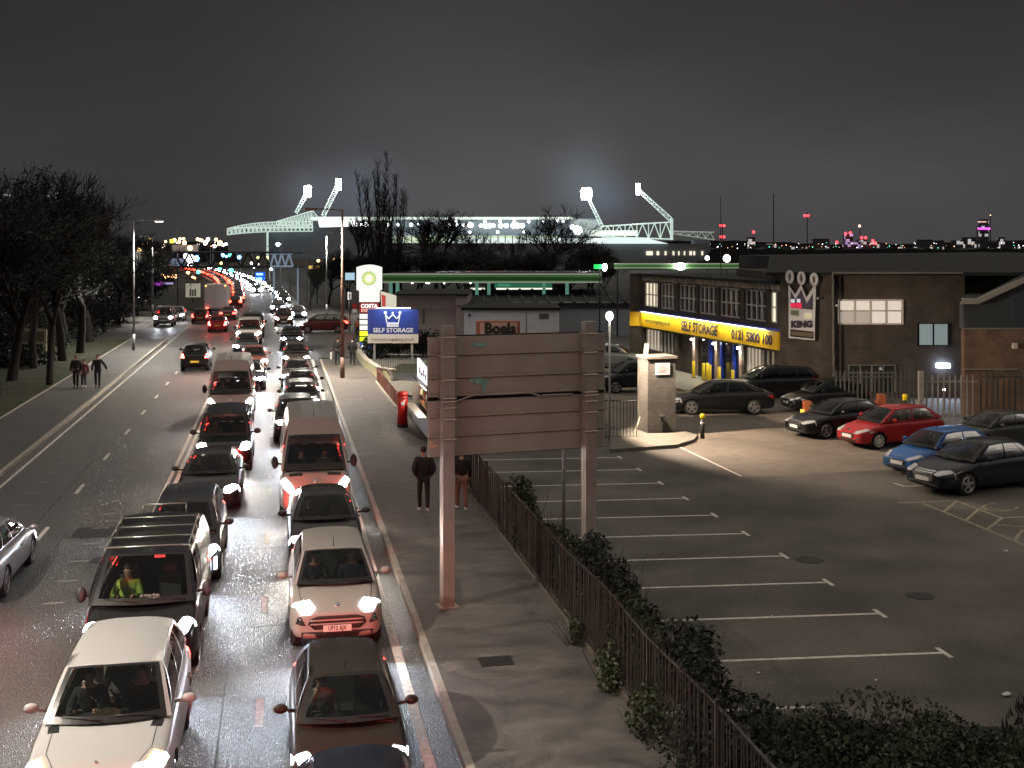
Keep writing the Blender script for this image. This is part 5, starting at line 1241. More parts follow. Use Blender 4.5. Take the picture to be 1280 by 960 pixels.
for y in (395.5, 402.8, 409.8, 417, 424): ctext('00.0', 463, y, 89.93, 10, mat('price_digits', (.05, .05, .05), .5), o) if False else None
lamp('POINT', (A(461, 400, 88) - Vector(o.location)), 60, (1, 1, .9), o, size=.5)

# blue self storage board
M_blue = mat('board_blue', (.010, .035, .22), .45)
o = thing('hoarding', 'blue self storage hoarding with a white crown standing before the price totem', 'sign', base_of(491, 81))
m = MB(); cbox(m, 459.5, 386.5, 523, 417.5, 81, .12); wpart(m, 'board', M_blue, o)
m = MB(); cbox(m, 459.5, 417.8, 523, 429, 80.98, .10); wpart(m, 'lower_strip', mat('board_white', (.55, .52, .45), .5), o)
for px in (468, 515): m = MB(); cbox(m, px - 1.3, 418, px + 1.3, 451, 81.15, .12); wpart(m, 'leg', mat('galvanised_steel', (.36, .37, .38)), o)
MWd = mat('sign_white', (.72, .72, .74), .5)
ctext('SELF STORAGE', 491.5, 413, 81, 50, MWd, o, bold=.02); ctext('www.storageking.co.uk', 491, 424, 80.97, 54, mat('sign_grey_ink', (.12, .12, .12), .6), o)
def crown(o, cx, cy, s, Z, mt, off=.06):
    'white crown of five strokes with balls and a band'
    P = lambda x, y: A(cx + x * s, cy + y * s, Z) - CAMF * off
    m = MB(); pts = [(-8, 6), (-10, -5), (-5.5, 1), (0, -5), (5.5, 1), (10, -5), (8, 6)]
    for a, b in zip(pts, pts[1:]): m.tube(P(*a), P(*b), .045 * s, .045 * s, 5)
    for x, y, r in ((-10, -7, .115), (0, -7, .075), (10, -7, .115)): m.ball(P(x, y), r * s, 10, 7)
    m.slab([P(-8, 6), P(8, 6), P(8, 12), P(-8, 12)], CAMF, .03); wpart(m, 'crown_emblem', mt, o, fixn=True)
crown(o, 491, 397.5, .92, 81, MWd)
ctext('STORAGE KING', 491, 405.8, 80.9, 13, M_blue, o, off=.06)
m = MB(); cbox(m, 470, 384.6, 513, 385.6, 80.2, .06); wpart(m, 'light_bar', emit('cool_strip_lit', (.7, .85, 1), 6), o)
l_ = lamp('AREA', A(491, 384, 80.3) - Vector(o.location), 34, (.75, .88, 1), o, size=2.4); l_.data.shape = 'RECTANGLE'; l_.data.size_y = .1
l_.rotation_euler = (R(35), 0, -TH)
# small roadside signs
def road_sign(label, px, gy, parts, Z=None):
    b = G(px, gy); Z = b.x * ST + b.y * CT; o = thing('traffic_sign', label, 'traffic sign', (b.x, b.y, 0))
    top = min(p_[1] for p_ in parts); m = MB(); m.tube(b, A(px, top, Z + .06), .04, .04, 8); wpart(m, 'pole', mat('galvanised_steel', (.36, .37, .38)), o, True)
    for (x0, y0_, x1, y1_, mt, nm) in parts: m = MB(); cbox(m, x0, y0_, x1, y1_, Z - .06, .03); wpart(m, nm, mt, o)
    return o
road_sign('red and white plate sign on a pole left of the price totem', 443, 430, [(440.5, 379.5, 446, 386, mat('sign_red', (.45, .03, .03), .5), 'plate'), (440.5, 386.3, 446, 391, MWd, 'lower_plate')])
road_sign('small white and red warning sign on a thin pole before the dark trees', 436.5, 391.5, [(434.5, 365, 439, 374.5, MWd, 'plate'), (435.3, 367, 438.2, 372, mat('sign_red', (.45, .03, .03)), 'red_panel')])
# cream framed board on a post at the far left
o = thing('notice_board', 'cream framed notice board on a post in the dark verge at far left', 'sign', base_of(50, 78))
m = MB(); cbox(m, 19, 411, 58, 430, 78, .08); wpart(m, 'frame', mat('cream_frame', (.34, .31, .22), .7), o)
m = MB(); cbox(m, 22, 414, 55, 427, 77.98, .05); wpart(m, 'panel', mat('dim_panel', (.10, .11, .08), .6), o)
m = MB(); cbox(m, 53.5, 430, 57.5, 450, 78, .16); wpart(m, 'leg', mat('cream_frame', (.34, .31, .22)), o); m = MB(); cbox(m, 20, 430, 22, 452, 78, .12); wpart(m, 'leg', mat('cream_frame', (.34, .31, .22)), o)

# ironwork and gutter debris
for i, (px, py, rr_, lab) in enumerate(((1012, 700, .34, 'round iron cover in the car park beyond the bay lines'), (1150, 745, .30, 'round iron cover near the right side of the car park'), (620, 835, .30, 'square iron cover in the pavement right of the sign post'), (500, 520, .30, 'square iron cover in the pavement left of the post box'), (130, 700, .32, 'round iron cover in the empty lane beside the black van'))):
    p = G(px, py); z_ = .122 if 'pavement' in lab else .0; m = MB(); 
    if 'square' in lab: m.box((0, 0, .003), (rr_ * 2, rr_ * 1.6, .012))
    else: m.tube((0, 0, -.01), (0, 0, .010), rr_, rr_, 20)
    o = m.build('cover', mat('iron_cover', (.045, .042, .038), .4, .5, bump=1, bscale=30)); o.location = (p.x, p.y, z_); tag(o, lab, 'manhole cover')
m = MB(); rq = random.Random(8)
for i in range(1500):
    u_ = 2.60 - abs(rq.gauss(0, .13)); v_ = rq.uniform(12, 82); a = rq.uniform(0, pi); s_ = rq.uniform(.008, .03); m.add([(u_ - s_, v_, .008), (u_, v_ - s_ * .6, .012), (u_ + s_, v_ + s_ * .2, .008), (u_, v_ + s_ * .7, .010)], [(0, 1, 2, 3)])
for i in range(900):
    u_ = rq.uniform(2.85, 5.6); v_ = rq.uniform(14, 60); s_ = rq.uniform(.006, .022); m.add([(u_ - s_, v_, .124), (u_, v_ - s_ * .6, .128), (u_ + s_, v_ + s_ * .2, .124), (u_, v_ + s_ * .7, .127)], [(0, 1, 2, 3)])
struct(m.build('fallen_leaves', mat('dead_leaf', (.07, .05, .03), .8, var=.5, vscale=20)), 'stuff')
# ------------------------------------------------------------------ buildings
M_bk = brick('dark_brick', (.066, .054, .045), (.088, .068, .054), (.085, .078, .07)); M_bk2 = brick('warm_brick', (.16, .095, .06), (.20, .12, .07), (.15, .12, .1))
M_bkp = brick('pillar_brick', (.085, .08, .072), (.12, .112, .10), (.06, .055, .05), bump=.8)
M_roofd = mat('dark_felt_roof', (.013, .013, .012), .9, var=.3, vscale=.6); M_conc = mat('weathered_concrete', (.15, .135, .115), .85, var=.25, vscale=1.5)
M_frm = mat('window_frame_white', (.72, .70, .64), .5); M_dglass = mat('dark_window_glass', (.03, .032, .035), .06, 0, .6)
M_wlit = emit('window_warm_lit', (1.0, .88, .68), 1.1); M_wlitd = emit('window_dim_lit', (1.0, .85, .68), .45); M_wcool = emit('window_cool_lit', (.62, .80, .82), .33)
M_yel = mat('fascia_yellow', (.85, .52, .01), .45); M_ybol = emit('bollard_yellow_glow', (.9, .62, .02), .18, (.8, .55, .02)); M_blu = mat('door_blue', (.02, .06, .45), .4)  # faint glow put into the bollards, which hold no lamp
M_mwall = mat('plain_render', (.36, .34, .34), .8, var=.12, vscale=.6)
# --- self storage block: facade frame
FX, FZ, FK = 13.6, 60.7, .26
def ft(px): k = (px - 640) / FPX; return (FX - k * FZ) / (FK + k)
def FP(px, h, out=0.0):
    t = ft(px); n = math.hypot(1, FK); X = FX - FK * t - out / n; Z = FZ + t - out * FK / n; u, v = CW(X, Z); return Vector((u, v, h))
o = thing('storage_building', 'two-storey brick self storage block with a yellow lettered band', 'building', FP(890, 0)); sb_root = o
def fslab(mb, pxa, pxb, h0, h1, out0, out1):
    'slab on the facade between two pixel columns (pxa < pxb), from out0 to out1 metres proud'
    a, b = FP(pxa, h0, out1), FP(pxb, h0, out1); c, d = FP(pxb, h0, out0), FP(pxa, h0, out0); up = Vector((0, 0, h1 - h0)); q = [a, b, c, d]; mb.hexa(q, [k + up for k in q]); return mb
m = MB(); a = FP(803, 0); b = FP(976, 0); n_ = (FP(890, 0, 1) - FP(890, 0)).normalized(); bk = -n_ * 12
q = [a, b, b + bk, a + bk]
# walls: above windows, between, below (solid core set back 0.25 m)
core = [p - n_ * .30 for p in (a, b)] + [b + bk, a + bk]; m.hexa(core, [p + Vector((0, 0, 5.75)) for p in core]); 
fslab(m, 803, 976, 5.38, 5.75, -.30, 0); fslab(m, 803, 976, 3.40, 3.75, -.30, 0); fslab(m, 803, 976, 2.28, 3.40, -.30, 0); fslab(m, 803, 846, 0, .95, -.30, 0)
wins = [(805, 822), (825, 843), (848, 870), (873, 895), (899, 925), (930, 957), (962, 975)]
edges = [803] + [x for w in wins for x in w] + [976]
for i in range(0, len(edges), 2): fslab(m, edges[i], edges[i + 1], 3.75, 5.38, -.30, 0)
for x0, x1 in ((803, 805), (843, 847), (926, 930)): fslab(m, x0, x1, 0, 2.28, -.30, 0)
c = A(787, 310, 79.9); c.z = 0; e = FP(803, 0); q = [c, e, e + bk, c + bk]; m.hexa(q, [p + Vector((0, 0, 5.75)) for p in q])
wpart(m, 'wall', M_bk, o, fixn=True)
m = MB(); q = [c - Vector((.3, .3, 0)), e + n_ * .3, e + bk, c + bk]; q2 = [FP(803, 0, .35), FP(977, 0, .35), b + bk, a + bk]
for qq in (q2,): m.hexa([p + Vector((0, 0, 5.76)) for p in qq], [p + Vector((0, 0, 5.92)) for p in qq])
cc = [p + Vector((0, 0, 5.76)) for p in [c, e, e + bk, c + bk]]; m.hexa(cc, [p + Vector((0, 0, .13)) for p in cc]); wpart(m, 'roof', M_roofd, o, fixn=True)
m = MB(); 
for k in range(58):
    x0 = 790 + 3.1 * k if k > 4 else 804; x0 = 804 + 172 * k / 58; x1 = x0 + 172 / 58 - .25; rr_ = random.Random(k); fslab(m, x0, x1, 5.46 + rr_.uniform(-.04, .04), 5.74, .01, .07 + rr_.uniform(0, .05))
wpart(m, 'fascia', mat('flaking_fascia', (.40, .36, .30), .8, var=.35, vscale=2), o, fixn=True)
for i, (x0, x1) in enumerate(wins):
    lit = {0: M_wlit, 6: M_wlit, 1: M_dglass}.get(i, M_dglass)
    wroot = MB(); fslab(wroot, x0, x1, 3.75, 5.38, -.22, -.20); w_ = wpart(wroot, 'window', lit, o, fixn=True)
    m = MB(); nb = 4 if x1 - x0 > 15 else 2
    for k in range(nb + 1):
        x = x0 + (x1 - x0) * k / nb; fslab(m, x - .55, x + .55, 3.75, 5.38, -.20, -.10)
    for h in (3.78, 4.55, 5.33): fslab(m, x0, x1, h - .035, h + .035, -.19, -.11)
    L0 = o.location; m.v = [(p[0] - L0[0], p[1] - L0[1], p[2] - L0[2]) for p in m.v]; m.build('frame', M_frm, w_, fixn=True)
for (x0, x1) in ((806, 822), (824, 842), (931, 948), (950, 975)):
    m = MB(); fslab(m, x0, x1, .98 if x0 < 900 else .5, 2.24, -.25, -.22); w_ = wpart(m, 'window', M_wlitd if x0 in (806, 931) else M_dglass, o, fixn=True)
    m = MB()
    for k in range(5): x = x0 + (x1 - x0) * k / 4; fslab(m, x - .5, x + .5, .98 if x0 < 900 else .5, 2.24, -.22, -.14)
    L0 = o.location; m.v = [(p[0] - L0[0], p[1] - L0[1], p[2] - L0[2]) for p in m.v]; m.build('frame', M_frm, w_, fixn=True)
m = MB(); fslab(m, 802.8, 976, 2.43, 3.38, .02, .16); wpart(m, 'yellow_band', M_yel, o, fixn=True)
m = MB(); a_ = A(787, 310, 79.8); a_.z = 2.43; b_2 = FP(803, 2.43, .16); q = [a_ - CAMF * .12, b_2 - CAMF * .02, b_2 + CAMF * .1, a_ + CAMF * .0]; m.hexa(q, [p + Vector((0, 0, .95)) for p in q]); wpart(m, 'yellow_band_return', M_yel, o, fixn=True)
m = MB(); fslab(m, 803, 976, 3.42, 3.47, .02, .30); wpart(m, 'blue_canopy_strip', emit('blue_strip_lit', (.10, .16, .9), .18), o, fixn=True)
m = MB(); fslab(m, 806, 962, 3.385, 3.41, .22, .28); wpart(m, 'strip_light', emit('band_strip_light', (1, .93, .7), 7), o, fixn=True)
for px in (815, 835, 858, 885, 915, 948):
    p = FP(px, 3.36, .42); l_ = lamp('AREA', p - L0, 34, (1, .93, .72), o, size=2.6); l_.data.shape = 'RECTANGLE'; l_.data.size_y = .06
    l_.rotation_euler = (R(20), 0, math.atan2(n_.y, n_.x) + pi / 2)
def ftext(body, px0, px1, h, mt, out=.18, size=None):
    pa, pb = FP(px0, h, out), FP(px1, h, out); W_ = (pb - pa).length; me = text_mesh(body, 1.0, bold=.025); xs = [v.co.x for v in me.vertices]; w = max(xs) - min(xs); s = W_ / w
    me.transform(Matrix.Diagonal((s, size or s, 1, 1))); me.materials.clear(); me.materials.append(mt); me.transform(face_matrix((pa + pb) / 2 - Vector(L0), pb - pa)); return link('lettering', me, o)
M_navy = mat('fascia_ink', (.02, .02, .06), .6)
ftext('SELF STORAGE', 855, 900, 2.88, M_navy, size=.80); ftext('0121 5800 100', 918, 969, 2.86, M_navy, size=.72); ftext('www.storageking.co.uk', 809, 841, 2.88, mat('band_grey_ink', (.25, .18, .03), .6), size=.36)
# ground-floor doors, pillars and lamps
m = MB(); fslab(m, 847, 866, 0, 2.28, -.28, -.26); wpart(m, 'shutter', mat('dark_shutter', (.07, .055, .045), .7), o, fixn=True)
for (x0, x1) in ((870, 881), (884, 893), (899, 912), (915, 923)):
    m = MB(); fslab(m, x0, x1, .05, 2.25, -.26, -.22); wpart(m, 'glazed_door', M_dglass, o, fixn=True)
for x in (884, 913.5, 898): m = MB(); fslab(m, x, x + 2.4, .02, 2.28, -.2, -.08); wpart(m, 'blue_frame', M_blu, o, fixn=True)
for x in (866, 893.5, 924):
    m = MB(); fslab(m, x, x + 3.2, 0, 2.28, -.2, .02); wpart(m, 'pier', mat('pale_render', (.42, .32, .26), .8), o, fixn=True)
    m = MB(); p = FP(x + 1.4, 2.16, .16); m.ball(p, .07, 8, 6); wpart(m, 'wall_lamp', emit('wall_lamp_lit', (.95, .93, 1.0), 30), o)
    lamp('SPOT', FP(x + 1.4, 2.12, .30) - L0, 60, (1, .92, .8), o, spot=R(140), size=.06)
# bollards
for i, (px, lab) in enumerate(((867, 'yellow bollard before the leftmost lit pier of the storage block'), (879.5, 'second yellow bollard from the left before the storage block doors'), (884.5, 'thin yellow bollard close behind its neighbour before the blue door frame'), (887.5, 'yellow bollard directly before the blue door frame'), (899, 'shorter yellow bollard before the middle lit pier'), (916, 'yellow bollard partly hidden by the black saloon roof'))):
    Zb_ = FZ + ft(px) - (1.7 if i != 2 else 1.0); p = A(px, 310, Zb_); p.z = 0.06; o2 = thing('bollard', lab, 'bollard', p, 0, 'yellow bollards before the storage block'); m = MB(); m.tube((0, 0, 0), (0, 0, .95), .09, .09, 12); m.ball((0, 0, .95), .09, 12, 6, (1, 1, .5)); m.build('post', M_ybol, o2, True); m = MB(); m.tube((0, 0, .0), (0, 0, .03), .15, .15, 12); m.build('base', M_black, o2, True)
m = MB(); q = [FP(845, 0, 0), FP(976, 0, 0), FP(976, 0, 3.0), FP(845, 0, 5.0)]; q = q[::-1]; m.hexa([p + Vector((0, 0, -.02)) for p in q], [p + Vector((0, 0, .06)) for p in q]); pt = m.build('forecourt_slab', mat('pale_slab', (.30, .29, .24), .8, var=.1), fixn=True); struct(pt)
# --- big brick block with crown sign
o = thing('brick_block', 'long dark brick building with four lit casements and a crown sign', 'building', base_of(1090, 62)); L0 = o.location
m = MB(); cbox(m, 976.5, 341, 1041, 512, 60.4, 12); cbox(m, 1041, 341, 1206, 512, 60.9, 12); wpart(m, 'wall', M_bk, o)
m = MB(); a1, a2 = A(958, 340.5, 60.2), A(1206, 340.5, 60.2); b1, b2 = A(962, 320, 74), A(1300, 316, 74); e1, e2 = A(962, 320, 74) + CAMF * 10, A(1300, 316, 74) + CAMF * 10
a3 = A(1300, 340.5, 60.2)
for q in ([a1, a3, b2, b1],): m.hexa([p - Vector((0, 0, .16)) for p in q], q)
q = [b1, b2, e2, e1]; m.hexa([p - Vector((0, 0, 2.5)) for p in q], q); wpart(m, 'roof', M_roofd, o, fixn=True)
m = MB(); cbox(m, 1041, 340, 1204, 342.2, 60.1, .15); wpart(m, 'gutter', mat('gutter_grey', (.16, .15, .14), .5), o)
m = MB(); m.tube(A(1041, 342, 60.2), A(1042.5, 505, 60.2), .06, .06, 8); wpart(m, 'downpipe', mat('gutter_grey', (.16, .15, .14)), o)
def cwin(px0, py0, px1, py1, Z, lit, cols, rows, nm='window', fr=M_frm, fw=1.0):
    m = MB(); cbox(m, px0, py0, px1, py1, Z, .04); w_ = wpart(m, nm, lit, o); m = MB()
    for k in range(cols + 1): x = px0 + (px1 - px0) * k / cols; cbox(m, x - fw, py0, x + fw, py1, Z - .07, .06)
    for y in rows: cbox(m, px0, y - fw * .7, px1, y + fw * .7, Z - .065, .05)
    m.v = [(p[0] - L0[0], p[1] - L0[1], p[2] - L0[2]) for p in m.v]; m.build('frame', fr, w_); return w_
cwin(1049, 374.5, 1128, 405.5, 60.82, emit('blind_lit', (1.0, .87, .74), .62), 4, (375.2, 388.5, 404.8), fw=1.4)
for x0, x1 in ((1071, 1088), ): m = MB(); cbox(m, 1049.5, 389.5, 1068, 404, 60.78, .02); wpart(m, 'blind', emit('blind_shadow_lit', (1.0, .87, .74), .3), o); m = MB(); cbox(m, 1070, 389.5, 1087, 404, 60.78, .02); wpart(m, 'blind', emit('blind_shadow_lit', (1.0, .87, .74), .3), o)  # dimmer copy of the lit blind paints shade on two panes
cwin(1148, 404, 1186, 432, 60.82, M_wcool, 2, (404.4, 431.8), fw=.9, fr=M_frit)
m = MB()
for k in range(18): cbox(m, 1149 + 2.05 * k, 405, 1149.5 + 2.05 * k, 431, 60.80, .01)
wpart(m, 'blind_slats', mat('slat_grey', (.25, .3, .3), .7), o)
cwin(1061, 456, 1119, 490, 60.82, M_dglass, 4, (456.5, 466), fw=.8, fr=mat('dull_frame', (.20, .19, .17), .6))
m = MB(); cbox(m, 1172, 454.5, 1188, 460, 60.6, .25); w_ = wpart(m, 'floodlight', emit('flood_cool_lit', (.55, .68, 1.0), 14), o)
lamp('SPOT', A(1180, 458, 60.3) - L0, 260, (.6, .72, 1), o, aim=(-CAMF.x, -CAMF.y, -1.0), spot=R(120))
m = MB(); cbox(m, 1024, 504 - 160, 1027, 347, 60.3, .1); wpart(m, 'bracket', M_black, o) if False else None
for px, py in ((1022, 373), (1046, 382)): m = MB(); m.ball(A(px, py, 60.0), .07, 8, 6); m.tube(A(px, py, 60.0), A(px - 3 if px < 1030 else px + 3, py + 2, 60.3), .02); wpart(m, 'camera_bracket', mat('pale_plastic', (.5, .5, .48), .5), o)
# crown sign
o = thing('crown_sign', 'tall white-edged crown-shaped sign reading KING on the brick corner', 'sign', A(1003, 384, 60.2)); L0 = o.location
Zs = 60.1; sk = lambda x, y: A(x, y + (x - 1003) * .10, Zs)
m = MB(); outl = [(986, 424), (985.5, 358), (994, 369), (1001, 356), (1008, 372), (1017, 356), (1019.5, 356), (1018, 424)]
m.slab([sk(*p) for p in outl], CAMF, .10); wpart(m, 'sign_board', mat('sign_white', (.72, .72, .74)), o, fixn=True)
m = MB(); ins = [(987.8, 386), (987.8, 365), (994, 375), (1001, 362.5), (1008, 379), (1015.8, 365), (1015.8, 386)]; m.slab([sk(*p) - CAMF * .06 for p in ins], CAMF, .03); wpart(m, 'crown_panel', mat('sign_slate', (.10, .09, .13), .4), o, fixn=True)
for x in (987.0, 1001.5, 1017.5):
    m = MB(); pts = [sk(x + 3.4 * math.cos(t), 348 + 7.0 * math.sin(t)) - CAMF * .02 for t in [2 * pi * k / 18 for k in range(19)]]; m.path(pts, .085, 6); wpart(m, 'crown_ring', mat('sign_white', (.72, .72, .74)), o)
    m = MB(); m.slab([sk(x + 2.4 * math.cos(t), 348 + 6 * math.sin(t)) for t in [2 * pi * k / 14 for k in range(14)]], CAMF, .04); wpart(m, 'ring_infill', mat('sign_brown', (.14, .11, .09), .6), o)
for (x0, x1, y0_, y1_, mt) in ((987.5, 994.0, 380, 385.5, emit('sign_red_reflection', (.8, .03, .08), .8)), (994.6, 1001.5, 379, 385.5, emit('sign_red_reflection', (.8, .03, .08), .8)), (988, 993, 375, 379.5, emit('sign_glint_lit', (.8, .85, .9), .6)), (995.5, 1000, 374, 378.5, emit('sign_glint_lit', (.8, .85, .9), .6)), (1005, 1014, 391, 397, emit('sign_cream_lit', (.9, .8, .5), .5)), (988, 998, 389, 395, mat('sign_green', (.18, .22, .15), .5)), (987.5, 1016.5, 413, 422, M_black), (988.5, 1015.5, 415, 420, mat('sign_olive', (.16, .14, .09), .6))):  # red and glint pieces are reflections painted as glowing panels
    m = MB(); e_ = .075 if mt is not MATS.get('sign_olive') else .10; m.slab([sk(x0, y0_) - CAMF * e_, sk(x1, y0_) - CAMF * e_, sk(x1, y1_) - CAMF * e_, sk(x0, y1_) - CAMF * e_], CAMF, .02); wpart(m, 'sign_panel_or_reflection', mt, o, fixn=True)
t_ = ctext('KING', 1002, 405.6, 60.0, 27, mat('sign_ink', (.05, .035, .06), .6), o, off=.02, bold=.06)
# --- corrugated shed with gable at the right
o = thing('corrugated_shed', 'grey corrugated shed with a pale verge board above orange brick, at the right edge', 'building', base_of(1260, 55)); L0 = o.location
m = MB(); pts = [A(1205, 411, 54.6), A(1205, 379, 54.6), A(1222, 379, 54.6), A(1290, 347, 54.6), A(1420, 300, 54.6), A(1420, 411, 54.6)]; m.slab([p + CAMF * .3 for p in pts], CAMF, .5); wpart(m, 'corrugated_wall', mat('corrugated_grey', (.065, .072, .08), .5, .3, bump=1, bscale=9, stretch=(1, 1, .01)), o, fixn=True)
m = MB(); cbox(m, 1205.5, 411, 1420, 520, 54.5, .4); wpart(m, 'brick_wall', M_bk2, o)
m = MB(); 
for (x0, y0_, x1, y1_) in ((1203, 376.5, 1223, 376.5), (1222, 377, 1300, 341)): 
    a, b = A(x0, y0_, 54.3), A(x1, y1_, 54.3); dz = Vector((0, 0, .13)); m.hexa([a - dz, b - dz, b - dz + CAMF * .2, a - dz + CAMF * .2], [a + dz, b + dz, b + dz + CAMF * .2, a + dz + CAMF * .2])
wpart(m, 'verge_board', mat('verge_pale', (.30, .28, .25), .6), o, fixn=True)
m = MB(); q = [A(1200, 376, 54.4), A(1223, 376, 54.4), A(1300, 338, 54.4), A(1460, 290, 54.4)]
for a, b in zip(q, q[1:]): RY = CAMF * 6 + CAMR * 2.6; m.hexa([a, b, b + RY, a + RY], [p + Vector((0, 0, .1)) for p in (a, b, b + RY, a + RY)])
wpart(m, 'roof', mat('mossy_roof', (.018, .019, .014), .9, var=.3), o, fixn=True)
m = MB(); cbox(m, 1205.5, 410, 1285, 411.5, 54.45, .08); cbox(m, 1205, 461, 1273, 462.5, 54.40, .08); wpart(m, 'ledge', mat('ledge_grey', (.25, .23, .2), .7), o)
m = MB(); cbox(m, 1267, 429, 1272, 436, 54.2, .2); wpart(m, 'alarm_box', mat('alarm_cream', (.6, .58, .5), .5), o)
# palisade fences and gate
def palisade(label, px0, px1, ytop, ybase, step, mt, Z, w=.07):
    o = thing('palisade_fence', label, 'fence', base_of((px0 + px1) / 2, Z), 0, 'palisade fencing round the yard'); m = MB(); x = px0
    while x <= px1:
        hw_ = w / 2 * FPX / Z; p = [(x - hw_, ybase), (x - hw_, ytop + 2.5), (x, ytop), (x + hw_, ytop + 2.5), (x + hw_, ybase)]; m.slab([A(a, b, Z) for a, b in p], CAMF, .03); x += step
    wpart(m, 'pales', mt, o, fixn=True)
    for y in (ytop + 9, ybase - 8): m = MB(); cbox(m, px0, y - 1, px1, y + 1, Z + .03, .05); wpart(m, 'rail', mt, o)
    return o
M_gal = mat('palisade_galvanised', (.40, .38, .35), .5, .4, var=.15); M_gald = mat('palisade_dull', (.10, .10, .095), .7, .2)
palisade('bright galvanised palisade gate behind the red hatchback', 1151, 1222, 468, 528, 7.2, M_gal, 52.0)
palisade('dull palisade fence panel right of the bright gate', 1226, 1300, 462, 524, 7.2, M_gald, 52.6)
palisade('dull palisade fence panel left of the bright gate, before the brick block', 1045, 1150, 462, 518, 5.4, M_gald, 55.5)
m = MB(); cbox(m, 1149, 464, 1155, 530, 51.9, .2); gp = m.build('gate_post', M_gal); tag(gp, 'square galvanised gate post at the left end of the bright palisade gate', 'gate post')
# brick pillar with notice
pp = A(820, 545, 48.3); o = thing('brick_pillar', 'square brick pillar with a white notice on the kerbed island', 'pillar', (pp.x, pp.y, .13)); L0 = o.location
ang = -TH + R(14); c_, s_ = math.cos(ang), math.sin(ang); rx = Vector((c_, s_, 0)); ry = Vector((-s_, c_, 0)); c0_ = A(820.5, 310, 49.1); c0_.z = 0
m = MB(); q = [c0_ - rx * .6 - ry * .6, c0_ + rx * .6 - ry * .6, c0_ + rx * .6 + ry * .6, c0_ - rx * .6 + ry * .6]; m.hexa([p + Vector((0, 0, .12)) for p in q], [p + Vector((0, 0, 3.12)) for p in q]); wpart(m, 'brickwork', M_bkp, o)
m = MB(); q = [c0_ - rx * .66 - ry * .66, c0_ + rx * .66 - ry * .66, c0_ + rx * .66 + ry * .66, c0_ - rx * .66 + ry * .66]; m.hexa([p + Vector((0, 0, 3.125)) for p in q], [p + Vector((0, 0, 3.22)) for p in q]); wpart(m, 'coping', M_conc, o)
m = MB(); f0 = c0_ - ry * .615; m.hexa([f0 + rx * x + ry * y + Vector((0, 0, 2.48)) for x, y in ((-.28, -.015), (.34, -.015), (.34, .012), (-.28, .012))], [f0 + rx * x + ry * y + Vector((0, 0, 2.95)) for x, y in ((-.28, -.015), (.34, -.015), (.34, .012), (-.28, .012))]); nb_ = wpart(m, 'notice', mat('notice_paper', (.72, .66, .68), .6), o)
for k in range(6):
    m = MB(); z = 2.88 - .06 * k; m.hexa([f0 + rx * x + ry * y + Vector((0, 0, z)) for x, y in ((-.22, -.022), (.28 - .07 * (k % 3), -.022), (.28 - .07 * (k % 3), -.016), (-.22, -.016))], [f0 + rx * x + ry * y + Vector((0, 0, z + .018)) for x, y in ((-.22, -.022), (.28 - .07 * (k % 3), -.022), (.28 - .07 * (k % 3), -.016), (-.22, -.016))]); wpart(m, 'print_line', mat('print_pink', (.5, .4, .44), .6), nb_)
m = MB(); m.tube(c0_ - ry * .66 + Vector((0, 0, 0.2)), c0_ - ry * .64 + Vector((0, 0, .75)), .05, .04); m.ball(c0_ - ry * .68 + Vector((0, 0, .8)), .12, 8, 6, (1.2, .6, .5)); wpart(m, 'tap_bracket', mat('dark_iron', (.04, .04, .04), .6, .4), o)
for dx_ in (-.52, -.40):
    m = MB(); p = c0_ + rx * dx_ + Vector((0, 0, 3.2)); m.tube(p, p + Vector((.05, 0, .62 + dx_ * .3)), .035, .03, 6); sx = m.build('upright_stick', mat('pale_wood', (.5, .44, .34), .7)); tag(sx, 'pale stick standing on top of the brick pillar', 'stick', 'sticks on the brick pillar')
m = MB(); p = A(792, 549, 47.9); m.tube(p + Vector((0, 0, .05)), A(800, 521, 48.1), .03, .03, 6); sx = m.build('leaning_plank', mat('pale_wood', (.5, .44, .34), .7)); tag(sx, 'pale plank leaning against the foot of the brick pillar', 'plank')
railing('railing', 'black railings between the big road sign and the brick pillar', A(763, 550, 47.5) * 1.0, A(797, 550, 47.5), 1.6, M_railb, gap=.13, z0=0.0)
railing('railing', 'dark railings hidden mostly behind the big road sign', (5.8, 46, 0), tuple(A(763, 550, 47.5)), 1.6, M_railb, gap=.14)
# globe lamp column
b = G(762, 550); o = thing('lamp_post', 'short pale lamp post with a glaring bare head beside the big road sign', 'lamp post', b)
m = MB(); m.tube((0, 0, 0), (0, 0, 4.75), .05, .04, 8); m.build('pole', mat('pale_pole', (.45, .44, .42), .5), o, True)
m = MB(); m.ball((0, 0, 4.9), .14, 12, 8, (1, 1, 1.3)); m.build('globe', emit('globe_lit', (1, .95, .88), 45), o, True)
lamp('SPOT', (.30, -.05, 4.75), 6500, (1.0, .78, .58), o, spot=R(125), aim=(CAMR.x * 1.0 + CAMF.x * .02, CAMR.y * 1.0 + CAMF.y * .02, -.52), size=.04, blend=.35)
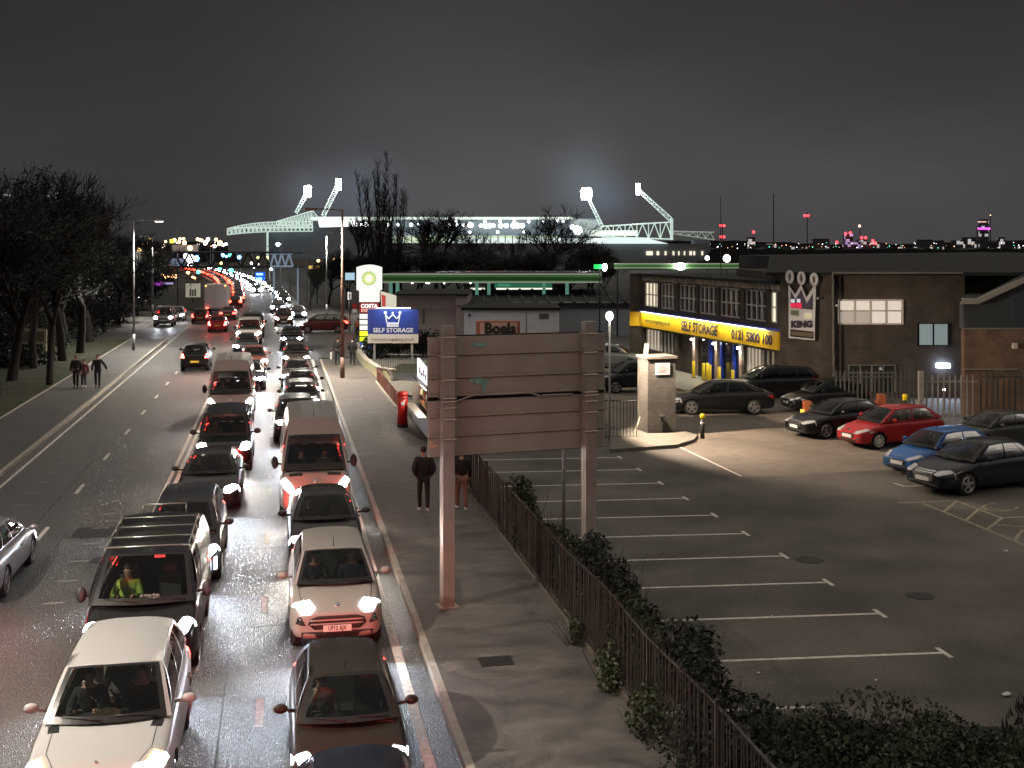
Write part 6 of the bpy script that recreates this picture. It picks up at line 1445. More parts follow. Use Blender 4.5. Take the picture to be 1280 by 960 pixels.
# black and yellow bollard
b = G(878, 548); o = thing('bollard', 'black bollard with a yellow cap standing alone in the yard', 'bollard', b)
m = MB(); m.tube((0, 0, 0), (0, 0, .82), .085, .085, 14); m.build('post', M_black, o, True); m = MB(); m.tube((0, 0, .80), (0, 0, .98), .10, .095, 14); m.build('cap', M_ybol, o, True); m = MB(); m.tube((0, 0, .6), (0, 0, .65), .088, .088, 14); m.build('reflective_band', mat('sign_white', (.7, .7, .7)), o, True)
for px, py, w, h, lab in ((1009, 521, 11, 19, 'orange equipment box with a yellow light at the nose of the black estate'), (1102, 508, 11, 15, 'orange equipment box behind the roof of the black estate')):
    Zb = 51.5 if px < 1050 else 53; o = thing('equipment_box', lab, 'box', base_of(px, Zb)); m = MB(); cbox(m, px - w * .3, py - h, px + w * .5, py, Zb, .35); cbox(m, px - w * .3, py, px + w * .5, py + 22, Zb + .01, .3); wpart(m, 'case', mat('faded_orange', (.42, .12, .05), .6), o)
    m = MB(); cbox(m, px - w * .62, py - h * .45, px - w * .3, py - h * .1, Zb - .05, .25); wpart(m, 'lamp', emit('amber_lit', (1.0, .55, .08), 1.5) if px < 1050 else mat('faded_orange', (.42, .12, .05)), o)
b = A(1131, 530, 50.5); o = thing('bollard', 'bollard with a yellow top showing above the red hatchback roof', 'bollard', (b.x, b.y, 0)); m = MB(); m.tube((0, 0, 0), (0, 0, 1.2), .09, .09, 12); m.build('post', M_black, o, True); m = MB(); m.tube((0, 0, 1.2), (0, 0, 1.45), .10, .10, 12); m.build('cap', M_ybol, o, True)
# --- parked cars
def park(name, label, sp, pt, px, py, hd, sc=1.0, **k):
    'front wheel ground spot given by pixel; hd = heading of the nose in camera frame'
    r, body, ex = make_car(name, label, 'car', SP[sp], pt, lights='off', detail=2, group='cars parked in the yard', **k)
    q = G(px, py); rz = HD(*hd); L_ = SP[sp]['L']; W_ = SP[sp]['W']; loc = Vector((-W_ / 2 + .02, SP[sp]['wy'][0] - L_ / 2, 0)) if k.get('_', 0) else None
    s_ = -1 if sp_side.get(name + label[:8], 1) < 0 else 1
    wl = Vector(((W_ / 2 - .03) * NEAR, SP[sp]['wy'][0] - L_ / 2, 0)) * sc; wl.rotate(Matrix.Rotation(rz, 3, 'Z'))
    r.location = (q.x - wl.x, q.y - wl.y, 0); r.rotation_euler = (0, 0, rz); r.scale = (sc,) * 3; return r
sp_side = {}
NEAR = -1   # nose to the left: the near flank is the car's local left or right; fixed below
def near_side(hd):
    rz = HD(*hd); v_ = Vector((1, 0, 0)); v_.rotate(Matrix.Rotation(rz, 3, 'Z')); return -1 if v_.dot(CAMF) > 0 else 1
for (lab, sp, pt, px, py, hd, sc, kw) in (
    ('black saloon with silver wheels parked side-on before the storage block', 'saloon', PB, 865, 519, (-1, -.05), 1.04, dict(name='saloon_car')),
    ('dark hatchback parked nose-left beyond the black saloon, under the brick corner', 'hatch', PB, 1012, 520 - 3, (-.96, -.18), 1.0, dict(name='hatchback')),
    ('black estate with a white number plate parked left of the red hatchback', 'saloon', PB, 1033, 549, (-.92, -.38), 1.0, dict(name='estate_car')),
    ('red hatchback with pale many-spoked wheels in the yard', 'hatch', PRED, 1099, 562, (-.92, -.36), 1.02, dict(name='hatchback')),
    ('dusty dark green saloon behind the blue hatchback', 'saloon', PGR, 1232, 566, (-.92, -.34), .96, dict(name='saloon_car')),
    ('bright blue hatchback mostly hidden behind the navy saloon', 'hatch', PBLU, 1166, 597, (-.88, -.46), .98, dict(name='hatchback')),
    ('navy saloon with a chrome grille, nearest parked car at the right edge', 'saloon', PBL, 1210, 620, (-.90, -.42), 1.05, dict(name='saloon_car')),
    ('silver car parked beyond the railings left of the storage block', 'hatch', PS, 788, 452 + 9, (1, -.2), 1.0, dict(name='hatchback')),
    ('blue-grey car behind the black railings left of the brick pillar', 'small_suv', PG, 770, 492, (-1, -.2), 1.0, dict(name='compact_suv')),
    ('black people carrier with slotted windows parked before the storage block doors', 'mpv', PB, 940, 501, (-1, -.12), 1.0, dict(name='people_carrier'))):
    NEAR = near_side(hd); spd = SP[sp]; nm = kw['name']
    if 'pale many' in lab: SP['red_hatch'] = dict(spd, rimm=M_rimw, spokes=10, belt=(.96, 1.02)); sp = 'red_hatch'
    if 'chrome grille' in lab: SP['navy_saloon'] = dict(spd, gbars=[.44, .48, .52, .56, .60, .64, .68]); sp = 'navy_saloon'
    park(nm, lab, sp, pt, px, py, hd, sc, glassm=M_glass_dark if 'black' in lab else None)
# --- hire shop (white shed), its sign, brown shed, filling station
o = thing('hire_shop', 'low white shed with a dark roof behind the brown-framed sign', 'building', base_of(640, 92)); L0 = o.location
m = MB(); cbox(m, 580, 388, 699, 432, 92, 8); wpart(m, 'wall', mat('white_shed', (.74, .76, .82), .7, var=.08), o)
m = MB(); cbox(m, 576, 384.5, 700, 388, 91.8, 9); wpart(m, 'roof', M_roofd, o)
m = MB(); cbox(m, 674, 392, 686, 398.5, 91.95, .1); wpart(m, 'vent', mat('vent_dark', (.12, .12, .13), .7), o); m = MB(); m.ball(A(587, 394, 91.8), .12, 8, 6); wpart(m, 'wall_light', M_black, o); m = MB(); cbox(m, 657.5, 388, 658.2, 430, 91.96, .05); wpart(m, 'joint_strip', mat('vent_dark', (.12, .12, .13)), o)
o = thing('shop_sign', 'brown-framed sign reading Boels showing above the big road sign', 'sign', base_of(623, 70)); L0 = o.location
m = MB(); cbox(m, 595, 401.5, 650, 440, 70, .5); wpart(m, 'frame', mat('sign_frame_red', (.30, .10, .07), .6), o)
m = MB(); cbox(m, 600, 403.5, 646.5, 419, 69.95, .06); wpart(m, 'panel', mat('sign_panel_pink', (.50, .34, .29), .6), o); ctext('Boels', 625, 411, 69.9, 39, M_ink, o, bold=.05)
o = thing('long_shed', 'long grey shed with a dark ribbed roof right of the hire shop', 'building', base_of(730, 104)); L0 = o.location
m = MB(); cbox(m, 640, 378, 792, 425, 104, 8); wpart(m, 'wall', mat('grey_shed', (.27, .29, .30), .7, var=.1), o)
m = MB(); q = [A(574, 379, 103.5), A(792, 379, 103.5), A(792, 361, 122), A(574, 362, 122)]; m.hexa([p - Vector((0, 0, .2)) for p in q], q); wpart(m, 'roof', mat('ribbed_roof', (.012, .012, .012), .8, 0, var=.2), o, fixn=True)
m = MB()
for k in range(13):
    a = A(590 + 16 * k, 378.5, 103.4); b = A(588 + 15.4 * k, 361.8, 121.5); up = Vector((0, 0, .10)); w = CAMR * .12; m.hexa([a - w, a + w, b + w, b - w], [p + up for p in (a - w, a + w, b + w, b - w)])
wpart(m, 'roof_ribs', mat('roof_rib', (.028, .027, .025), .8), o, fixn=True)
o = thing('shop_building', 'dim pinkish flat-roofed building behind the blue hoarding', 'building', base_of(560, 98)); L0 = o.location
m = MB(); cbox(m, 490, 369, 570, 432, 98, 12); cbox(m, 570, 370, 584, 432, 97.5, 12); wpart(m, 'wall', mat('pinkish_render', (.42, .34, .33), .8, var=.08, vscale=.8), o)
m = MB(); cbox(m, 489, 381, 584, 382.4, 97.3, .3); wpart(m, 'string_course', mat('course_grey', (.20, .16, .155), .7), o); m = MB(); cbox(m, 489, 367.6, 585, 369.4, 97.2, 12.4); wpart(m, 'coping', M_roofd, o)
for px in (528,): m = MB(); cbox(m, px, 387, px + 2.5, 404, 97.9, .15); wpart(m, 'vent_pipe', M_conc, o)
o = thing('filling_station_canopy', 'long green and white filling station canopy on pale green pillars', 'canopy', base_of(615, 112)); L0 = o.location
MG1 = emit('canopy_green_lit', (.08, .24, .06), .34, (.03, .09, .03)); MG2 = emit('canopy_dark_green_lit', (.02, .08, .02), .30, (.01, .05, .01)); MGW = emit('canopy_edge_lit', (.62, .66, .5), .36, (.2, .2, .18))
for (y0_, y1_, mt, nm) in ((342, 343.4, MGW, 'edge_trim'), (343.4, 346.5, MG1, 'green_stripe'), (346.5, 350.5, MG2, 'fascia'), (350.5, 352, MG1, 'green_stripe'), (352, 353.4, MGW, 'edge_trim')):
    m = MB(); cbox(m, 478, y0_, 752, y1_, 112, .35); wpart(m, nm, mt, o)
m = MB(); cbox(m, 478, 342.6, 752, 352.5, 112.4, 10); wpart(m, 'roof_deck', M_roofd, o)
m = MB()
for k in range(12): 
    a = A(545 + 17.5 * k, 340.5, 113); b = a + CAMR * 1.1; m.hexa([a, b, b + CAMF * 2.5 + CAMR * .8, a + CAMF * 2.5 + CAMR * .8], [p + Vector((0, 0, .10)) for p in (a, b, b + CAMF * 2.5 + CAMR * .8, a + CAMF * 2.5 + CAMR * .8)])
wpart(m, 'roof_reflection_strips', mat('reflection_strip_metal', (.65, .67, .7), .15, .8), o, fixn=True)  # pale plates shaped to stand in for lamp reflections on the roof
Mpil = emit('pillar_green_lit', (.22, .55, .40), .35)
for px in (488, 496.5, 596, 611, 680, 709): m = MB(); cbox(m, px - 2, 353.6, px + 2, 420, 114, .5); wpart(m, 'pillar', Mpil, o)
for px in (515, 533, 536, 588, 555): m = MB(); cbox(m, px - .8, 353.5, px + .8, 354.6, 113, .4); wpart(m, 'downlight', emit('downlight_lit', (1, .95, .85), 12), o)
o = thing('station_shop', 'lit green-fronted filling station shop under the canopy', 'building', base_of(660, 122)); L0 = o.location
m = MB(); cbox(m, 580, 355, 715, 420, 122, 8); wpart(m, 'wall', mat('shop_wall', (.06, .08, .07), .7), o)
m = MB(); cbox(m, 618, 353.2, 690, 359.6, 121.8, .2); wpart(m, 'green_fascia', emit('shop_green_lit', (.04, .22, .12), .5), o)
for x0, x1 in ((588, 606), (620, 690)): m = MB(); cbox(m, x0, 360, x1, 363.4, 121.75, .1); wpart(m, 'window', emit('shop_window_lit', (1, .95, .8), 1.3), o)
ctext('bp connect' if False else 'Connect', 630, 356.3, 121.7, 15, emit('lettering_green_lit', (.3, .8, .5), .6), o)
o = thing('side_canopy', 'shorter raised green canopy strip behind the storage block roof', 'canopy', base_of(840, 100)); L0 = o.location
for (y0_, y1_, mt, nm) in ((329.2, 330.4, MGW, 'edge_trim'), (330.4, 334.4, MG1, 'green_stripe'), (334.4, 335.4, MGW, 'edge_trim'), (335.4, 337, MG2, 'fascia')): m = MB(); cbox(m, 768, y0_, 930, y1_, 100, .35); wpart(m, nm, mt, o)
m = MB(); cbox(m, 768, 329.8, 930, 336.5, 100.4, 7); wpart(m, 'roof_deck', M_roofd, o)
for px in (772, 850): m = MB(); cbox(m, px - 1, 337, px + 1, 420, 101, .4); wpart(m, 'pillar', M_black, o)
m = MB(); m.ball(A(850.5, 333, 99.5), .33, 12, 8, (1.3, 1, .9)); wpart(m, 'globe_lamp', emit('globe_lit', (1, .95, .88), 4), o, True)
o = thing('green_arrow_sign', 'bright green lit bar with a round white end lamp left of the raised canopy', 'sign', base_of(750, 99)); L0 = o.location
m = MB(); cbox(m, 742.5, 330.5, 754.5, 336, 99, .3); wpart(m, 'green_bar', emit('green_bar_lit', (.03, .75, .15), 1.0), o); m = MB(); m.ball(A(756, 334, 98.8), .24, 10, 8, (.8, .8, 1.3)); wpart(m, 'end_lamp', emit('globe_lit', (1, .95, .88), 4), o, True); m = MB(); cbox(m, 749, 336, 750.5, 425, 99.1, .15); wpart(m, 'pole', M_black, o)
o = thing('advert_panel', 'slanting lit advert panel just right of the price totem', 'sign', base_of(484, 92)); L0 = o.location
m = MB(); pts = [A(476, 364, 92), A(495, 369.5, 94), A(495, 385, 94), A(477, 385, 92)]; m.slab(pts, CAMF + CAMR * .3, .15); wpart(m, 'panel', emit('advert_cream_lit', (.9, .85, .68), .7), o, fixn=True)
m = MB(); pts = [A(477, 368, 91.7), A(482, 370, 91.8), A(482, 383, 91.8), A(477.5, 383, 91.7)]; m.slab(pts, CAMF + CAMR * .3, .05); wpart(m, 'red_picture', emit('advert_red_lit', (.8, .1, .08), .6), o, fixn=True); m = MB(); cbox(m, 484, 385, 486, 432, 93, .15); wpart(m, 'leg', M_black, o)
# dark hedge between hoarding and sheds
rnd = random.Random(21)
for i, (px, Zh, lab) in enumerate(((505, 84, 'dark hedge shrub right of the blue hoarding'), (535, 84, 'dark hedge shrub behind the top of the food kiosk'), (565, 84, 'dark hedge shrub just left of the Boels sign'), (470, 83, 'dark shrub behind the blue hoarding'))):
    c = A(px, 440, Zh); bush(lab, c.x, c.y, 1.9, 1.6, 1.2, 1700, .10, M_leafd, 'hedge shrubs before the hire shop')
# ------------------------------------------------------------------ trees
M_bark = mat('tree_bark', (.014, .012, .010), .9, var=.3, vscale=4); M_twg = mat('bare_twigs', (.022, .019, .017), .9); M_twgl = mat('lit_twigs', (.075, .068, .062), .9)
M_ever = mat('dark_evergreen', (.008, .010, .006), .7, var=.5, vscale=3)
def grow(mbt, mbc, p, d, L_, r, depth, rnd, up, spread, maxd, tw, nch=(2, 4)):
    k = 2; q = p
    for i in range(k):
        d2 = (d + Vector((rnd.gauss(0, .10), rnd.gauss(0, .10), rnd.gauss(0, .05)))).normalized(); q2 = q + d2 * L_ / k; r2 = r * (1 - .25 * (i + 1) / k)
        (mbt if depth < 2 else mbc).tube(q, q2, max(tw, r * (1 - .25 * i / k)), max(tw, r2), 6 if depth < 2 else 3, False); q = q2; d = d2
        if depth >= 1 and depth < maxd and rnd.random() < .7:
            s = Vector((rnd.gauss(0, 1), rnd.gauss(0, 1), rnd.gauss(0, .4))).normalized(); dd = (d * (1 - spread * .5) + s * spread + Vector((0, 0, up))).normalized()
            grow(mbt, mbc, q, dd, L_ * rnd.uniform(.5, .75), r * .5, depth + 1, rnd, up, spread, maxd, tw, nch)
    if depth >= maxd: return
    for _ in range(rnd.randint(*nch)):
        s = Vector((rnd.gauss(0, 1), rnd.gauss(0, 1), rnd.gauss(0, .3))).normalized(); dd = (d * (1 - spread * .4) + s * spread + Vector((0, 0, up))).normalized()
        grow(mbt, mbc, q, dd, L_ * rnd.uniform(.62, .85), r * .58, depth + 1, rnd, up, spread, maxd, tw, nch)
def tree_proto(nm, seed, style, leafn=0):
    'unit-ish tree about 10 m tall, scaled when placed'
    rnd = random.Random(seed); t = MB(); c = MB()
    if style == 'poplar':
        t.tube((0, 0, 0), (0, 0, 1.2), .22, .2, 8)
        for k in range(9):
            a = 2 * pi * k / 9 + rnd.uniform(-.3, .3); rr_ = rnd.uniform(.05, .22); p = Vector((rr_ * math.cos(a), rr_ * math.sin(a), .9)); lean = Vector((math.cos(a) * rnd.uniform(.06, .17), math.sin(a) * rnd.uniform(.06, .17), 1)).normalized()
            q = p; d = lean; hh = rnd.uniform(6.5, 9.0); n = 13
            for i in range(n):
                q2 = q + d * hh / n; r0 = .085 * (1 - i / n) + .012; (t if i < 5 else c).tube(q, q2, r0, r0 * .92, 5, False); q = q2; d = (d + Vector((rnd.gauss(0, .035), rnd.gauss(0, .035), .03))).normalized()
                for _ in range(7 if i > 1 else 3):
                    s = Vector((rnd.gauss(0, 1), rnd.gauss(0, 1), 0)).normalized(); dd = (s * rnd.uniform(.25, .6) + Vector((0, 0, 1))).normalized(); l_ = rnd.uniform(.5, 1.3) * (1.15 - i / n * .6); m1 = q + dd * l_ * .5; m2 = m1 + (dd + Vector((0, 0, .4))).normalized() * l_ * .6
                    c.tube(q, m1, .014, .011, 3, False); c.tube(m1, m2, .011, .006, 3, False)
                    for _ in range(3):
                        e = q + (m2 - q) * rnd.uniform(.3, .9); s2 = Vector((rnd.gauss(0, .5), rnd.gauss(0, .5), 1)).normalized(); c.tube(e, e + s2 * rnd.uniform(.2, .5), .007, .004, 3, False)
    elif style == 'round':
        grow(t, c, Vector((0, 0, 0)), Vector((0, 0, 1)), 2.6, .20, 0, rnd, .18, .62, 5, .011, (3, 4))
    elif style == 'tall':
        grow(t, c, Vector((0, 0, 0)), Vector((0, 0, 1)), 3.2, .20, 0, rnd, .38, .42, 5, .013, (2, 4))
    if leafn:
        zs = [p for p in c.v[::7]]
        for _ in range(leafn):
            p = Vector(rnd.choice(zs)) + Vector((rnd.gauss(0, .18), rnd.gauss(0, .18), rnd.gauss(0, .18))); a = Vector((rnd.gauss(0, 1), rnd.gauss(0, 1), rnd.gauss(0, 1))).normalized(); b = a.cross(Vector((rnd.gauss(0, 1), rnd.gauss(0, 1), 1))).normalized(); s = rnd.uniform(.05, .12)
            c.add([p - a * s, p - b * s * .5, p + a * s, p + b * s * .5], [(0, 1, 2, 3)])
    top = max(p[2] for p in c.v); tm = t.mesh('trunk', M_bark, True); cm = c.mesh('crown', M_ever if leafn else M_twg); return nm, tm, cm, top
PROT = {'poplar': tree_proto('poplar_tree', 4, 'poplar'), 'round1': tree_proto('bare_tree', 8, 'round'), 'round2': tree_proto('bare_tree', 15, 'round'), 'tall1': tree_proto('bare_tree', 5, 'tall'), 'tall2': tree_proto('bare_tree', 31, 'tall'), 'leafy1': tree_proto('leafy_tree', 41, 'tall', 9000), 'leafy2': tree_proto('leafy_tree', 43, 'round', 9000)}
def tree(kind, px, ytop, Z, label, group, wide=1.0, rz=0, z0=0):
    nm, tm, cm, top = PROT[kind]; b = base_of(px, Z, z0); h = HC - (ytop - HOR) * Z / FPX - z0; s = h / top; o = thing(nm, label, 'tree', b, rz, group); o.scale = (s * wide, s * wide, s)
    link('trunk', tm, o); link('crown', cm, o); return o
tree('poplar', 474, 187, 150, 'tall upright bare poplar rising before the stadium', None, .95)
tree('poplar', 492, 214, 158, 'shorter upright bare poplar leaning out right of the tall poplar', None, .9, 2.0)
BG = 'bare trees in front of the stadium'
for i, (k, px, yt, Z, w, lab) in enumerate((('round1', 545, 258, 170, 1.1, 'bare spreading tree just right of the poplars'), ('round2', 680, 252, 165, 1.15, 'bare round-crowned tree before the bright end of the stadium'), ('tall1', 520, 272, 175, 1.0, 'thin bare tree close to the poplars'), ('round2', 590, 276, 185, 1.0, 'bare tree below the row of stadium lights'), ('tall2', 640, 292, 180, 1.0, 'low bare tree left of the round-crowned tree'), ('round1', 735, 300, 150, .9, 'small bare tree above the long canopy end'), ('tall1', 455, 268, 160, .9, 'bare tree left of the tall poplar'))):
    tree(k, px, yt, Z, lab, BG, w, i * 1.1)
TG = 'dark tree belt along the filling station'
rk_ = random.Random(77); ks = ['leafy1', 'leafy2']
for i in range(17):
    px = 388 + 23 * i; tree(ks[i % 2], px, rk_.uniform(306, 322) if px > 430 else rk_.uniform(318, 330), rk_.uniform(135, 165), 'dark bushy tree in the belt between the far pavement and the stadium', TG, 1.25, i * .9)
LG_ = 'dark trees on the left verge'
for i, (k, px, yt, Z, w, lab) in enumerate((('tall1', -5, 212, 62, 1.1, 'dark bare tree cut off by the left edge'), ('leafy1', 42, 200, 75, 1.0, 'tallest dark tree of the left verge'), ('tall2', 78, 212, 80, 1.1, 'bare tree just right of the tallest left verge tree'), ('leafy2', 100, 236, 86, 1.0, 'dark rounded tree in the middle of the left verge'),
    ('tall1', 112, 250, 96, 1.1, 'bare tree on the falling slope of the left tree line'), ('leafy1', 130, 272, 108, 1.0, 'lower dark tree left of the tallest lamp standard'), ('round1', 146, 286, 120, 1.1, 'small tree immediately left of the tallest lamp standard'), ('leafy2', 14, 236, 68, 1.1, 'dark tree above the cream notice board'), ('tall2', 62, 245, 66, .9, 'slim bare tree right of the cream notice board'),
    ('leafy2', 172, 306, 135, 1.1, 'distant dark tree right of the tallest lamp standard'), ('leafy1', 80, 268, 92, 1.1, 'dark tree behind the three walkers'), ('leafy1', 104, 296, 104, 1.2, 'low dark tree beyond the three walkers'), ('leafy2', 24, 300, 80, 1.2, 'low dark tree filling the ground behind the notice board'), ('leafy1', -8, 290, 66, 1.2, 'low dark tree at the left edge'))):
    tree(k, px, yt, Z, lab, LG_, w * 1.15, i * 1.7)
rnd = random.Random(33)
for i, (px, Z, h_) in enumerate(((-8, 84, 2.6), (18, 88, 2.8), (45, 94, 2.8), (70, 100, 2.8), (96, 108, 2.8), (120, 116, 2.8), (0, 76, 1.6), (142, 124, 2.8), (30, 84, 2.0), (158, 134, 2.6))):
    c = A(px, 310, Z); bush('dark undergrowth shrub %s' % ('at the far left edge', 'beneath the tallest left verge tree', 'behind the notice board right post', 'behind the middle walker of three', 'left of the lamp standard base, far back', 'close to the tallest lamp standard', 'low before the notice board', 'beyond the tallest lamp standard base', 'between notice board and walkers', 'far back at the slip road mouth')[i], c.x, c.y, h_, 3.2, 2.4, 2200, .14, M_ever, 'undergrowth on the left verge')
for i, (px, Z, h_) in enumerate(((-25, 104, 6), (5, 108, 6.5), (32, 112, 6.5), (58, 118, 6.2), (84, 126, 6.2), (108, 136, 6), (130, 150, 6), (150, 165, 6), (170, 180, 6), (190, 215, 6))):
    c = A(px, 310, Z); bush('tall dark thicket %s' % (('cut off by the left edge', 'far behind the notice board left leg', 'far behind the notice board', 'behind the left of three walkers, far back', 'behind the plum coat walker, far back', 'under the falling tree line', 'just left of the tallest lamp standard', 'close behind the tallest lamp standard', 'right of the tallest lamp standard', 'at the end of the left verge')[i]), c.x, c.y, h_, 4.2, 3.2, 2600, .22, M_ever, 'thickets behind the left verge')
# ------------------------------------------------------------------ stadium
ZS = 430
o = thing('stadium', 'floodlit football stadium with white roof trusses on the horizon', 'stadium', base_of(590, ZS)); L0 = o.location
M_stw = emit('stadium_steel_lit', (.68, .88, .78), .68, (.3, .32, .3)); M_stw2 = emit('stadium_roof_lit', (.85, 1.0, .86), 1.1, (.2, .2, .2)); M_fac = mat('stadium_cladding', (.22, .25, .30), .7, var=.15, vscale=.05); M_facd = mat('stadium_cladding_dark', (.18, .19, .21), .75, var=.2, vscale=.05)  # steel, roofs and stands glow in place of floodlight falling on them
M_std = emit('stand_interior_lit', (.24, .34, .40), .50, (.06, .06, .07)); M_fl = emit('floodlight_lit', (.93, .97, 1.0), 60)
def sbox(x0, y0_, x1, y1_, mt, nm, Z=ZS, dep=10): m = MB(); cbox(m, x0, y0_, x1, y1_, Z, dep); return wpart(m, nm, mt, o)
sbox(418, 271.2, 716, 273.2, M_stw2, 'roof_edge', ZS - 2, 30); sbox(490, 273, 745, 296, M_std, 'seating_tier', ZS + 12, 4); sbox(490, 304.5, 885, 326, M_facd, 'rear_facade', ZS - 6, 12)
sbox(486, 294.5, 700, 303.5, emit('lit_lower_roof', (.76, .95, .64), .85, (.1, .1, .1)), 'lower_roof', ZS - 4, 8); sbox(560, 297.5, 812, 303.8, emit('lit_lower_roof_white', (.85, 1.0, .97), 1.0, (.1, .1, .1)), 'lower_roof', ZS - 5, 8)  # roof glow stands in for floodlight on it
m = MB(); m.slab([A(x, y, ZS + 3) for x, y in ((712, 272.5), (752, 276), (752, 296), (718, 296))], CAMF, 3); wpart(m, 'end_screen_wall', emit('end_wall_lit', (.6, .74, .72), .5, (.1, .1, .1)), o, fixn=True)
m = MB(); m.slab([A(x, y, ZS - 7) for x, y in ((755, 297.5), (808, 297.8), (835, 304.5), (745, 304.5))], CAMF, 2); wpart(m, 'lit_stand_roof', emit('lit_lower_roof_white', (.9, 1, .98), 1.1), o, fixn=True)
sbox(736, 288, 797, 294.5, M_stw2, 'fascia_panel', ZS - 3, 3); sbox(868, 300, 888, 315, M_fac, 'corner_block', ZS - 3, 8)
for x, w in ((808, 7), (814, 2), (821, 3), (831, 2.2), (841, 2), (848, 1.5), (855, 1.5), (862, 3), (867, 2), (877, 2)): m = MB(); cbox(m, x, 314, x + w, 319, ZS - 6.6, .5); wpart(m, 'lit_window', M_wlit, o)
lts = [(444, 281, 3), (457, 281, 3), (452, 281, 1.6), (485, 281, 2), (497, 281, 1.8), (514, 281, 2), (523, 281, 1.8), (561, 281, 2.6), (571, 281, 2), (579, 281, 2), (588, 281, 3.2), (601, 282, 1.8), (607, 282, 3), (612, 282, 2.6), (617, 282, 2), (626, 282, 2.6), (633, 282, 2.4), (642, 282, 3), (647, 282, 2.8), (653, 282, 2.6), (570, 277, 1.5), (606, 277, 1.5), (625, 277, 1.5), (643, 277, 1.5), (661, 277, 1.5), (679, 277, 1.4), (697, 276, 1.4), (704, 277, 1.4), (533, 289, 1.5), (587, 290, 1.5), (622, 290, 1.5), (655, 290, 1.5), (560, 276, 1.3), (540, 276, 1.2)]
for x, y, r_ in lts: m = MB(); m.ball(A(x, y, ZS + 4), r_ * .34, 8, 6); wpart(m, 'stand_lamp', emit('stand_lamp_lit', (.95, .96, 1.0), 9), o)
for x, y, r_ in ((722, 288, 6.5), (716, 284, 4)): m = MB(); m.ball(A(x, y, ZS + 2), r_ * .27, 10, 8); wpart(m, 'stand_lamp', emit('stand_lamp_lit', (.95, .96, 1.0), 9), o)
M_rib_ = mat('stand_rib_dark', (.05, .055, .06), .7)
for x in range(496, 712, 9): m = MB(); cbox(m, x, 294.3, x + 1.1, 303.7, ZS - 7, .6); wpart(m, 'roof_rib', M_rib_, o)
# left: bright gap, curved truss roof, cladding
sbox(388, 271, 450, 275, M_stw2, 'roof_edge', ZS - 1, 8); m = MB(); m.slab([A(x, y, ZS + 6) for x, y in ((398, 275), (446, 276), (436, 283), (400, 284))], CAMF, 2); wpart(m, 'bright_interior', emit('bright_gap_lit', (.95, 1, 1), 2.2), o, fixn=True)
m = MB(); m.slab([A(x, y, ZS - 8) for x, y in ((285, 293), (335, 290), (335, 318), (287, 318))], CAMF, 4); wpart(m, 'cladding', M_facd, o, fixn=True)
m = MB(); m.slab([A(x, y, ZS - 4) for x, y in ((335, 289), (398, 284), (460, 284), (490, 296), (490, 326), (335, 322))], CAMF, 4); wpart(m, 'cladding', M_fac, o, fixn=True)
def truss(px0, t0, b0, px1, t1, b1, n, Z, r=.22, nm='roof_truss', curve=0, mt=None, dep=5):
    m = MB(); T = []; B = []
    for i in range(n + 1):
        f = i / n; c_ = math.sin(pi * (1 - (1 - f) ** 2) * .5) if curve else f
        x = px0 + (px1 - px0) * f; t = t0 + (t1 - t0) * c_; b = b0 + (b1 - b0) * (f if not curve else c_ * .9 + .1 * f); T.append((x, t)); B.append((x, b))
    for kk in (0, dep):
        for i in range(n):
            a = A(*T[i], Z + kk); a2 = A(*T[i + 1], Z + kk); b = A(*B[i], Z + kk); b2 = A(*B[i + 1], Z + kk)
            m.tube(a, a2, r, r, 4); m.tube(b, b2, r, r, 4); m.tube(a, b2 if i % 2 else b, r * .7, r * .7, 4); m.tube(b if i % 2 == 0 else a, a2 if i % 2 == 0 else b2, r * .7, r * .7, 4)
    return wpart(m, nm, mt or M_stw, o)
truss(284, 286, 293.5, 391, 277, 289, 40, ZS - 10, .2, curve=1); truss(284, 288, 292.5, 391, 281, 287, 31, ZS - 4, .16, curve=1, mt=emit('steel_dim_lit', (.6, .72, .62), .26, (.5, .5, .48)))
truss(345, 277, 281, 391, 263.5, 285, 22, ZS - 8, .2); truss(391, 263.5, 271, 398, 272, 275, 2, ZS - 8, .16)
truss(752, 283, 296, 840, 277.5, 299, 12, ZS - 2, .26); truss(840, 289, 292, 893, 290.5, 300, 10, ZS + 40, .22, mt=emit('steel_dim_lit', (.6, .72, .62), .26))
m = MB(); cbox(m, 838, 273, 841.5, 300, ZS - 2, 1); wpart(m, 'mast_column', M_stw, o); m = MB(); cbox(m, 333, 289, 335, 327, ZS - 12, 1); wpart(m, 'mast_column', M_stw, o)
m = MB(); cbox(m, 288, 284, 384, 285.4, ZS - 9, 3); wpart(m, 'roof_rim', M_stw, o)
